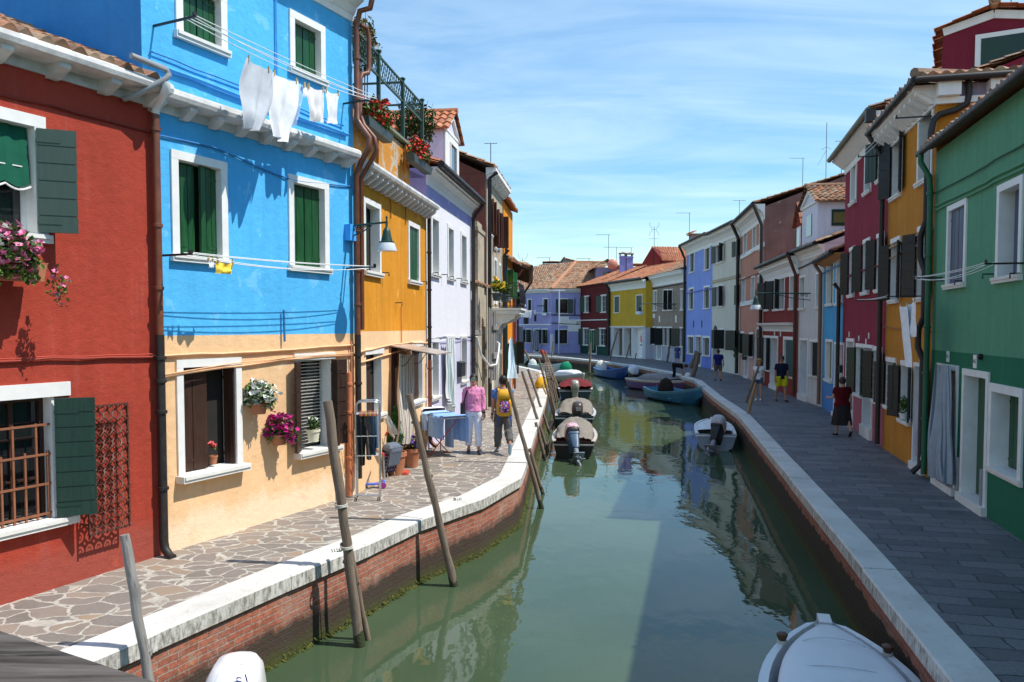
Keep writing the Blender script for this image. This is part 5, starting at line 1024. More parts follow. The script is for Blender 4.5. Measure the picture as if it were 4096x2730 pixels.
back_house('distant_roof_house','low terracotta roofed house far behind left of the violet roof',2100,2260,1120,1085,120.,stucco((.5,.42,.34),.1),M['tile_new'],None,8.)
def chimney(label,x,y0,y1,Y,w,mat,cap):
    b=at_y(x,y1,Y); t=at_y(x,y0,Y); e=empty('chimney',(b.x,Y,b.z-4),0,label,'chimney','chimneys on the far roofs'); h=t.z-b.z+4; mb=MB(); mb.box(-w/2,w/2,-w/2,w/2,0,h-.35); mb.box(-w/2-.06,w/2+.06,-w/2-.06,w/2+.06,h-.55,h-.45); mb.build('stack',mat,e); mb=MB(); k=w/2
    for sx in (-1,1):
        for sy in (-1,1): mb.box(sx*k-.08*(sx>0),sx*k+.08*(sx<0),sy*k-.08*(sy>0),sy*k+.08*(sy<0),h-.36,h-.12)
    mb.box(-k-.1,k+.1,-k-.1,k+.1,h-.12,h-.04); mb.lathe([(k+.1,h-.04),(k*.5,h+.08),(.05,h+.12)],4,Matrix.Rotation(math.pi/4,4,'Z')); mb.build('cap',cap,e)
lv=stucco((.28,.27,.6),.08)
chimney('left twin of the lavender chimney pair behind the mustard house',2490,1012,1100,86.,.62,lv,M['brick']); chimney('right twin of the lavender chimney pair behind the mustard house',2517,1014,1100,86.,.7,lv,M['brick'])
chimney('small white chimney with tile cap above the dark red eave',2098,1052,1085,100.,.8,M['white'],M['tile_new']); chimney('wide tan chimney behind the violet roof',2208,1048,1080,108.,2.4,stucco((.45,.33,.25),.1),M['tile_new']); chimney('low tan chimney left of the wide one',2180,1060,1082,108.,1.4,stucco((.45,.33,.25),.1),M['tile_new']); chimney('terracotta chimney beside the lavender pair',2546,1058,1100,88.,2.2,stucco((.5,.42,.36),.1),M['tile_new'])
# aerials
def aerial(label,x,y0,y1,Y,kind):
    b=at_y(x,y1,Y); t=at_y(x,y0,Y); h=t.z-b.z; e=empty('tv_aerial',b,0,label,'aerial','television aerials on the roofs'); k=Y/3150.*4; r=max(.015,k*.22); mb=MB(); mb.tube([(0,0,-.8),(0,0,h)],r,6); mb.build('mast',M['iron'],e); mb=MB(); s=k
    if kind=='T': mb.tube([(-13*s,0,h),(1.5*s,0,h)],r*.8,5); mb.build('crossbar',M['iron'],e)
    elif kind=='Y':
        mb.tube([(-6*s,0,h),(6*s,0,h)],r*.7,5)
        for i in range(5): mb.tube([(-6*s+3*s*i,-3*s,h),(-6*s+3*s*i,3*s,h+.3*s)],r*.5,4)
        mb.build('dipole',M['iron'],e)
    elif kind=='G':
        for sx in (-1,1):
            mb.tube([(sx*2*s,0,h-2*s),(sx*4.5*s,0,h+1*s),(sx*4.5*s,0,h+4*s)],r*.7,5); mb.tube([(sx*2*s,0,h-4*s),(sx*4.5*s,0,h-7*s),(sx*4.5*s,0,h-9*s)],r*.7,5)
        mb.tube([(-3*s,0,h-3*s),(3*s,0,h-3*s)],r*.7,5); mb.tube([(-5*s,0,h-12*s),(5*s,0,h-12*s)],r*.6,5); mb.build('dipole',M['iron'],e)
    else:
        mb.tube([(-5*s,0,h*.55),(0,0,h*.6),(5*s,0,h*.56)],r*.6,5); mb.tube([(0,0,h*.55),(-8*s,0,h*.3)],r*.4,4); mb.build('stay',M['iron'],e)
for a in (('aerial with long arm above the reddish gable on the left bank',1963,575,640,30.,'Y'),('tall bare mast aerial above the violet roof',2434,940,1050,95.,'T'),('forked aerial left of the lavender chimneys',2465,990,1072,95.,'T'),('short aerial above the lavender chimneys',2525,992,1012,86.,'T'),('bow-tie aerial above the far red house',2616,907,1060,84.,'G'),('mast aerial with side stay at the periwinkle roof',2757,853,965,66.,'T'),('aerial on the cream house roof',2957,803,890,59.,'Y'),('aerial above the salmon side wall',3210,634,760,45.,'T'),('crossed aerial beside the white dormer',3365,566,720,38.,'Y'),('tall whip aerial behind the white dormer',3303,490,735,40.,'S'),('tiny forked aerial at far left of the violet roof',2091,1030,1075,105.,'G'),('small aerial right of the tan chimneys',2198,1032,1062,108.,'T'),('low aerial behind the violet ridge',2356,1035,1050,100.,'T'),('aerial mast at the top right corner',4044,-60,20,24.,'S')): aerial(*a)
# ---------------------------------------------------------------- boats
def rrect(w,d,r,n=3):
    pts=[]
    for cx,cy,a0 in ((w/2-r,d/2-r,0),(-w/2+r,d/2-r,90),(-w/2+r,-d/2+r,180),(w/2-r,-d/2+r,270)):
        for k in range(n+1): a=R(a0+90*k/n); pts.append((cx+r*math.cos(a),cy+r*math.sin(a)))
    return pts
def motor(par,x,z,tilt,cowl,mid,leg,size=1.,text=None,topm=None,turn=0):
    Mx=Matrix.Translation((x,-.1,z))@Matrix.Rotation(R(turn),4,'Z')@Matrix.Rotation(R(-tilt),4,'X')@Matrix.Scale(size,4)
    ring=lambda w,d,z_,y=0,r=.05:[Mx@Vector((p[0],p[1]+y,z_)) for p in rrect(w,d,min(r,w/2.1,d/2.1))]
    mb=MB(); mb.loft([ring(.3,.42,.16,-.1),ring(.35,.52,.2,-.1,.1),ring(.37,.56,.34,-.1,.12),ring(.34,.5,.48,-.09,.13),ring(.26,.38,.55,-.08,.12),ring(.12,.18,.575,-.07,.08)]); o=mb.build('outboard_motor',cowl,par,50)
    mb=MB(); mb.loft([ring(.31,.45,.1,-.1,.06),ring(.33,.48,.158,-.1,.06)]); mb.loft([ring(.2,.26,-.3,-.08,.06),ring(.26,.34,-.05,-.1,.06),ring(.29,.42,.098,-.1,.06)]); mb.box(-.12,.12,.05,.16,-.2,.12,0,Mx); mb.build('midsection',mid,o,50)
    mb=MB(); mb.loft([ring(.05,.16,-.98,-.12,.02),ring(.09,.2,-.72,-.1,.04),ring(.13,.2,-.3,-.08,.05)]); mb.loft([ring(.3,.4,-.66,-.16,.02),ring(.3,.4,-.64,-.16,.02)]); mb.tube([Mx@Vector(p) for p in ((0,.1,-.8),(0,.02,-.8),(0,-.28,-.8),(0,-.34,-.8))],[.02*size,.06*size,.05*size,.02*size],10)
    for k in range(3):
        a=k*2.094; c,s=math.cos(a),math.sin(a); mb.add([Mx@Vector(p) for p in ((c*.03,-.27,-.8+s*.03),(c*.13-s*.05,-.25,-.8+s*.13+c*.05),(c*.15,-.29,-.8+s*.15),(c*.13+s*.05,-.32,-.8+s*.13-c*.05))],[(0,1,2,3)])
    mb.build('lower_leg',leg,o,50)
    if text:
        T=Mx@Matrix.Translation(text[1])@text[2]; text_mesh('motor_lettering',text[0],text[3],text[4],T,o,.004,shear=text[5] if len(text)>5 else 0)
    if topm:
        mb=MB(); mb.loft([ring(.372,.562,.3,-.1,.12),ring(.374,.565,.345,-.1,.125),ring(.345,.505,.485,-.09,.13),ring(.265,.385,.556,-.08,.12),ring(.1,.16,.584,-.07,.07)]); mb.build('cowl_cover',topm,o,50)
    return o
def boat(label,S,B,beam,free,rise,hull,trim,inner,tw=.8,blunt=2.2,band=None,group='boats moored in the canal',keel=-.25,deck=0,benches=(.35,.6)):
    S=Vector((S[0],S[1],WATER)); B=Vector((B[0],B[1],WATER)); d=B-S; L=d.length; root=empty('moored_boat',S,math.atan2(-d.x,d.y),label,'boat',group)
    N=18; hb=lambda s: beam/2*((tw+(1-tw)*math.sin(min(s/.4,1)*math.pi/2)) if s<.4 else max(0.,1-((s-.4)/.6)**blunt)); zg=lambda s: free+rise*s**2.4+rise*.35*(1-s)**3
    rak=lambda s,f: (f-1)*.3*max(0,(s-.75)/.25)*L*.12    # the stem rakes forward towards the gunwale
    def sec(s,ins=0.):
        b=max(hb(s)-ins,.012); g=zg(s); k=(keel if not ins else .06); bb=max(0,(s-.7)/.3); kz=k+(g-.2-k)*bb**2.5 if not ins else min(k+(g-.3)*bb**2,g-.1); c=.1+(g-.25)*bb**2*.6 if not ins else kz+.02
        return [(b,g,1.),(b*.985,g-.12,.93),(b*(.84-.2*bb),c,.5),(b*.4,(c+kz)/2-.02 if not ins else kz,.3),(0,kz,.2)]
    def ring(s,ins=0):
        P=sec(s,ins); P=[(-x,z,f) for x,z,f in P[:-1]]+[P[-1]]+[(x,z,f) for x,z,f in P[:-1][::-1]]
        return [Vector((x,s*L*.97+rak(s,f)+.02*L+(.05 if ins else 0),z)) for x,z,f in P]
    st=[i/N for i in range(N+1)]; mb=MB(); rs=[ring(s) for s in st]; n=len(rs[0])
    for i in range(N):
        for k in range(n-1): mb.add([rs[i][k],rs[i][k+1],rs[i+1][k+1],rs[i+1][k]],[(0,1,2,3)],1 if k in (0,n-2) else 0)
    mb.add(rs[0],[tuple(range(n))],0)
    mb.build('hull',[hull,band or hull],root,35,merge=.001)
    mb=MB(); ri=[ring(s,.07) for s in st[:-1]]; m_=len(ri)
    for i in range(m_-1):
        for k in range(n-1): mb.add([ri[i][k],ri[i][k+1],ri[i+1][k+1],ri[i+1][k]],[(0,1,2,3)])
    mb.add(ri[0],[tuple(range(n))]); mb.add(ri[-1],[tuple(range(n))])
    mb.build('inner_hull',inner,root,35,merge=.001)
    mb=MB(); G=[[rs[i][0]+Vector((-.02,0,-.03)),rs[i][0]+Vector((-.02,0,.018)),ri[min(i,m_-1)][0]+Vector((.01,0,.018)),ri[min(i,m_-1)][0]+Vector((.01,0,-.02))] for i in range(N)]; mb.loft(G)
    G=[[rs[i][-1]+Vector((.02,0,-.03)),rs[i][-1]+Vector((.02,0,.018)),ri[min(i,m_-1)][-1]+Vector((-.01,0,.018)),ri[min(i,m_-1)][-1]+Vector((-.01,0,-.02))] for i in range(N)]; mb.loft(G)
    b0=hb(0); mb.box(-b0-.015,b0+.015,-.03+.02*L,.08+.02*L,free-.02,free+.02); sp=rs[-1][0]; mb.box(-.07,.07,rs[-2][0].y,sp.y+.05,sp.z-.06,sp.z+.03); mb.build('gunwale',trim,root,35)
    if deck:
        mb=MB(); k0=int(N*(1-deck))
        def dk(a,b): s=(k0+(N-k0)*b*.985)/N; w=max(hb(s)-.03,.005); return (-w+2*w*a,s*L*.97+.02*L+.0,zg(s)-.015+.05*(1-(2*a-1)**2)*(w/beam*2))
        mb.grid(dk,8,10); mb.build('foredeck',trim,root,40)
    mb=MB()
    for f in benches: mb=MB(); w=hb(f)-.06; mb.box(-w,w,f*L-.13,f*L+.13,free-.2,free-.16); mb.build('bench',trim,root)
    root['_L']=L; return root,L,hb,zg
def cover(bt,s0,s1,h,mat,over=.06,name='cover',wr=.025,seed=1,pk=.5,end0=.0,pw=.75):
    root,L,hb,zg=bt; mb=MB()
    def f(a,b):
        s=s0+(s1-s0)*b; t=2*a-1; w=hb(min(s,.97))+over; e=min(1,(b+.02)/.22)**.6*min(1,(1-b+.02)/.3)**.6
        x=math.sin(t*math.pi/2)*w if abs(t)<.98 else t*w; z=zg(s)+.03+h*max(0,1-abs(t)**2.4)**pw*e*(1-.25*abs(b-pk)) 
        k=noise.noise(Vector((x*3.2+seed*7,s*L*2.,seed)))*wr+abs(noise.noise(Vector((x*7+b*5,s*3,seed*3))))*wr*1.5
        if abs(t)>.9: z-=.1*(abs(t)-.9)*10
        return (x,s*L*.97+.02*L,z-k)
    mb.grid(f,28,30); return mb.build(name,mat,root,60)
def tarp(par,c,rx,ry,h,mat,name='motor_cover',seed=1):
    mb=MB(); rings=[]
    for i in range(9):
        t=i/8; rr=(1-t**2.6)**.5*.98+.02; 
        rings.append([Vector((c[0]+rx*rr*math.cos(a)*(1+.14*noise.noise(Vector((a*1.3,t*2,seed)))),c[1]+ry*rr*math.sin(a)*(1+.14*noise.noise(Vector((a*1.3,t*2,seed)))),c[2]+h*t)) for a in [k*2*math.pi/18 for k in range(18)]])
    mb.loft(rings); return mb.build(name,mat,par,70)
taupe=cloth((.235,.21,.18)); wht=paint((.72,.73,.74),.35,.05); grywht=paint((.5,.53,.56),.4,.08)
b=boat('wooden boat with taupe canvas cover and tilted pink patterned motor nearest on the left quay',(1.86,23.7),(2.35,28.4),1.42,.44,.3,paint((.012,.008,.007),.4,.3),paint((.55,.47,.42),.4,.15),paint((.3,.09,.04),.5,.2),tw=.86,band=paint((.12,.05,.04),.4,.2))
cover(b,.1,.86,.38,taupe,-.1,seed=3,wr=.06); n_=NT('patterned_cowl'); c_=n_.ramp(n_.noise(n_.tc(scale=(1,1,.35)),16,5,.7,.6),[(.4,(.7,.66,.66)),(.5,(.45,.12,.2)),(.6,(.8,.75,.75))]); motor(b[0],.0,.5,52,M['black'],paint((.04,.09,.16),.35,.1),paint((.2,.24,.28),.3,.1),1.1,topm=n_.fin(c_,.4,.4),turn=14)
b=boat('dark boat with grey gunwales and taupe cover just ahead of the nearest covered boat',(2.42,30.4),(2.95,35.2),1.62,.46,.3,paint((.015,.03,.035),.4,.3),grywht,grywht,tw=.9,band=paint((.1,.2,.26),.4))
cover(b,.12,.88,.44,taupe,-.1,seed=5,wr=.06); motor(b[0],.12,.5,0,paint((.07,.05,.05),.35,.1),paint((.05,.05,.055),.4),M['metal'],1.15,text=('50',(.04,-.383,.34),Matrix.Rotation(math.pi/2,4,'X'),.16,M['white']))
b=boat('grey green boat with maroon tarpaulin and champagne outboard motor third along the left quay',(3.45,43.),(3.9,48.),1.95,.5,.32,paint((.03,.06,.065),.4,.2),grywht,paint((.3,.13,.03),.5,.2),tw=.9,band=paint((.12,.2,.21),.4))
cover(b,.36,.95,.3,cloth((.16,.025,.03)),.02,seed=8,wr=.08); motor(b[0],.0,.42,4,paint((.5,.47,.4),.3,.06,metal=.4),paint((.45,.43,.38),.3,metal=.3),paint((.45,.43,.38),.3),1.25,text=('20',(.0,-.383,.36),Matrix.Rotation(math.pi/2,4,'X'),.12,M['iron']))
b=boat('cream boat with domed white cover behind the maroon covered boat',(3.25,58.3),(5.0,54.6),1.8,.5,.3,paint((.5,.44,.34),.4,.1),wht,wht,band=grywht,tw=.85); cover(b,.18,.82,.36,cloth((.62,.63,.65)),-.16,seed=2)
b=boat('white boat with green trim and bundled green tarpaulin at the end of the left quay',(1.9,70.3),(4.75,66.8),1.7,.6,.45,paint((.6,.6,.57),.4,.08),wht,paint((.03,.25,.12),.5),band=wht); tarp(b[0],(.1,b[1]*.97,.35),.55,.5,.75,cloth((.01,.2,.1)),'green_tarpaulin',3); tarp(b[0],(0,-.1,.2),.42,.45,1.0,cloth((.55,.56,.55)),'motor_cover',4)
b=boat('plain white boat moored far off where the canal turns left',(-1.2,85.),(1.8,83.2),1.7,.75,.3,paint((.55,.57,.58),.4,.08),wht,wht)
b=boat('deep blue boat with high bow and white wrapped motor on the far right',(7.35,65.2),(8.8,58.7),1.7,.5,.6,paint((.01,.04,.17),.4,.2),paint((.06,.2,.5),.4),paint((.03,.12,.36),.4),blunt=2.); tarp(b[0],(0,.15,.35),.5,.5,.95,cloth((.62,.6,.52)),'motor_cover',6); text_mesh('boat_name','NIPA',.3,M['white'],Matrix.Translation((-.8,3.6,.42))@Matrix.Rotation(-math.pi/2,4,'Z')@Matrix.Rotation(math.pi/2,4,'X'),b[0],.02)
BP=boat('cream and purple boat with grey hump cover and white figure at its bow',(8.1,52.1),(10.7,47.0),2.0,.62,.2,paint((.16,.08,.2),.4,.25),wht,wht,band=paint((.6,.5,.36),.4,.15),deck=.3); cover(BP,.22,.74,.42,cloth((.25,.24,.24)),-.1,seed=9); motor(BP[0],.0,.72,18,paint((.6,.65,.75),.25,.05),M['black'],M['black'],1.35)
mb=MB(); y_=BP[1]*.86; mb.lathe([(.04,.7),(.05,.85),(.16,.9),(.2,1.02),(.15,1.15),(.05,1.2)],12,Matrix.Translation((-.45,y_,.05))); mb.build('fender',wht,BP[0],50)
b=boat('turquoise open rowing boat with brown wrapped motor on the right',(8.15,44.9),(9.6,39.2),1.9,.44,.58,paint((.03,.16,.3),.4,.15),paint((.1,.34,.5),.4,.1),paint((.08,.3,.46),.45,.12),blunt=2.,band=paint((.08,.28,.4),.4)); tarp(b[0],(.1,1.7,.25),.45,.45,1.0,cloth((.03,.022,.018)),'motor_cover',7)
b=boat('small white boat with grey tilted motor tied to two thin poles on the right',(6.62,25.4),(7.45,29.2),1.32,.48,.16,paint((.27,.3,.36),.35,.1),wht,paint((.6,.6,.55),.35,.05),tw=.94,blunt=3.6,deck=.66,benches=(.2,)); motor(b[0],.02,.52,48,paint((.42,.4,.42),.35,.1),M['black'],paint((.25,.25,.3),.35),1.15,turn=-18)
b=boat('white boat with blunt bow and brown bollards at the bottom right corner',(2.5,4.9),(3.66,9.12),1.6,.52,.1,wht,wht,wht,tw=.85,blunt=2.8,benches=()); cover(b,.05,.925,.12,paint((.7,.72,.75),.4,.04),-.16,'deck_cover',.0,pk=.5); r_,L_b,hb_,zg_=b
mb=MB()
for s_ in (.45,.62,.78): mb.tube([(t*(hb_(s_)-.2),s_*L_b*.97+.02*L_b,zg_(s_)+.045+.115*max(0,1-abs(t)**2.4)**.75) for t in [q/10-1 for q in range(21)]],.005,5)
mb.build('cover_seam',grywht,r_)
for i,(sx,s) in enumerate(((-1,.80),(1,.79))):
    mb=MB(); c=Matrix.Translation((sx*(hb_(s)-.03),s*L_b*.97+.02*L_b,zg_(s)+.01)); mb.lathe([(.035,0),(.04,.05),(.058,.09),(.06,.11),(.045,.12)],12,c); o=mb.build('bollard',paint((.09,.04,.02),.5,.2),r_,40); mb=MB()
    for k in range(3): mb.tube([c@Vector((.045*math.cos(a),.045*math.sin(a),.012+.014*k+.006*math.sin(a))) for a in [q*math.pi/6 for q in range(13)]],.008,5)
    mb.tube([c@Vector(p) for p in ((.04,0,.02),(sx*.08,-.1,-.02),(sx*.12,-.4,-.12),(sx*.18,-1.0,-.3))],.008,5); mb.build('rope',M['rope'],o)
b=boat('cream boat with white outboard motor at the bottom left below the quay',(-2.42,6.75),(-1.75,2.2),1.4,.42,.3,paint((.55,.5,.38),.4,.1),paint((.6,.5,.3),.4,.1),wht,tw=.9)
navy=paint((.02,.02,.16),.4); mo=motor(b[0],.0,.4,4,paint((.74,.74,.75),.22,.03),grywht,grywht,1.25,turn=180,text=('Johnson',(.065,-.392,.41),Matrix.Rotation(R(62),4,'X')@Matrix.Rotation(math.pi/2,4,'Z'),.078,navy,.2))
Mo=Matrix.Translation((0,-.1,.4))@Matrix.Rotation(math.pi,4,'Z')@Matrix.Rotation(R(-4),4,'X')@Matrix.Scale(1.25,4)
mb=MB(); mb.tube([Mo@Vector(p) for p in ((.13,-.365,.2),(.145,-.362,.3),(.14,-.345,.4),(.11,-.3,.5),(.06,-.2,.56))],.006,5); mb.build('cowl_stripe',navy,mo); mb=MB(); mb.tube([Mo@Vector(p) for p in ((-.1,-.375,.2),(-.105,-.372,.34),(-.095,-.335,.48),(-.07,-.25,.55))],.003,4); mb.tube([Mo@Vector(p) for p in ((.185,-.2,.3),(.175,-.16,.4),(.15,-.1,.5))],.004,4); mb.build('cowl_seam',grywht,mo)
# ---------------------------------------------------------------- mooring poles
def pole(label,top,bot,r0,r1,mat=None,name='mooring_pole',tip=None,dY=0.,seed=None,group='mooring poles along the canal',z0=WATER,thin=False):
    Bp=ground(bot[0],bot[1],z0); T=at_y(top[0],top[1],Bp.y+dY); rng=random.Random(int(top[0]*3+top[1])); d=T-Bp; L=d.length; e=empty(name,Bp,0,label,'mooring pole',group); e.rotation_euler=d.to_track_quat('Z','Y').to_euler(); d=Vector((0,0,L))
    n=14; mb=MB(); pts=[];rs=[]; lo=-.5/ max(L,.1)
    for i in range(n+1):
        f=lo+(1-lo)*i/n; w=Vector((rng.uniform(-1,1),rng.uniform(-1,1),0))*min(r0,.07)*.16*(1 if 0<i<n else 0); pts.append(d*f+w); rs.append((r0+(r1-r0)*f)*rng.uniform(.9,1.08))
    mb.tube(pts,rs,10)
    if not thin:
        for k in range(3): f=rng.uniform(.3,.9); p=d*f; a=rng.uniform(0,6.28); q=p+Vector((math.cos(a),math.sin(a),0))*(r0+(r1-r0)*f)*.95; mb.lathe([(.25*r0,-.3*r0),(.4*r0,0),(.22*r0,.35*r0)],6,Matrix.Translation(q))
    o=mb.build('shaft',mat or M['pole'],e,50)
    mb=MB(); k=min(.2/L,.3); mb.tube([d*lo*.8,d*0,d*k*.6,d*k],[r0*1.06,r0*1.07,r0*1.06,r0*.98],10); mb.build('waterline_algae',M['algae'],e,50)
    if tip: mb=MB(); mb.tube([d*.93,d*1.004],[r1*1.12,r1*1.08],10); mb.build('painted_tip',tip,e)
    return e,Bp,T
P=lambda z,*a:[px(z,a[i],a[i+1]) for i in range(0,len(a),2)]
g=M['pole_grey']
pole('grey split mooring pole at the very bottom left in front of the red house',(498,2140),(645,3020),.05,.046,g)
e,Bp,T=pole('tallest thick mooring pole with rope lashing in front of the peach ground floor',(1310,1605),(1440,2585),.066,.056)
e2,B2,T2=pole('shorter pole lashed beside the thick pole in front of the peach ground floor',(1388,2120),(1472,2560),.036,.03)
mb=MB()
for f in (.57,.4):
    c=Vector((.012,0,(T-Bp).length*f))
    for k in range(3): mb.tube([c+Vector((.082*math.cos(a),.074*math.sin(a),.012*math.cos(a+k)+.022*k)) for a in [q*math.pi/7 for q in range(15)]],.008,5)
Lp=(T-Bp).length; mb.tube([Vector((-.075,-.02,.4*Lp)),Vector((-.11,-.02,.2*Lp)),Vector((-.12,.02,-.1))],.009,5); mb.build('rope',M['rope'],e)
pole('slender leaning pole before the ochre house doorway',(1636,1578),(1817,2345),.062,.05)
pole('long pole leaning against the quay corner beside the backpacker',(2031,1527),(2167,2035),.054,.045); pole('short stub pole at the foot of the corner pole',(2118,1795),(2172,1978),.045,.042,M['pole'])
pole('first of two tall poles on the quay edge past the backpacker',(2088,1486),(2190,1803),.055,.046); pole('second of two tall poles on the quay edge past the backpacker',(2112,1477),(2200,1738),.056,.046); pole('cut off stub pole between the quay and the nearest covered boat',(2143,1690),(2181,1843),.055,.05)
pole('thin dark pole over the yellow bag',(2155,1435),(2222,1684),.06,.045); en,Bn,Tn=pole('pole with a landing net hung on it by the yellow bag',(2177,1455),(2228,1692),.065,.05)
redp=paint((.4,.06,.04),.6); pole('front red tipped pole at the end of the left quay',(2166,1402),(2232,1584),.12,.1,tip=redp); pole('red tipped pole just behind the front one',(2179,1406),(2234,1566),.11,.09,tip=redp); pole('solitary red tipped pole near the striped blue curtain',(2097,1400),(2136,1478),.11,.09,tip=redp)
pole('tan bare stick among the poles by the yellow bag',(2168,1541),(2226,1670),.04,.035,M['pole_tan'],thin=True)
for i,(a,b,l) in enumerate((((2199,1520),(2216,1612),'left of the three thin poles beside the maroon covered boat'),((2207,1526),(2224,1608),'middle of the three thin poles beside the maroon covered boat'),((2217,1540),(2231,1606),'right of the three thin poles beside the maroon covered boat'))): pole(l,a,b,.06,.05,thin=True)
pole('upright weathered pole in front of the dark crimson house',(2362,1371),(2358,1500),.11,.08,thin=True); pole('curved thin pole in front of the violet corner',(2212,1367),(2203,1468),.09,.06,thin=True); pole('long leaning pole before the white arcade',(2469,1328),(2425,1484),.1,.07,thin=True); pole('second leaning pole before the white arcade',(2520,1373),(2494,1476),.09,.06,thin=True); pole('dark thin rod before the arcade right end',(2545,1414),(2530,1484),.06,.05,thin=True)
pole('crooked pole in front of the brick house',(2679,1380),(2660,1499),.1,.09); pole('leaning stump behind the bending person',(2744,1404),(2716,1488),.16,.15); pole('left of the two thick poles behind the turquoise boat',(2787,1405),(2741,1528),.16,.14); pole('right of the two thick poles behind the turquoise boat',(2797,1411),(2753,1574),.16,.14); pole('thin rod at the bow of the turquoise boat',(2839,1516),(2810,1584),.035,.03,M['pole_tan'],thin=True)
pole('darker of the two thin poles tied to the small white boat',(3036,1462),(2949,1712),.05,.045,thin=True); pole('honey coloured pole tied to the small white boat',(3023,1532),(2963,1773),.055,.05,M['pole_tan'],thin=True)
# landing net on its pole
c=at_y(2190,1482,Bn.y-.1); nt=empty('landing_net',c,R(20),'round landing net hanging on a pole at the left quay','landing net'); mb=MB(); mb.tube([(.26*math.cos(a),0,.34*math.sin(a)) for a in [k*math.pi/10 for k in range(21)]],.015,6); mb.tube([(0,0,.34),(-.08,.03,.75)],.02,6); mb.build('hoop',M['pole'],nt); mb=MB(); 
for i in range(7):
    t=-.24+.08*i; w=math.sqrt(max(0,1-(t/.26)**2)); mb.tube([(t,-.12*(1-abs(k))*1.,.34*w*k) for k in (-1,-.6,-.2,.2,.6,1)],.006,4)
    t=-.3+.1*i; w=math.sqrt(max(0,1-(t/.34)**2)); mb.tube([(.26*w*k,-.12*(1-abs(k)),t) for k in (-1,-.6,-.2,.2,.6,1)],.006,4)
mb.build('net',M['rope'],nt)
# ---------------------------------------------------------------- people
def fuse(mb,name,mat,vox=.014,sm=3,par=None,wr=0.,seed=0):
    me=bpy.data.meshes.new('t'); me.from_pydata(mb.v,[],mb.f); bm=bmesh.new(); bm.from_mesh(me); bmesh.ops.recalc_face_normals(bm,faces=bm.faces); bm.to_mesh(me); bm.free()
    o=bpy.data.objects.new('t',me); COL.objects.link(o); r=o.modifiers.new('r','REMESH'); r.mode='VOXEL'; r.voxel_size=vox
    if sm: s=o.modifiers.new('s','SMOOTH'); s.iterations=sm; s.factor=.5
    dg=bpy.context.evaluated_depsgraph_get(); dg.update(); m2=bpy.data.meshes.new_from_object(o.evaluated_get(dg)); bpy.data.objects.remove(o)
    if wr:
        for v in m2.vertices:
            p=v.co; k=noise.noise(Vector((p.x*13+seed,p.y*13,p.z*8)))+.6*noise.noise(Vector((p.x*30,p.y*30+seed,p.z*18))); v.co=p+v.normal*k*wr
    m2.materials.clear(); m2.materials.append(mat); m2.polygons.foreach_set('use_smooth',[True]*len(m2.polygons)); m2.name=name
    q=bpy.data.objects.new(name,m2); COL.objects.link(q)
    if par: q.parent=par
    return q
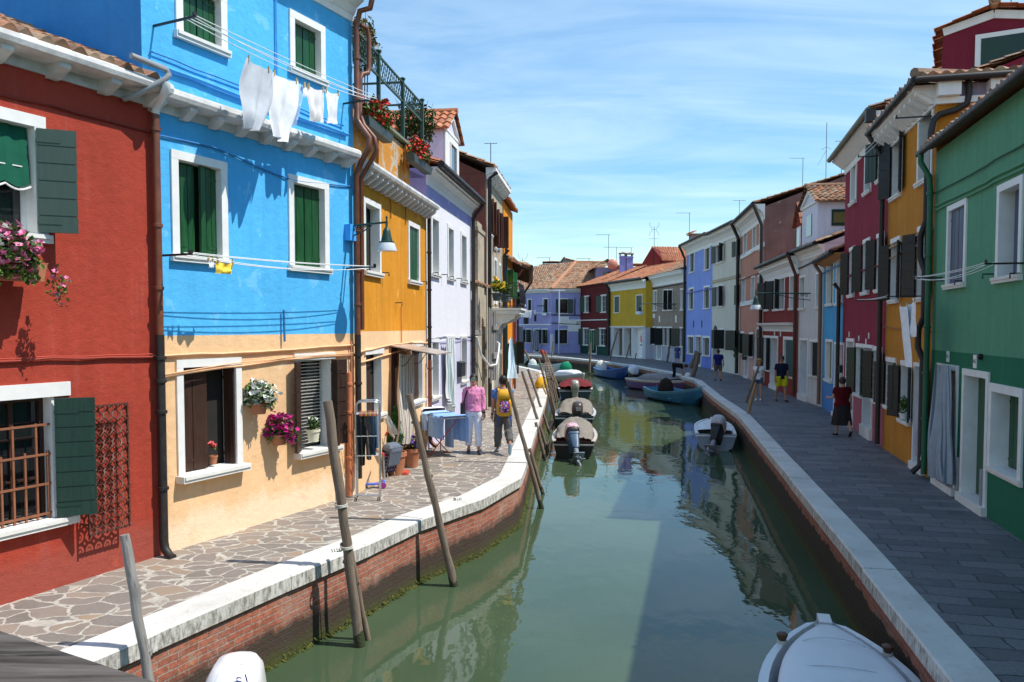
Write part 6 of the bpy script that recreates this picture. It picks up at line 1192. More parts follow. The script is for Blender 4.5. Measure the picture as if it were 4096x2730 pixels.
def person(label,loc,yaw,h,skin,hair,hairlen='short',legs=((.3,.05),(-.25,.3)),arms=((-.25,.25,.12),(.25,.3,.12)),lean=0.,headyaw=0.,headnod=0.,top=None,bottom=None,shoes=None,vox=.014,wide=1.,female=False):
    k=h/1.75; root=empty('person',loc,yaw,label,'person'); S=lambda p:Vector(p)*k
    hip=Vector((0,0,.93)); T=Matrix.Translation(hip)@Matrix.Rotation(-lean,4,'X')@Matrix.Translation(-hip); J={}
    for i,s in enumerate((-1,1)):      # i 0: left of the body is -x
        hf,kf=legs[i]; a=Vector((s*.09*wide,0,.92)); kn=a+Vector((s*.015,math.sin(hf)*.43,-math.cos(hf)*.43)); an=kn+Vector((0,math.sin(hf-kf)*.42,-math.cos(hf-kf)*.42)); J['hip',s],J['kn',s],J['an',s]=a,kn,an; J['pit',s]=(hf-kf)
        sf,ef,ab=arms[i]; sh=T@Vector((s*.178*wide**.5,0,1.405)); el=sh+Vector((s*math.sin(ab)*.29,math.sin(sf)*math.cos(ab)*.29,-math.cos(sf)*math.cos(ab)*.29)); wr=el+Vector((s*math.sin(ab*.5)*.25,math.sin(sf+ef)*.25,-math.cos(sf+ef)*.25)); J['sh',s],J['el',s],J['wr',s]=sh,el,wr; J['hd',s]=(wr-el).normalized()
    low=min(J['an',s].z-.085-(.09*max(0,-math.sin(J['pit',s]))) for s in (-1,1)); dz=Vector((0,0,-low))
    for q in J:
        if isinstance(J[q],Vector) and q[0]!='hd': J[q]=J[q]+dz
    T=Matrix.Translation(dz)@T; W=wide
    def ell(z,a,b,y=0): return [S(T@Vector((a*math.cos(t)*W,y+b*math.sin(t)*(.5+.5*W),z))) for t in [q*2*math.pi/18 for q in range(18)]]
    bust=.022 if female else 0
    TOR=[(.80,.1,.075,0),(.85,.155,.105,0),(.93,.172,.115,-.01),(1.05,.142 if not female else .128,.1,0),(1.2,.158,.108,bust*.4),(1.3,.172,.11+bust,bust*.6),(1.38,.165,.092,0),(1.43,.13,.075,0),(1.47,.07,.062,-.005),(1.5,.055,.058,.0),(1.54,.053,.056,.008)]
    tube=lambda mb,pts,rs:mb.tube([S(p) for p in pts],[r*k for r in rs],12)
    def limbs(mb,what,ex,upto=1.,taper=0,flare=0):
        for s in (-1,1):
            if what=='arm':
                a,b_,c=J['sh',s],J['el',s],J['wr',s]; P=[a+Vector((-s*.04,0,.005)),a,a.lerp(b_,.5),b_,b_.lerp(c,.4),c]; Rr=[.05,.056,.046,.038,.037,.026]
            else:
                a,b_,c=J['hip',s],J['kn',s],J['an',s]; P=[a+Vector((0,0,.04)),a.lerp(b_,.15),a.lerp(b_,.6),b_,b_.lerp(c,.3)+Vector((0,-.008,0)),c]; Rr=[.09*W,.088*W,.066*W,.052,.053,.034]
            n=len(P); m=upto*(n-1); Q=[];q=[]
            for i in range(n):
                if i<=m: Q.append(P[i]); q.append(Rr[i]+ex+flare*i/n)
            fr=m-int(m)
            if fr>.01: i=int(m); Q.append(P[i].lerp(P[i+1],fr)); q.append(Rr[i]+(Rr[i+1]-Rr[i])*fr+ex+flare*m/n)
            tube(mb,Q,q)
    # body: one fused surface with head, nose, ears and feet
    mb=MB(); mb.loft([ell(*r) for r in TOR]); limbs(mb,'arm',0); limbs(mb,'leg',0)
    HC=T@Vector((0,.012,1.635)); HM=Matrix.Translation(S(HC))@(T.to_3x3().to_4x4() if lean<.6 else Matrix.Rotation(-lean*.9,4,'X'))@Matrix.Rotation(headyaw,4,'Z')@Matrix.Rotation(-headnod,4,'X')@Matrix.Scale(k,4)
    hp=[(.02,-.122),(.05,-.115),(.062,-.09),(.07,-.05),(.076,0),(.078,.04),(.07,.08),(.045,.108),(.015,.118)]
    mb.lathe(hp,18,HM@Matrix.Diagonal((1,1.2,1,1)))
    mb.lathe([(.004,-.03),(.013,-.024),(.011,0),(.006,.03)],8,HM@Matrix.Translation((0,.094,-.02))@Matrix.Rotation(.25,4,'X'))
    mb.lathe([(.01,-.1),(.03,-.095),(.03,-.075),(.01,-.07)],8,HM@Matrix.Translation((0,.055,-.015)))
    for s in (-1,1):
        mb.lathe([(.006,-.032),(.014,-.015),(.016,.012),(.008,.03)],8,HM@Matrix.Translation((s*.08,-.005,-.01))@Matrix.Diagonal((.6,1.2,1,1)))
        an=J['an',s]; pt=J['pit',s]; f=Vector((s*.12,math.cos(min(0,pt)*1.),math.sin(min(0,pt)*1.1))).normalized(); 
        if pt<-.5: f=Vector((0,math.cos(pt*1.35),math.sin(pt*1.35)))
        J['ft',s]=f; he=an+Vector((0,-.03,-.05)); tube(mb,[an,an+f*.03+Vector((0,0,-.045)),an+f*.13+Vector((0,0,-.06)),an+f*.19+Vector((0,0,-.066))],[.036,.042,.034,.022])
        w,d=J['wr',s],J['hd',s]; sd=Vector((s,0,0)); fw=d.cross(sd).normalized(); pl=w+d*.045; tube(mb,[w,w+d*.03,w+d*.075,w+d*.095],[.025,.034,.036,.028])
    body=fuse(mb,'body',skin,vox,2,root)
    # five fingers on each hand, joined to the body mesh
    mb=MB()
    for s in (-1,1):
        w,d=J['wr',s],J['hd',s]; fwd=Vector((0,1,0)); fwd=(fwd-d*fwd.dot(d)).normalized() if abs(d.y)<.95 else Vector((0,0,1)); inn=d.cross(fwd).normalized()
        if inn.x*s>0: inn=-inn
        for i,(o_,l_) in enumerate(((.026,.068),(.009,.078),(-.009,.072),(-.026,.056))):
            p0=w+d*.082+fwd*o_; tube(mb,[p0,p0+d*l_*.45+inn*.008,p0+d*l_*.8+inn*.026,p0+d*l_*.95+inn*.045],[.011,.01,.009,.006])
        p0=w+d*.03+fwd*.03; tube(mb,[p0,p0+d*.03+fwd*.022,p0+d*.062+fwd*.024+inn*.012],[.013,.011,.008])
    m3=mb.mesh('f',skin,60); bm=bmesh.new(); bm.from_mesh(body.data); bm.from_mesh(m3); bm.to_mesh(body.data); bm.free(); body.data.polygons.foreach_set('use_smooth',[True]*len(body.data.polygons))
    # hair
    mb=MB(); nu,nv=40,14
    def hs(u,v):
        a=u*2*math.pi; t=v*math.pi*.78; r=.093+.007*noise.noise(Vector((math.cos(a)*3,math.sin(a)*3,v*5)))+.007*noise.noise(Vector((math.cos(a)*14,math.sin(a)*14,v*7))); front=max(0,math.sin(a)); t=min(t,(math.pi*(.36+.03*math.sin(a*9)+.02*math.sin(a*23))+ (1-front)*math.pi*.42))
        return HM@Vector((r*math.sin(t)*math.cos(a)*1.,1.16*r*math.sin(t)*math.sin(a)-.006,.012+.124*math.cos(t)))
    mb.grid(hs,nu,nv)
    if hairlen=='long':
        rings=[]
        for i in range(6): z=.02-.05*i; w=.085+.006*i; rings.append([HM@Vector((w*math.cos(a),-.02+.07*math.sin(a)-.015*i*.4,z)) for a in [math.pi+math.pi*q/10 for q in range(11)]])
        mb.loft(rings,cap=False,closed=False)
    mb.build('hair',hair,root,60)
    mb=MB(); 
    for s in (-1,1): mb.lathe([(.002,0),(.011,.002),(.006,.006)],8,HM@Matrix.Translation((s*.031,.085,.008))@Matrix.Rotation(-math.pi/2,4,'X')@Matrix.Diagonal((1.2,.7,1,1)))
    mb.build('eyes',M['black'],root); mb=MB(); mb.box(-.024,.024,.084,.091,-.072,-.064,0,HM); mb.build('mouth',paint((.35,.1,.08),.5),root)
    def garment(nm,mat,fn,wr=.006,v=None): m=MB(); fn(m); return fuse(m,nm,mat,v or vox,2,root,wr*k,len(label))
    return dict(root=root,J=J,S=S,ell=ell,T=T,HM=HM,TOR=TOR,limbs=limbs,tube=tube,garment=garment,k=k,W=W,vox=vox)
def torso_part(p,z0,z1,ex,mb,hem=0.):
    R_=[r for r in p['TOR'] if z0-.001<=r[0]<=z1+.001]; 
    def lerp(z):
        for a,b in zip(p['TOR'],p['TOR'][1:]):
            if a[0]<=z<=b[0]: f=(z-a[0])/(b[0]-a[0]); return (z,)+tuple(a[i]+(b[i]-a[i])*f for i in (1,2,3))
        return p['TOR'][-1]
    L=[lerp(z0)]+[r for r in R_ if z0+.02<r[0]<z1-.02]+[lerp(z1)]
    mb.loft([p['ell'](z,a+ex+(hem if i==0 else 0),b+ex+(hem if i==0 else 0),y) for i,(z,a,b,y) in enumerate(L)])
def shirt(p,mat,z0,sleeve,ex=.02,z1=1.46,hem=.01,wr=.008,slf=.008,name='shirt'):
    return p['garment'](name,mat,lambda m:(torso_part(p,z0,z1,ex,m,hem),p['limbs'](m,'arm',ex*.55,sleeve,flare=slf*1.6)),wr)
def trousers(p,mat,upto,ex=.016,flare=0.,wr=.006,name='trousers',top=1.03):
    return p['garment'](name,mat,lambda m:(torso_part(p,.81,top,ex*.8,m),p['limbs'](m,'leg',ex,upto,flare=flare)),wr)
def shoes(p,mat,sole=None,h=.05):
    for s in (-1,1):
        m=MB(); an,f=p['J']['an',s],p['J']['ft',s]; p['tube'](m,[an+f*-.055+Vector((0,0,-.055)),an+f*-.02+Vector((0,0,-.045)),an+f*.06+Vector((0,0,-.055)),an+f*.15+Vector((0,0,-.064)),an+f*.215+Vector((0,0,-.07))],[.022,.042,.044,.042,.02]); fuse(m,'shoe',mat,.012,2,p['root'])
def glasses(p,mat):
    m=MB(); HM=p['HM']
    for s in (-1,1): m.lathe([(.026,0),(.029,.003),(.026,.008)],14,HM@Matrix.Translation((s*.034,.093,.006))@Matrix.Rotation(-math.pi/2,4,'X')@Matrix.Diagonal((1.05,.85,1,1))); m.tube([HM@Vector((s*.064,.09,.012)),HM@Vector((s*.082,.02,.012)),HM@Vector((s*.083,-.01,.006))],.004*p['k'],5)
    m.tube([HM@Vector((-.01,.1,.012)),HM@Vector((.01,.1,.012))],.004*p['k'],5); m.build('sunglasses',mat,p['root'])
def strap(p,nm,pts,w,mat): m=MB(); m.tube([p['S'](Vector(q)) for q in pts],w*p['k'],6,flat=.4); m.build(nm,mat,p['root'])
skA=paint((.5,.27,.17),.55,.08); skB=paint((.42,.21,.13),.55,.08); hb_=paint((.012,.01,.01),.5,.2); hbr=paint((.03,.018,.012),.5,.2)
# pink shirt
g0=ground(1895,1813); p=person('person in pink shirt and white trousers with mirrored sunglasses and black shoulder bag',g0,math.pi+.12,1.86,skA,hb_,legs=((.12,.06),(-.1,.12)),arms=((.04,.12,.12),(-.06,.1,.1)),vox=.012,headyaw=-.1)
shirt(p,cloth((.72,.26,.46)),.92,.9,.026,1.47,.014,.018,.012); m=MB(); p['tube'](m,[p['T']@Vector(q) for q in ((-.06,.03,1.5),(-.04,.075,1.47),(0,.095,1.42),(.04,.075,1.47),(.06,.03,1.5))],[.012,.016,.012,.016,.012]); m.build('collar',cloth((.75,.3,.5)),p['root'])
trousers(p,cloth((.74,.74,.8)),.96,.02,.014,.014); shoes(p,paint((.05,.055,.07),.7)); glasses(p,paint((.02,.2,.24),.08,.3,spec=.8))
m=MB(); Tm=p['T']; m.loft([[p['S'](Tm@Vector((a*.165*1.1,b*.13,z))) for a,b in [(math.cos(t),math.sin(t)) for t in [q*math.pi/8 for q in range(16)]]] for z in (.925,.96)]); m.build('belt',paint((.03,.02,.03),.5),p['root'])
strap(p,'bag_strap',[(.1,.0,1.49),(.15,.06,1.42),(.2,.09,1.25),(.24,.06,1.05)],.02,M['black']); m=MB(); m.loft([[p['S'](Vector((.245+a,b,z))) for a,b in rrect(.1,.2,.03)] for z in (.8,.86,1.05,1.12)]); m.build('shoulder_bag',paint((.02,.015,.018),.6),p['root'],40)
m=MB(); w,d=p['J']['wr',-1],p['J']['hd',-1]; p['tube'](m,[w-d*.035,w-d*.005],[.036,.034]); m.build('wristwatch',M['black'],p['root'])
# backpacker
g0=ground(2012,1812); p=person('person walking away in blue t-shirt and grey trousers carrying a yellow backpack',g0,.12,1.84,skB,hb_,legs=((.2,.05),(-.28,.75)),arms=((-.05,.12,.16),(.3,1.2,.12)),vox=.012)
shirt(p,cloth((.08,.2,.5)),.9,.42,.026,1.46,.014,.015); trousers(p,cloth((.11,.11,.105)),.97,.03,.01,.022); shoes(p,paint((.22,.32,.38),.6))
yb=paint((.62,.33,.015),.6,.15); S_=p['S']; m=MB(); rr=lambda w,d,z,y:[S_(Vector((a,b+y,z))) for a,b in rrect(w,d,.05)]
m.loft([rr(.26,.14,.86,-.2),rr(.34,.2,.92,-.22),rr(.34,.22,1.15,-.23),rr(.29,.18,1.26,-.21),rr(.24,.12,1.285,-.19)]); m.build('backpack',yb,p['root'],50); m=MB(); m.loft([rr(.22,.15,1.24,-.25),rr(.3,.24,1.29,-.24),rr(.29,.24,1.4,-.22),rr(.2,.14,1.46,-.2)]); m.build('backpack_lid',yb,p['root'],50)
n_=NT('printed_pocket'); v_=n_.new('TexVoronoi'); n_.l(n_.tc(),v_.inputs['Vector']); v_.inputs['Scale'].default_value=26; sc_=n_.new('SeparateColor'); n_.l(v_.outputs['Color'],sc_.inputs[0]); pm=n_.fin(n_.ramp(sc_.outputs[0],[(0,(.08,.03,.2)),(.35,(.5,.05,.08)),(.55,(.6,.35,.3)),(.75,(.12,.08,.35)),(.9,(.6,.5,.4))],'CONSTANT'),.7,.2)
m=MB(); m.loft([rr(.2,.06,.95,-.335),rr(.24,.08,1.0,-.345),rr(.24,.08,1.16,-.345),rr(.18,.05,1.21,-.33)]); m.build('printed_pocket',pm,p['root'],50)
for s in (-1,1): strap(p,'backpack_strap',[(s*.1,-.16,1.42),(s*.115,-.02,1.49),(s*.12,.1,1.4),(s*.14,.12,1.2),(s*.17,.0,1.0)],.028,yb)
for s in (-1,1): strap(p,'hanging_strap',[(s*.13,-.26,.92),(s*.15,-.3,.75),(s*.16,-.28,.62)],.014,paint((.02,.06,.35),.6))
m=MB(); w,d=p['J']['wr',-1],p['J']['hd',-1]; p['tube'](m,[w-d*.035,w-d*.005],[.036,.034]); m.build('wristwatch',M['black'],p['root'])
# maroon blouse
g0=ground(3366,1742); p=person('person seen from behind in maroon blouse and long dark skirt beside the crimson house',g0,.05,1.6,skA,hbr,legs=((.1,.05),(-.2,.45)),arms=((.25,1.25,.2),(-.08,.2,.2)),wide=1.22,female=True,vox=.013)
shirt(p,cloth((.1,.006,.01)),.82,.42,.035,1.46,.045,.008,.016,'blouse'); m=MB(); m.loft([[p['S'](Vector((a*(1+.05*math.sin(t*7)),b*(1+.05*math.sin(t*7)),z))) for t in [q*2*math.pi/36 for q in range(36)] for a,b in [(w*math.cos(t),w*.8*math.sin(t))]] for z,w in ((1.0,.19),(.9,.225),(.7,.255),(.45,.29),(.32,.305))]); m.build('skirt',cloth((.03,.024,.026)),p['root'],60); shoes(p,M['black'])
# navy shirt and yellow shorts
g0=ground(3124,1606); p=person('person in navy t-shirt bright yellow shorts and sunglasses walking on the right quay',g0,math.pi+.1,1.82,skB,hbr,legs=((.18,.05),(-.15,.25)),arms=((-.12,.18,.22),(.06,.15,.22)),wide=1.12,headyaw=-.75,vox=.014)
shirt(p,cloth((.012,.016,.04)),.86,.48,.026,1.47,.012,.007,.02); trousers(p,cloth((.62,.56,.02)),.5,.03,.03,.008,'shorts'); shoes(p,M['black']); glasses(p,M['black'])
# straw hat
g0=ground(3034,1602); p=person('person in straw hat white t-shirt and denim shorts beside the navy shirted walker',g0,math.pi-.55,1.66,skA,paint((.3,.14,.05),.6,.2),'long',legs=((.08,.05),(-.08,.15)),arms=((-.02,.35,.15),(.02,.3,.15)),headyaw=.9,female=True,vox=.014)
shirt(p,cloth((.7,.7,.74)),.88,.36,.022,1.45,.014,.006); trousers(p,cloth((.06,.1,.17)),.36,.022,.02,.006,'shorts'); shoes(p,wht); m=MB(); HM=p['HM']; m.lathe([(.15,.04),(.152,.046),(.1,.062),(.096,.12),(.08,.15),(.02,.156)],20,HM@Matrix.Diagonal((1,1.1,1,1))); m.build('straw_hat',paint((.4,.28,.1),.8,.2,20),p['root'],40); m=MB(); m.lathe([(.1045,.062),(.101,.09)],20,HM@Matrix.Diagonal((1,1.1,1,1))); m.build('hat_band',M['black'],p['root'],40)
strap(p,'bag_strap',[(-.1,.02,1.48),(-.05,.12,1.38),(.05,.16,1.2),(.17,.1,1.0)],.009,paint((.02,.04,.14),.6)); m=MB(); m.loft([[p['S'](Vector((.2+a*.5,.09+b,z))) for a,b in rrect(.16,.22,.06)] for z in (.84,.9,1.0,1.04)]); m.build('hip_bag',cloth((.35,.27,.18)),p['root'],40); m=MB(); m.lathe([(.001,0),(.06,.002),(.05,.006)],12,Matrix.Translation(p['S'](Vector((0,.152,1.24))))@Matrix.Rotation(-math.pi/2,4,'X')@Matrix.Diagonal((1.,.8,1,1))); m.build('shirt_print',paint((.2,.22,.3),.8),p['root'])
# blue polo, walking away
g0=ground(2872,1523); p=person('person in royal blue polo shirt and khaki shorts walking away on the right quay',g0,-.12,1.74,skB,hbr,legs=((.1,.05),(-.12,.3)),arms=((-.1,.12,.28),(.1,.2,.28)),wide=1.18,vox=.016)
shirt(p,cloth((.012,.022,.15)),.86,.46,.026,1.47,.014,.007,.018,'polo_shirt'); trousers(p,cloth((.13,.11,.085)),.55,.026,.02,.007,'shorts'); shoes(p,paint((.04,.025,.02),.6))
# blue dress
g0=ground(2709,1458); p=person('person in dusty blue knee length dress in front of the brick house',g0,math.pi-.1,1.62,skB,hbr,legs=((.15,.05),(-.12,.3)),arms=((.05,.3,.25),(-.05,.15,.25)),female=True,vox=.017)
shirt(p,cloth((.06,.09,.22)),.8,.55,.022,1.44,.01,.006,.01,'dress_top'); m=MB(); m.loft([[p['S'](Vector((w*math.cos(t),w*.75*math.sin(t),z))) for t in [q*2*math.pi/24 for q in range(24)]] for z,w in ((1.02,.165),(.9,.205),(.7,.21),(.52,.215))]); m.build('skirt',cloth((.06,.09,.22)),p['root'],60); shoes(p,M['black'])
# bending over the boat
g0=Vector((10.02,48.7,WATER+.69)); p=person('person in black bending down over the bow of the purple boat',g0,-math.pi/2-.2,1.78,skB,hb_,legs=((.15,.25),(.05,.2)),arms=((.1,.12,.05),(.05,.1,.05)),lean=1.62,vox=.016)
shirt(p,cloth((.012,.012,.014)),.9,.46,.028,1.46,.014,.008,.012); trousers(p,cloth((.016,.015,.018)),.97,.022,.01); shoes(p,M['black'])
# ---------------------------------------------------------------- washing lines and laundry
def wline(label,H,z,L,Rr,arm,nlines=2,gap=.14,hook=True):
    # L, Rr: where the two brackets leave the wall (photo points); lines run between their tips
    a=H.q(z,*L); b=H.q(z,*Rr); root=empty('clothesline',H.world(a[0],0,a[1]),H.root.rotation_euler.z,label,'clothesline','washing lines on the facades'); o=H.M.inverted()@root.location; ends=[]
    for u,v in (a,b):
        mb=MB(); mb.bar((u-o.x,0,v-o.z),(u-o.x,arm,v-o.z),.026); mb.lathe([(.03,-.012),(.035,0),(.03,.012)],10,Matrix.Translation((u-o.x,arm*.97,v-o.z+.03))@Matrix.Rotation(math.pi/2,4,'X')); mb.build('bracket',M['iron'],root); ends.append((u-o.x,v-o.z))
    mb=MB()
    for k in range(nlines):
        for w in (arm*.96,arm*.96-gap):
            P=[]; 
            for i in range(13): f=i/12; P.append((ends[0][0]+(ends[1][0]-ends[0][0])*f,w,ends[0][1]+(ends[1][1]-ends[0][1])*f+.02-.03*k-.1*4*f*(1-f)*(.3+.7*k)))
            mb.tube(P,.006,5)
    mb.build('line',M['line'],root); return a,b
def hang(name,label,H,z,quad,w,mat,folds=4,amp=.03,group=None,cat='laundry',seed=0,nu=14,nv=18,pegs=2,belly=.0,th=0.):
    (x0,y0),(x1,y1),(x2,y2),(x3,y3)=quad   # TL TR BR BL on the plane w metres in front of the facade
    P=[H.q(z,*p,w) for p in ((x0,y0),(x1,y1),(x2,y2),(x3,y3))]; c=H.world(P[0][0],w,P[0][1]); root=tag(empty(name,c,H.root.rotation_euler.z),label,cat,group); o=(P[0][0],P[0][1])
    def f(a,b):
        t=(P[0][0]*(1-a)+P[1][0]*a,P[0][1]*(1-a)+P[1][1]*a); q=(P[3][0]*(1-a)+P[2][0]*a,P[3][1]*(1-a)+P[2][1]*a); u=t[0]*(1-b)+q[0]*b; v=t[1]*(1-b)+q[1]*b
        k=noise.noise(Vector((a*3+seed,b*2,seed))); sag=.035*math.sin(a*math.pi)*(1-b)
        return (u-o[0]+belly*math.sin(b*math.pi)*(-1 if a>.5 else 1)*abs(2*a-1),amp*(math.sin(a*folds*math.pi*2+seed+b*1.5)*(.35+.65*b)+k*2.2*b+.5*math.sin(a*19+b*5+seed)*b*(1-b*.4)),v-o[1]-sag+.02*k*b)
    mb=MB(); mb.grid(f,nu,nv,uv=True); mb.build('cloth',mat,root,70); mb=MB()
    for i in range(pegs):
        mb=MB(); a=.08+.84*i; q=Vector(f(a,0)); mb.box(q.x-.008,q.x+.008,q.y-.012,q.y+.012,q.z-.035,q.z+.045); mb.build('clothes_peg',paint((.5,.36,.18),.7,.2),root)
    return root
wl=cloth((.8,.8,.82)); gy=cloth((.52,.54,.58)); lb=cloth((.42,.6,.85)); ye=cloth((.85,.6,.08))
G1='laundry on the upper line of the blue house'
wline('washing line high across the blue house upper floor',blue,'4',(22,165),(1212,652),.75)

hang('hanging_towel','pale grey towel, first and widest item on the upper washing line',blue,'4',((602,360),(757,438),(672,828),(578,800)),.7,gy,2,.05,G1,seed=1,belly=.12)
hang('hanging_sheet','long white sheet tapering to a point, second on the upper washing line',blue,'4',((765,450),(925,512),(858,910),(775,845)),.7,wl,2,.05,G1,seed=2,belly=.08)
hang('hanging_shirt','narrow light blue shirt squeezed beside the long white sheet',blue,'4',((924,512),(968,535),(905,790),(885,795)),.66,lb,2,.05,G1,seed=3)
hang('hanging_sock','tiny white cloth pegged between the blue shirt and the white tops',blue,'4',((966,530),(990,545),(992,615),(960,605)),.7,wl,1,.02,G1,seed=4,nu=6,nv=8)
hang('hanging_blouse','white stained top, wide, near the right end of the upper line',blue,'4',((988,535),(1095,562),(1090,772),(1000,758)),.7,cloth((.76,.73,.72)),2,.03,G1,seed=5)
hang('hanging_blouse','white flared top at the right end of the upper line beside the copper pipes',blue,'4',((1095,560),(1190,585),(1172,780),(1098,770)),.68,wl,2,.03,G1,seed=6,belly=-.04)
wline('washing line low across the blue house under the windows',blue,'5',(52,42),(1368,130),.62,2,.12)
G2='laundry on the lower line of the blue house'
hang('hanging_cloth','small white cloth on the lower washing line',blue,'5',((402,58),(438,62),(440,128),(403,126)),.58,wl,1,.02,G2,seed=1,nu=6,nv=8); hang('hanging_cloth','ragged yellow cloth on the lower washing line',blue,'5',((466,75),(585,85),(575,172),(462,165)),.58,ye,2,.03,G2,seed=4)
wline('washing line under the green house windows',grn,'12',(1560,560),(960,668),.5,2,.1); wline('short washing line between the amber house middle windows',amb,'12',(845,803),(560,833),.75,1,.1); wline('washing line between the amber house top windows',amb,'11',(895,858),(560,1150),.7,1,.1)
hang('hanging_trousers','long white trousers hanging from the amber house line',amb,'12',((640,870),(700,868),(730,1330),(676,1320)),.66,wl,2,.02,None,seed=3,belly=-.0); hang('hanging_shirt','short white shirt beside the trousers on the amber house line',amb,'12',((700,862),(755,835),(765,1102),(703,1115)),.6,wl,2,.03,None,seed=5)
# far line on the violet house
G3='washing on the violet house line'
for i,(x,y0,y1,w_,col) in enumerate(((128,708,830,28,wl),(160,705,860,36,cloth((.02,.05,.05))),(205,712,820,40,wl),(255,712,830,44,wl),(312,712,835,50,wl),(358,710,845,34,wl),(400,705,765,34,cloth((.4,.3,.55))),(437,702,795,34,wl),(280,828,945,90,M['black']),(440,770,900,40,M['black']))):
    q=px('K',x,y0); Y=91.; a=at_y(*px('K',x-w_/2,y0),Y); b=at_y(*px('K',x+w_/2,y1),Y); mb=MB(); mb.grid(lambda s,t:((b.x-a.x)*s,.06*math.sin(s*9+i),(b.z-a.z)*t),6,6)
    o=mb.build('hanging_laundry',col,loc=a); tag(o,['white pillowcase at the far left of the violet house line','dark teal towel on the violet house line','first of three white towels after the teal towel','second of three white towels after the teal towel','third and widest white towel on the violet house line','white towel right of the widest one on the violet house','lilac cloth on the violet house line','last white cloth at the right end of the violet house line','large black garment hanging below the white towels','black stockings at the right end of the violet house line'][i],'laundry',G3)
# curtains over doors
def curtain(label,H,z,quad,w,c1,c2,stripes,folds,amp=.05,seed=1): return hang('door_curtain',label,H,z,quad,w,cloth(c1,c2,stripes),folds,amp,None,'curtain',seed,30,16,0)
curtain('beige striped curtain hanging from the canopy over the ochre house door',yel,'N',((705,375),(888,372),(880,1560),(672,1560)),.22,(.6,.55,.48),(.26,.2,.18),7,7,.05)
curtain('white and grey green curtain twisted over the lavender house door',whl,'N',((1330,160),(1428,170),(1432,1090),(1345,960)),.16,(.7,.72,.72),(.3,.4,.42),4,4,.06,3)
curtain('blue and white striped curtain at the orange house door',old,'M',((735,770),(760,775),(825,1392),(695,1392)),.55,(.55,.68,.76),(.1,.2,.32),7,7,.06,4)
curtain('grey blue pleated curtain over the first green house door',grn,'13',((905,-85),(1010,-70),(1028,815),(858,745)),.14,(.32,.37,.42),(.12,.17,.22),4,5,.06,5)
curtain('sheer white curtain gathered in the amber house doorway',amb,'13',((800,-60),(835,-50),(835,640),(768,600)),.1,(.5,.48,.55),(.3,.28,.33),3,4,.05,6)
mb=MB(); a=at_y(*px('K',1365,1078),87.); b=at_y(*px('K',1475,1400),87.); mb.grid(lambda s,t:((b.x-a.x)*s,.08*math.sin(s*20),(b.z-a.z)*t),16,6); tag(mb.build('door_curtain',cloth((.2,.36,.22)),loc=a),'pale green curtain over the dark crimson house door','curtain')
for lab,x0,x1,xb0,xb1,y0,y1 in (('dark striped curtain hanging at the left door of the violet house',135,230,135,228,985,1400),('pale striped curtain held aside by a stick at the violet house',395,500,350,515,1060,1400)):
    Y=91.2; mb=MB(); A=[at_y(*px('K',x,y),Y) for x,y in ((x0,y0),(x1,y0),(xb1,y1),(xb0,y1))]; mb.grid(lambda s,t:tuple((A[0].lerp(A[1],s)).lerp(A[3].lerp(A[2],s),t)-A[0]+Vector((0,.1*math.sin(s*25),0))),24,6,uv=True); tag(mb.build('door_curtain',cloth((.36,.36,.42),(.1,.1,.16),7),loc=A[0]),lab,'curtain')
# ---------------------------------------------------------------- street lamps
def lamp(label,H,z,rootp,arm,sc=1.,box=None,scroll=True):
    u,v=H.q(z,*rootp); e=empty('street_lamp',H.world(u,0,v),H.root.rotation_euler.z,label,'street lamp','bracket lamps on the facades'); gm=paint((.012,.05,.035),.45,.15); mb=MB(); mb.tube([(0,0,0),(0,arm,.02)],.018*sc,8); mb.tube([(0,0,-.2*sc),(0,arm*.35,-.13*sc),(0,arm*.62,-.02*sc)],.012*sc,6)
    if scroll:
        for cy,cz,r in ((.12,-.06,.06),(.24,-.05,.05),(.36,-.035,.035)): mb.tube([(0,cy*sc+r*sc*math.cos(a)*(1-a/11),cz*sc+r*sc*math.sin(a)*(1-a/11)) for a in [k*.5 for k in range(20)]],.008*sc,5)
    mb.lathe([(.03,-.02),(.03,.02)],8,Matrix.Translation((0,.0,0))); mb.build('bracket',gm,e,50); Tm=Matrix.Translation((0,arm,0))@Matrix.Scale(sc,4); mb=MB(); mb.lathe([(.008,.13),(.02,.1),(.012,.06),(.025,.02),(.02,-.06),(.05,-.1),(.065,-.13),(.075,-.2),(.095,-.27),(.1,-.3),(.13,-.31),(.13,-.33)],16,Tm); mb.build('lamp_head',gm,e,50); mb=MB(); mb.lathe([(.125,-.33),(.14,-.36),(.165,-.43),(.17,-.47),(.15,-.475)],18,Tm); mb.build('lamp_shade',paint((.6,.63,.66),.2,.05),e,50)
    if box: mb=MB(); mb.box(-.1,.1,.0,.13,-.26,.02); mb.build('junction_box',box,e)
    return e
lamp('green bracket lamp with white shade on the blue house corner',blue,'5',(1378,-165),.82,1.0,paint((.06,.36,.8),.5))
LH=House('lamp_anchor',None,RW,RR,None,1); RH=House('lamp_anchor',None,RB,YB,None,1)
lamp('scrolled bracket lamp with white shade on the white dormer house',LH,'10',(1160,930),2.1,1.35); lamp('long bracket lamp on the brick house upper wall',RH,'L',(1330,510),3.2,1.9)
for h in (LH,RH): bpy.data.objects.remove(h.root)
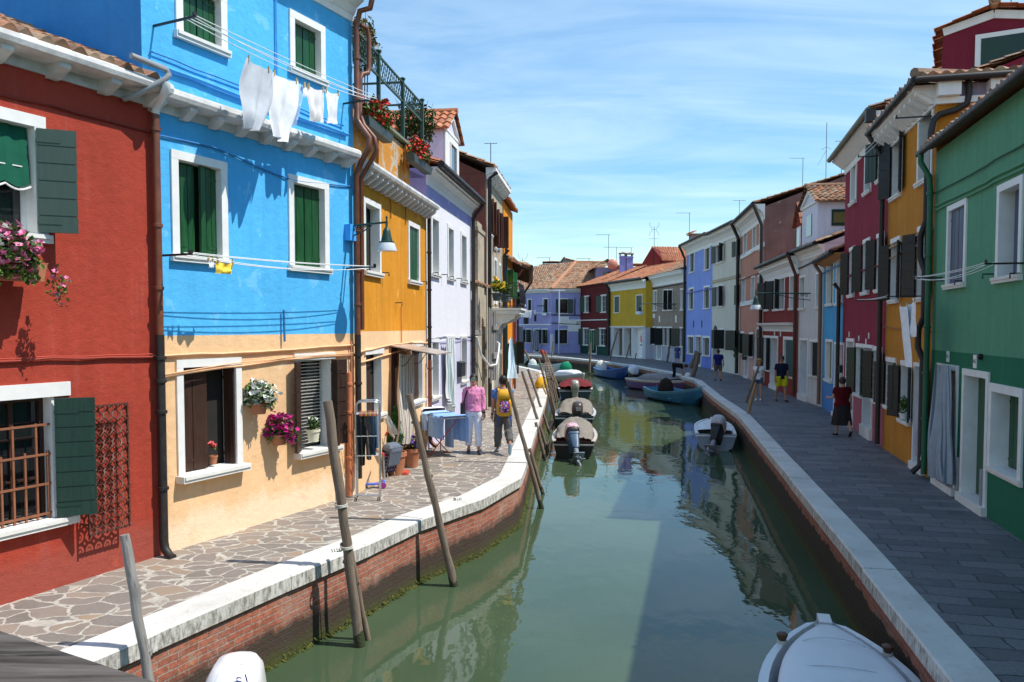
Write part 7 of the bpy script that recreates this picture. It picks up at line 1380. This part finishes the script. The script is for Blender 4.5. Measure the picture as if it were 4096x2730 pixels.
def hanglamp(label,x,y,Y):
    c=at_y(*px('K',x,y),Y); e=empty('street_lamp',c,0,label,'street lamp','bracket lamps on the facades'); gm=paint((.012,.05,.035),.45,.15); Tm=Matrix.Scale(2.,4); mb=MB(); mb.lathe([(.03,.02),(.03,-.06),(.06,-.12),(.08,-.2),(.1,-.3),(.13,-.33)],12,Tm); mb.tube([(0,0,0),(0,0,.15),(-1.8,3,.2)],.05,6); mb.build('lamp_head',gm,e,50); mb=MB(); mb.lathe([(.125,-.33),(.165,-.43),(.17,-.47),(.15,-.475)],14,Tm); mb.build('lamp_shade',paint((.6,.63,.66),.2,.05),e,50)
hanglamp('green lamp with white shade in front of the violet house left windows',228,492,90.); hanglamp('lower green lamp with white shade by the violet house corner window',603,648,91.)
# ---------------------------------------------------------------- pots, boxes and climbing plants
def flowerbox(label,H,z,p0,p1,w,dep,h,boxm,fl,nleaf,nf,rad,fs=.035,leaf=.06,seed=1,lm='leaf',name='flower_box',cat='flower box',group=None,droop=0.):
    a=H.q(z,*p0,w); b=H.q(z,*p1,w); u0,u1=min(a[0],b[0]),max(a[0],b[0]); v=(a[1]+b[1])/2; c=H.world((u0+u1)/2,w,v); e=empty(name,c,H.root.rotation_euler.z,label,cat,group); L=(u1-u0)/2
    mb=MB(); mb.loft([[(x,y,zz) for x,y in rrect(2*L*k,dep*k,.02)] for zz,k in ((0,.9),(h,1.),(h+.015,1.03),(h+.02,1.03))]); mb.build('planter',boxm,e)
    plant('foliage',e,(0,.02,h+rad[2]*.6),(L*rad[0],rad[1],rad[2]),nleaf,leaf,M[lm],fl,nf,fs,seed,droop); return e
rb=flowerbox('window box crowded with pink and white busy lizzies on the red house',red,'2',(-150,185),(265,200),.28,.22,.18,M['terracotta'],M['fl_pink'],1100,240,(1.12,.3,.3),.048,.075,3,name='window_flower_box',droop=.28)
plant('trailing_foliage',rb,(-.42,.16,-.05),(.14,.16,.3),80,.05,M['leaf'],M['fl_pink'],16,.036,8); plant('white_foliage',rb,(.15,.08,.38),(.5,.22,.2),60,.05,M['leaf'],M['fl_white'],80,.036,9)
GB='geranium boxes on the roof terrace'; dkb=paint((.05,.07,.07),.6,.2)
flowerbox('longer red geranium box hung on the terrace parapet beside the copper pipes',yel,'6',(205,935),(400,985),.14,.2,.14,dkb,M['fl_red'],900,170,(1.2,.26,.36),.055,.075,5,group=GB)
flowerbox('red geranium box hung past the end pillar of the terrace',yel,'6',(565,1180),(715,1262),.14,.2,.14,dkb,M['fl_red'],800,150,(1.2,.26,.34),.055,.075,6,group=GB)
def potplant(label,c,rad,n,leaf,fl,nf,pot,potsz=(.09,.12,.16),lm='leaf',fs=.03,seed=1,cat='potted plant',name='potted_plant',droop=0.,lift=1.,outer=.5,cone=0):
    e=empty(name,c,0,label,cat); r0,r1,h=potsz
    if pot: mb=MB(); mb.lathe([(r0,0),(r1,h*.8),(r1*1.12,h*.82),(r1*1.12,h),(r1*.95,h),(r1*.9,h-.03)],16); mb.build('pot',pot,e,40)
    plant('foliage',e,(0,0,h+rad[2]*.75*lift),rad,n,leaf,M[lm],fl,nf,fs,seed,droop,outer=outer,cone=cone); return e
u,v=blue.q('5',760,1050,.16); potplant('white petunias trailing from a wall pot on the peach wall',blue.world(u,.16,v-.2),(.36,.2,.3),620,.06,M['fl_white'],260,M['terracotta'],seed=11,droop=.1,lift=.6,fs=.042)
u,v=blue.q('5',900,1290,.16); potplant('magenta petunias trailing from a wall pot below the white ones',blue.world(u,.16,v-.15),(.36,.2,.28),560,.06,M['fl_mag'],240,M['terracotta'],seed=12,droop=.16,lift=.5,fs=.045)
u,v=blue.q('5',1125,1335,-.02); potplant('cream pot of white geraniums on the ground floor window sill',blue.world(u,.02,v),(.13,.11,.14),300,.05,M['fl_white'],24,paint((.7,.66,.5),.5,.05),(.085,.105,.2),seed=13,fs=.036)
u,v=blue.q('5',440,1492,-.13); potplant('coral flower peeping from the half open brown shutter',blue.world(u,-.13,v),(.05,.05,.06),24,.05,M['fl_coral'],16,M['terracotta'],(.045,.06,.12),seed=14,fs=.04,lift=3.,outer=.1)
c=ground(1584,1898); potplant('conical conifer in a terracotta pot by the ochre house doorstep',c,(.27,.27,.62),2800,.055,None,0,M['terracotta'],(.15,.2,.46),lm='conifer',seed=15,cone=.75)
c=ground(1648,1868); potplant('violet petunias in a pot beside the conifer',c,(.3,.28,.2),420,.05,M['fl_viol'],95,M['terracotta'],(.12,.17,.4),seed=16,droop=.1,fs=.045)
u,v=old.q('7',1215,830,.6); potplant('yellow flowers in a dark pot on the balcony near corner',old.world(u,.75,v-.25),(.3,.3,.3),260,.1,M['fl_yel'],12,dkb,(.12,.16,.25),seed=17,fs=.13); u,v=old.q('7',1290,830,.7); potplant('dark foliage with one yellow bloom on the balcony',old.world(u,.8,v-.3),(.3,.3,.3),240,.1,M['fl_yel'],4,dkb,(.12,.16,.25),lm='leafdk',seed=18,fs=.12)
u,v=amb.q('O',740,1180,.02); potplant('basil plant on the amber house ground floor sill',amb.world(u,.03,v),(.16,.12,.26),180,.07,None,0,M['white'],(.07,.09,.13),seed=19)
for i,(zx,zy) in enumerate(((1100,760),(1225,790))): 
    q0=ground(*px('A',zx,zy+260)); c=at_y(*px('A',zx,zy),q0.y-3.2); potplant(('left','right')[i]+' of the two small potted plants on the salmon house sills',c+Vector((-.35,0,-.2)),(.22,.2,.3),110,.1,None,0,M['shgrey'],(.12,.15,.2),lm='leafdk',seed=20+i)
def climber(label,c,rad,n,leaf,lm,seed,stems=6,down=1.5):
    e=empty('climbing_plant',c,0,label,'climbing plant'); plant('foliage',e,(0,0,0),rad,n,leaf,M[lm],None,0,.03,seed,.0); mb=MB(); rng=random.Random(seed)
    for i in range(stems): x=rng.uniform(-.5,.5)*rad[0]; y=rng.uniform(-.5,.5)*rad[1]; mb.tube([(x*.4,y*.4,-down),(x+.05,y,-rad[2]*.4),(x,y,rad[2]*.3),(x*1.4,y*1.4,rad[2]*.8)],[.014,.012,.009,.004],5)
    mb.build('stem',M['plank_brown'],e); return e
q=yel.q('4',1340,300,-.5); climber('yellowish climber spilling over the terrace beside the blue house wall',yel.world(q[0],-.5,q[1]+.05),(.42,.5,.75),1500,.07,'leafyel',31,6,2.6)
q=yel.q('6',600,890,-.6); climber('dense green vine on the terrace lattice between the posts',yel.world(q[0],-.6,q[1]),(.75,.5,.8),1500,.1,'leafdk',32,8,1.7)
for i,(zx,zy,l) in enumerate(((1715,100,'weed sprouting from the brick quay wall between the leaning poles'),(905,470,'small weed under the coping beside the thick pole'))):
    b_=px('16',zx,zy); c=ground(b_[0],b_[1],-.25); d=(LQ[3]-LQ[2]).normalized(); nrm=Vector((d.y,-d.x,0)); e=empty('wall_weed',c+nrm*.0,0,l,'weed','weeds on the quay wall'); plant('foliage',e,(.06,-.05,.12),(.13,.13,.3) if i==0 else (.09,.09,.22),130,.055,M['leaf'],None,0,.03,40+i); mb=MB()
    for k in range(5): mb.tube([(-.05,.02,-.1),(.04+.02*k,-.05,.1),(.03*k-.02,-.08+.02*k,.3)],.006,4)
    mb.build('stem',M['leafdk'],e)
# ---------------------------------------------------------------- things on the left pavement
# tall chrome drying rack with stockings
c=ground(1478,1984); rk=empty('drying_rack',c,math.pi+.12,'tall silver drying rack with clothes pegs at the ochre house corner','drying rack'); W_=.4; D_=.3; h=1.72; mb=MB()
for y in (.1,.1+D_): mb.tube([(W_/2,y,.05),(W_/2,y,h-.08),(W_/2-.03,y,h-.02),(W_/2-.1,y,h),(-W_/2+.1,y,h),(-W_/2+.03,y,h-.02),(-W_/2,y,h-.08),(-W_/2,y,.05)],.014,8)
mb.tube([(-W_/2,.1,.06),(-W_/2,.1+D_,.06)],.012,6); mb.tube([(W_/2,.1,.06),(W_/2,.1+D_,.06)],.012,6); mb.tube([(-W_/2,.1+D_,.1),(W_/2,.1+D_,.1)],.012,6); mb.build('frame',M['chrome'],rk,50); mb=MB()
for zz in (1.5,1.12,.78):
    for i in range(6): y=.1+D_*i/5; mb.tube([(-W_/2,y,zz),(W_/2,y,zz)],.004,5)
mb.build('wire_shelf',M['white'],rk); mb=MB()
for sx in (-1,1):
    for y in (.1,.1+D_): mb.lathe([(.03,-.01),(.03,.01)],10,Matrix.Translation((sx*W_/2,y,.032))@Matrix.Rotation(math.pi/2,4,'Y'))
mb.build('caster',M['black'],rk); rng=random.Random(4); cols=[M['fl_red'],M['fl_yel'],M['fl_coral'],M['terracotta']]
for k in range(4):
    for i in range(4): mb=MB(); x=-W_/2+.05+(W_-.1)*((i*4+k)/16); mb.box(x-.006,x+.006,.1+D_-.01,.1+D_+.01,1.47,1.56); mb.build('clothes_peg',cols[k],rk)
RKM=Matrix.Translation(c)@Matrix.Rotation(math.pi+.12,4,'Z')
for i,(x,l,col,lab) in enumerate(((.16,.75,(.05,.05,.055),'black leggings nearest the downpipe on the drying rack'),(.08,.9,(.02,.022,.025),'long black stocking in the middle of the drying rack'),(.0,.8,(.1,.085,.075),'brownish trousers on the drying rack'),(-.09,.72,(.04,.07,.12),'navy leggings at the door side of the drying rack'),(-.16,.6,(.2,.27,.36),'slate blue sleeve at the outer edge of the drying rack'))):
    mb=MB(); mb.grid(lambda a,b:((a-.5)*.13*(1-.35*b)+.02*b*math.sin(i*2),.03*math.sin(a*7+i+b*3)*(.4+b)-.0,-l*b),8,12); o=mb.build('hanging_laundry',cloth(col),None,60); o.matrix_basis=RKM@Matrix.Translation((x,.1+D_*.8,1.5)); tag(o,lab,'laundry','laundry on the drying rack')
# scooter
c=ground(1487,1952); sc=empty('toy_scooter',c,yel.root.rotation_euler.z+.4,'blue toy scooter with red grips behind the drying rack','scooter'); bs=paint((.05,.12,.55),.35,.1); mb=MB(); mb.loft([[(x,y+.0,z) for x,y in rrect(.12,.44,.05)] for z in (.06,.075,.085)]); mb.build('deck',bs,sc,40); mb=MB(); mb.tube([(0,.2,.07),(0,.24,.2),(0,.22,.62)],.016,8); mb.build('stem',M['metal'],sc); mb=MB(); mb.tube([(-.15,.22,.62),(.15,.22,.62)],.018,8); mb.build('grip',paint((.5,.04,.07),.5),sc)
for p in ((-.12,.2),(.12,.2),(0,-.2)): mb=MB(); mb.lathe([(.03,-.015),(.055,-.015),(.055,.015),(.03,.015)],14,Matrix.Translation((p[0],p[1],.055))@Matrix.Rotation(math.pi/2,4,'Y')); mb.build('wheel',paint((.3,.03,.2),.4) if p[0] else M['black'],sc)
mb=MB(); mb.tube([(-.12,.2,.055),(-.06,.22,.12),(.06,.22,.12),(.12,.2,.055)],.025,8); mb.build('axle_fork',bs,sc,50)
# shopping trolley
c=ground(1542,1905); tr=empty('shopping_trolley',c,yel.root.rotation_euler.z-.5,'navy tartan shopping trolley with red handle by the doorstep','shopping trolley'); n_=NT('tartan'); o=n_.tc(scale=(14,14,14)); sx=n_.new('SeparateXYZ'); n_.l(o,sx.inputs[0]); w1=n_.ramp(n_.math('FRACT',sx.outputs[0]),[(0,1.),(.1,0.)],'CONSTANT'); w2=n_.ramp(n_.math('FRACT',sx.outputs[2]),[(0,1.),(.1,0.)],'CONSTANT'); tm=n_.fin(n_.mix(n_.math('MAXIMUM',w1,w2),(.025,.022,.06),(.3,.28,.35)),.85,.2)
Tl=Matrix.Rotation(-.3,4,'X'); mb=MB(); mb.loft([[Tl@Vector((x,y,z)) for x,y in rrect(w,d,.05)] for z,w,d in ((.12,.3,.2),(.2,.33,.24),(.55,.33,.24),(.66,.3,.2))]); mb.build('bag',tm,tr,40); mb=MB(); mb.loft([[Tl@Vector((x,y+.02,z)) for x,y in rrect(w,d,.05)] for z,w,d in ((.58,.35,.26),(.66,.34,.25),(.71,.26,.16))]); mb.prism([Tl@Vector(p) for p in ((-.17,.13,.68),(.17,.13,.68),(.15,.14,.3),(-.15,.14,.3))],Tl.to_3x3()@Vector((0,.012,0))); mb.build('flap',paint((.12,.15,.2),.7,.1),tr,40)
mb=MB(); mb.tube([Tl@Vector(p) for p in ((.13,-.12,.0),(.13,-.12,.85))],.011,6); mb.tube([Tl@Vector(p) for p in ((-.13,-.12,.0),(-.13,-.12,.85))],.011,6); mb.tube([Tl@Vector(p) for p in ((-.1,.12,.13),(-.1,.2,.0),(.1,.2,0),(.1,.12,.13))],.011,6); mb.build('frame',M['chrome'],tr); mb=MB(); mb.tube([Tl@Vector(p) for p in ((.13,-.12,.85),(.13,-.1,.92),(.08,-.06,.97),(-.08,-.06,.97),(-.13,-.1,.92),(-.13,-.12,.85))],.018,8); mb.build('handle',paint((.6,.05,.03),.4),tr,50)
for s in (-1,1): mb=MB(); mb.lathe([(.02,-.015),(.07,-.02),(.085,-.015),(.085,.015),(.07,.02),(.02,.015)],16,Matrix.Translation((s*.19,-.12,.085))@Matrix.Rotation(math.pi/2,4,'Y')); mb.build('wheel',paint((.12,.1,.09),.7),tr,40)
# white cloth hung beside the door, dustpan
hang('hanging_cloth','crumpled white cloth hanging over the trolley by the door',yel,'J',((405,400),(470,360),(575,630),(540,700)),.3,cloth((.5,.48,.46)),2,.05,None,seed=7,pegs=0)
c=ground(1610,1895); mb=MB(); mb.loft([[(x,y,z) for x,y in rrect(.28,.3,.05)] for z in (.0,.012,.05)]); tag(mb.build('plastic_tray',paint((.6,.1,.06),.4),loc=c),'flat red plastic tray on the paving behind the trolley','tray')
# folding airer spread with blue and white washing
c=ground(1742,1812); fa=empty('folding_airer',c,whl.root.rotation_euler.z+.7,'red legged folding airer standing before the lavender house','drying rack'); mb=MB()
for sx in (-.75,.75): mb.tube([(sx*.3,-.25,.0),(sx,.22,.9)],.012,6); mb.tube([(-sx*.3,.25,.0),(sx,-.25,.9)],.012,6)
mb.tube([(-.225,-.25,.015),(.225,-.25,.015)],.012,6); mb.tube([(-.225,.25,.015),(.225,.25,.015)],.012,6); mb.build('leg',paint((.5,.06,.04),.4),fa); mb=MB()
for i in range(7): y=-.3+.1*i; mb.tube([(-.95,y,.92),(.95,y,.92)],.006,5)
for x in (-.95,-.4,.4,.95): mb.tube([(x,-.3,.92),(x,.3,.92)],.008,5)
mb.build('rail',M['white'],fa)
FM=Matrix.Translation(c)@Matrix.Rotation(whl.root.rotation_euler.z+.7,4,'Z')
def drape(label,u0,u1,front,back,z,col,seed,y0=-.3,y1=.32):
    mb=MB()
    def f(a,b):
        x=u0+(u1-u0)*a; t=b*(front+back+y1-y0); k=noise.noise(Vector((a*4+seed,b*3,seed)))*.05; w=.03*math.sin(a*16+seed)
        if t<front: return (x+k,y1+.02+w,z-front+t)
        t-=front
        if t<y1-y0: return (x,y1-t,z+.02*math.sin(a*9)+.012)
        return (x,y0-.02-w,z-(t-(y1-y0)))
    mb.grid(f,20,24); o=mb.build('draped_washing',cloth(col),None,60); o.matrix_basis=FM.copy(); tag(o,label,'laundry','washing spread on the folding airer')
drape('white sheet spread over the far end of the folding airer',-1.05,-.1,.28,.3,1.04,(.8,.8,.83),1); drape('pale turquoise edged white cloth over the outer corner of the airer',-1.0,-.6,.55,.3,1.0,(.62,.74,.82),2); drape('cornflower blue sheet hanging over the near end of the airer',.28,1.0,.62,.5,.96,(.26,.44,.8),3); drape('light blue shirt hanging in the middle of the airer',-.12,.24,.85,.4,.97,(.35,.52,.82),4); drape('navy trousers hanging between the blue pieces of the airer',-.62,-.3,.72,.3,.965,(.04,.07,.25),5,-.2,.34)
mb=MB(); c=ground(1795,1722); mb.loft([[(x,y,z) for x,y in rrect(w,d,.03)] for z,w,d in ((0,.5,.3),(.06,.56,.34),(.42,.62,.4),(.44,.6,.38),(.38,.52,.3))]); o=mb.build('stone_trough',paint((.16,.15,.14),.9,.25,8,.5),loc=c); o.rotation_euler.z=whl.root.rotation_euler.z+math.pi/2; tag(o,'dark stone trough standing by the lavender house door','planter')
# yellow rucksack at the quay edge
c=ground(*px('C',880,800)); yb_=empty('yellow_bag',c,.4,'bright yellow sack dumped beside the poles on the quay edge','bag'); mb=MB(); rings=[]
for t,w in ((0,.75),(.15,.9),(.5,.8),(.8,.6),(1,.2)): rings.append([(.42*w*math.cos(a)*(1+.15*noise.noise(Vector((a,t*3,1)))),.34*w*math.sin(a)*(1+.15*noise.noise(Vector((a,t*3,4)))),.56*t) for a in [k*math.pi/9 for k in range(18)]])
mb.loft(rings); mb.build('sack',paint((.75,.42,.01),.6,.2,8,.4),yb_,60); mb=MB(); mb.tube([(-.2,0,.5),(-.28,.1,.7),(.05,.12,.72),(.15,0,.52)],.025,6); mb.build('handle',paint((.6,.34,.01),.6),yb_)
# chairs in front of the violet house
ch=None
for i,(x,l) in enumerate(((262,'dark chair left of the striped curtain at the violet house'),(470,'dark chair right of the striped curtain at the violet house'))):
    c=ground(*px('K',x,1415)); 
    if ch is None:
        ch=empty('cafe_chair',c,.3,l,'chair','chairs outside the violet house'); mb=MB(); mb.box(-.25,.25,-.25,.25,.44,.48); mb.build('seat',M['black'],ch); mb=MB()
        for k in range(4): mb.box(-.25,.25,.24,.26,.6+.1*k,.65+.1*k)
        mb.build('backrest',M['black'],ch)
        for sx in (-1,1):
            for sy in (-1,1): mb=MB(); mb.bar((sx*.23,sy*.23,0),(sx*.23,sy*.23,.95 if sy>0 else .44),.04); mb.build('leg',M['black'],ch)
    else: o=copy_tree(ch); o.location=c; o['label']=l
# thin post with sign arm at the violet corner
c=ground(2210,1415); e=empty('corner_post',c,0,'slim white utility post at the violet house corner','post'); mb=MB(); mb.tube([(0,0,0),(0,0,2.2)],.3,8); mb.tube([(.7,-.4,0),(.7,-.4,7.1)],.09,8); mb.build('shaft',paint((.5,.5,.6),.6),e); mb=MB(); mb.tube([(-.6,-.4,7.1),(1.4,-.4,7.1)],.06,6); mb.build('crossarm',paint((.5,.5,.6),.6),e)
# ---------------------------------------------------------------- sky, sun, camera
W=bpy.data.worlds.new('World'); SC.world=W; W.use_nodes=True; t=W.node_tree; t.nodes.clear()
SUN_EL=R(56.96); SUN_AZ=R(100.8)     # azimuth from +Y towards +X
def nn(k,**a):
    n=t.nodes.new('ShaderNode'+k)
    for q,v in a.items(): setattr(n,q,v)
    return n
sky=nn('TexSky',sky_type='NISHITA',sun_disc=False); sky.sun_elevation=SUN_EL; sky.sun_rotation=SUN_AZ; sky.air_density=1.2; sky.dust_density=.2; sky.ozone_density=2.2
tc=nn('TexCoord'); sp=nn('SeparateXYZ'); t.links.new(tc.outputs['Generated'],sp.inputs[0])
def mth(op,a,b):
    n=nn('Math',operation=op)
    for i,x in enumerate((a,b)):
        if hasattr(x,'is_linked'): t.links.new(x,n.inputs[i])
        else: n.inputs[i].default_value=x
    return n.outputs[0]
den=mth('ADD',mth('MAXIMUM',sp.outputs[2],0.),.09)
cv=nn('CombineXYZ'); t.links.new(mth('DIVIDE',sp.outputs[0],den),cv.inputs[0]); t.links.new(mth('DIVIDE',sp.outputs[1],den),cv.inputs[1])
def cl(sc,rot,stretch,detail,dist,lo,hi):
    mp=nn('Mapping'); t.links.new(cv.outputs[0],mp.inputs[0]); mp.inputs['Rotation'].default_value=(0,0,rot); mp.inputs['Scale'].default_value=stretch
    n=nn('TexNoise'); t.links.new(mp.outputs[0],n.inputs['Vector']); n.inputs['Scale'].default_value=sc; n.inputs['Detail'].default_value=detail; n.inputs['Roughness'].default_value=.6; n.inputs['Distortion'].default_value=dist
    r=nn('ValToRGB'); t.links.new(n.outputs['Fac'],r.inputs[0]); r.color_ramp.elements[0].position=lo; r.color_ramp.elements[1].position=hi; return r.outputs[0]
c1=cl(.65,.16,(.5,1.05,1),6,.6,.34,.8); c2=cl(1.8,.3,(.42,1.25,1),8,1.2,.38,.95)
am=mth('MINIMUM',mth('ADD',.06,mth('ADD',mth('MULTIPLY',c1,.45),mth('MULTIPLY',c2,.38))),.75)
hs=nn('HueSaturation'); t.links.new(sky.outputs[0],hs.inputs['Color']); hs.inputs['Saturation'].default_value=1.5; hs.inputs['Value'].default_value=1.
mx=nn('MixRGB'); t.links.new(am,mx.inputs[0]); tn=nn('MixRGB',blend_type='MULTIPLY'); tn.inputs[0].default_value=1.; t.links.new(hs.outputs[0],tn.inputs[1]); tn.inputs[2].default_value=(.92,1.04,1.05,1); t.links.new(tn.outputs[0],mx.inputs[1]); mx.inputs[2].default_value=(6.3,7.6,8.3,1)
bg=nn('Background'); t.links.new(mx.outputs[0],bg.inputs[0]); bg.inputs[1].default_value=.135
ow=nn('OutputWorld'); t.links.new(bg.outputs[0],ow.inputs[0])
sl=bpy.data.lights.new('sun','SUN'); sl.energy=4.4; sl.angle=R(.53); sl.color=(1,.95,.86); so=bpy.data.objects.new('sun',sl); COL.objects.link(so)
sd=Vector((math.sin(SUN_AZ)*math.cos(SUN_EL),math.cos(SUN_AZ)*math.cos(SUN_EL),math.sin(SUN_EL))); so.rotation_euler=sd.to_track_quat('Z','Y').to_euler(); so.location=(20,-10,40)
cd=bpy.data.cameras.new('camera'); cam=bpy.data.objects.new('camera',cd); COL.objects.link(cam); SC.camera=cam
cam.location=(0,0,EYE); cam.rotation_euler=(math.pi/2-TH,0,0); cd.sensor_width=36; cd.sensor_fit='HORIZONTAL'; cd.lens=36*F/4096; cd.shift_y=(CY-1365)/4096; cd.clip_start=.05; cd.clip_end=3000
SC.view_settings.view_transform='Standard'; SC.view_settings.look='None'; SC.view_settings.gamma=1; SC.view_settings.exposure=.3
SC.render.film_transparent=False; SC.cycles.max_bounces=8; SC.cycles.transparent_max_bounces=6; SC.cycles.use_denoising=True
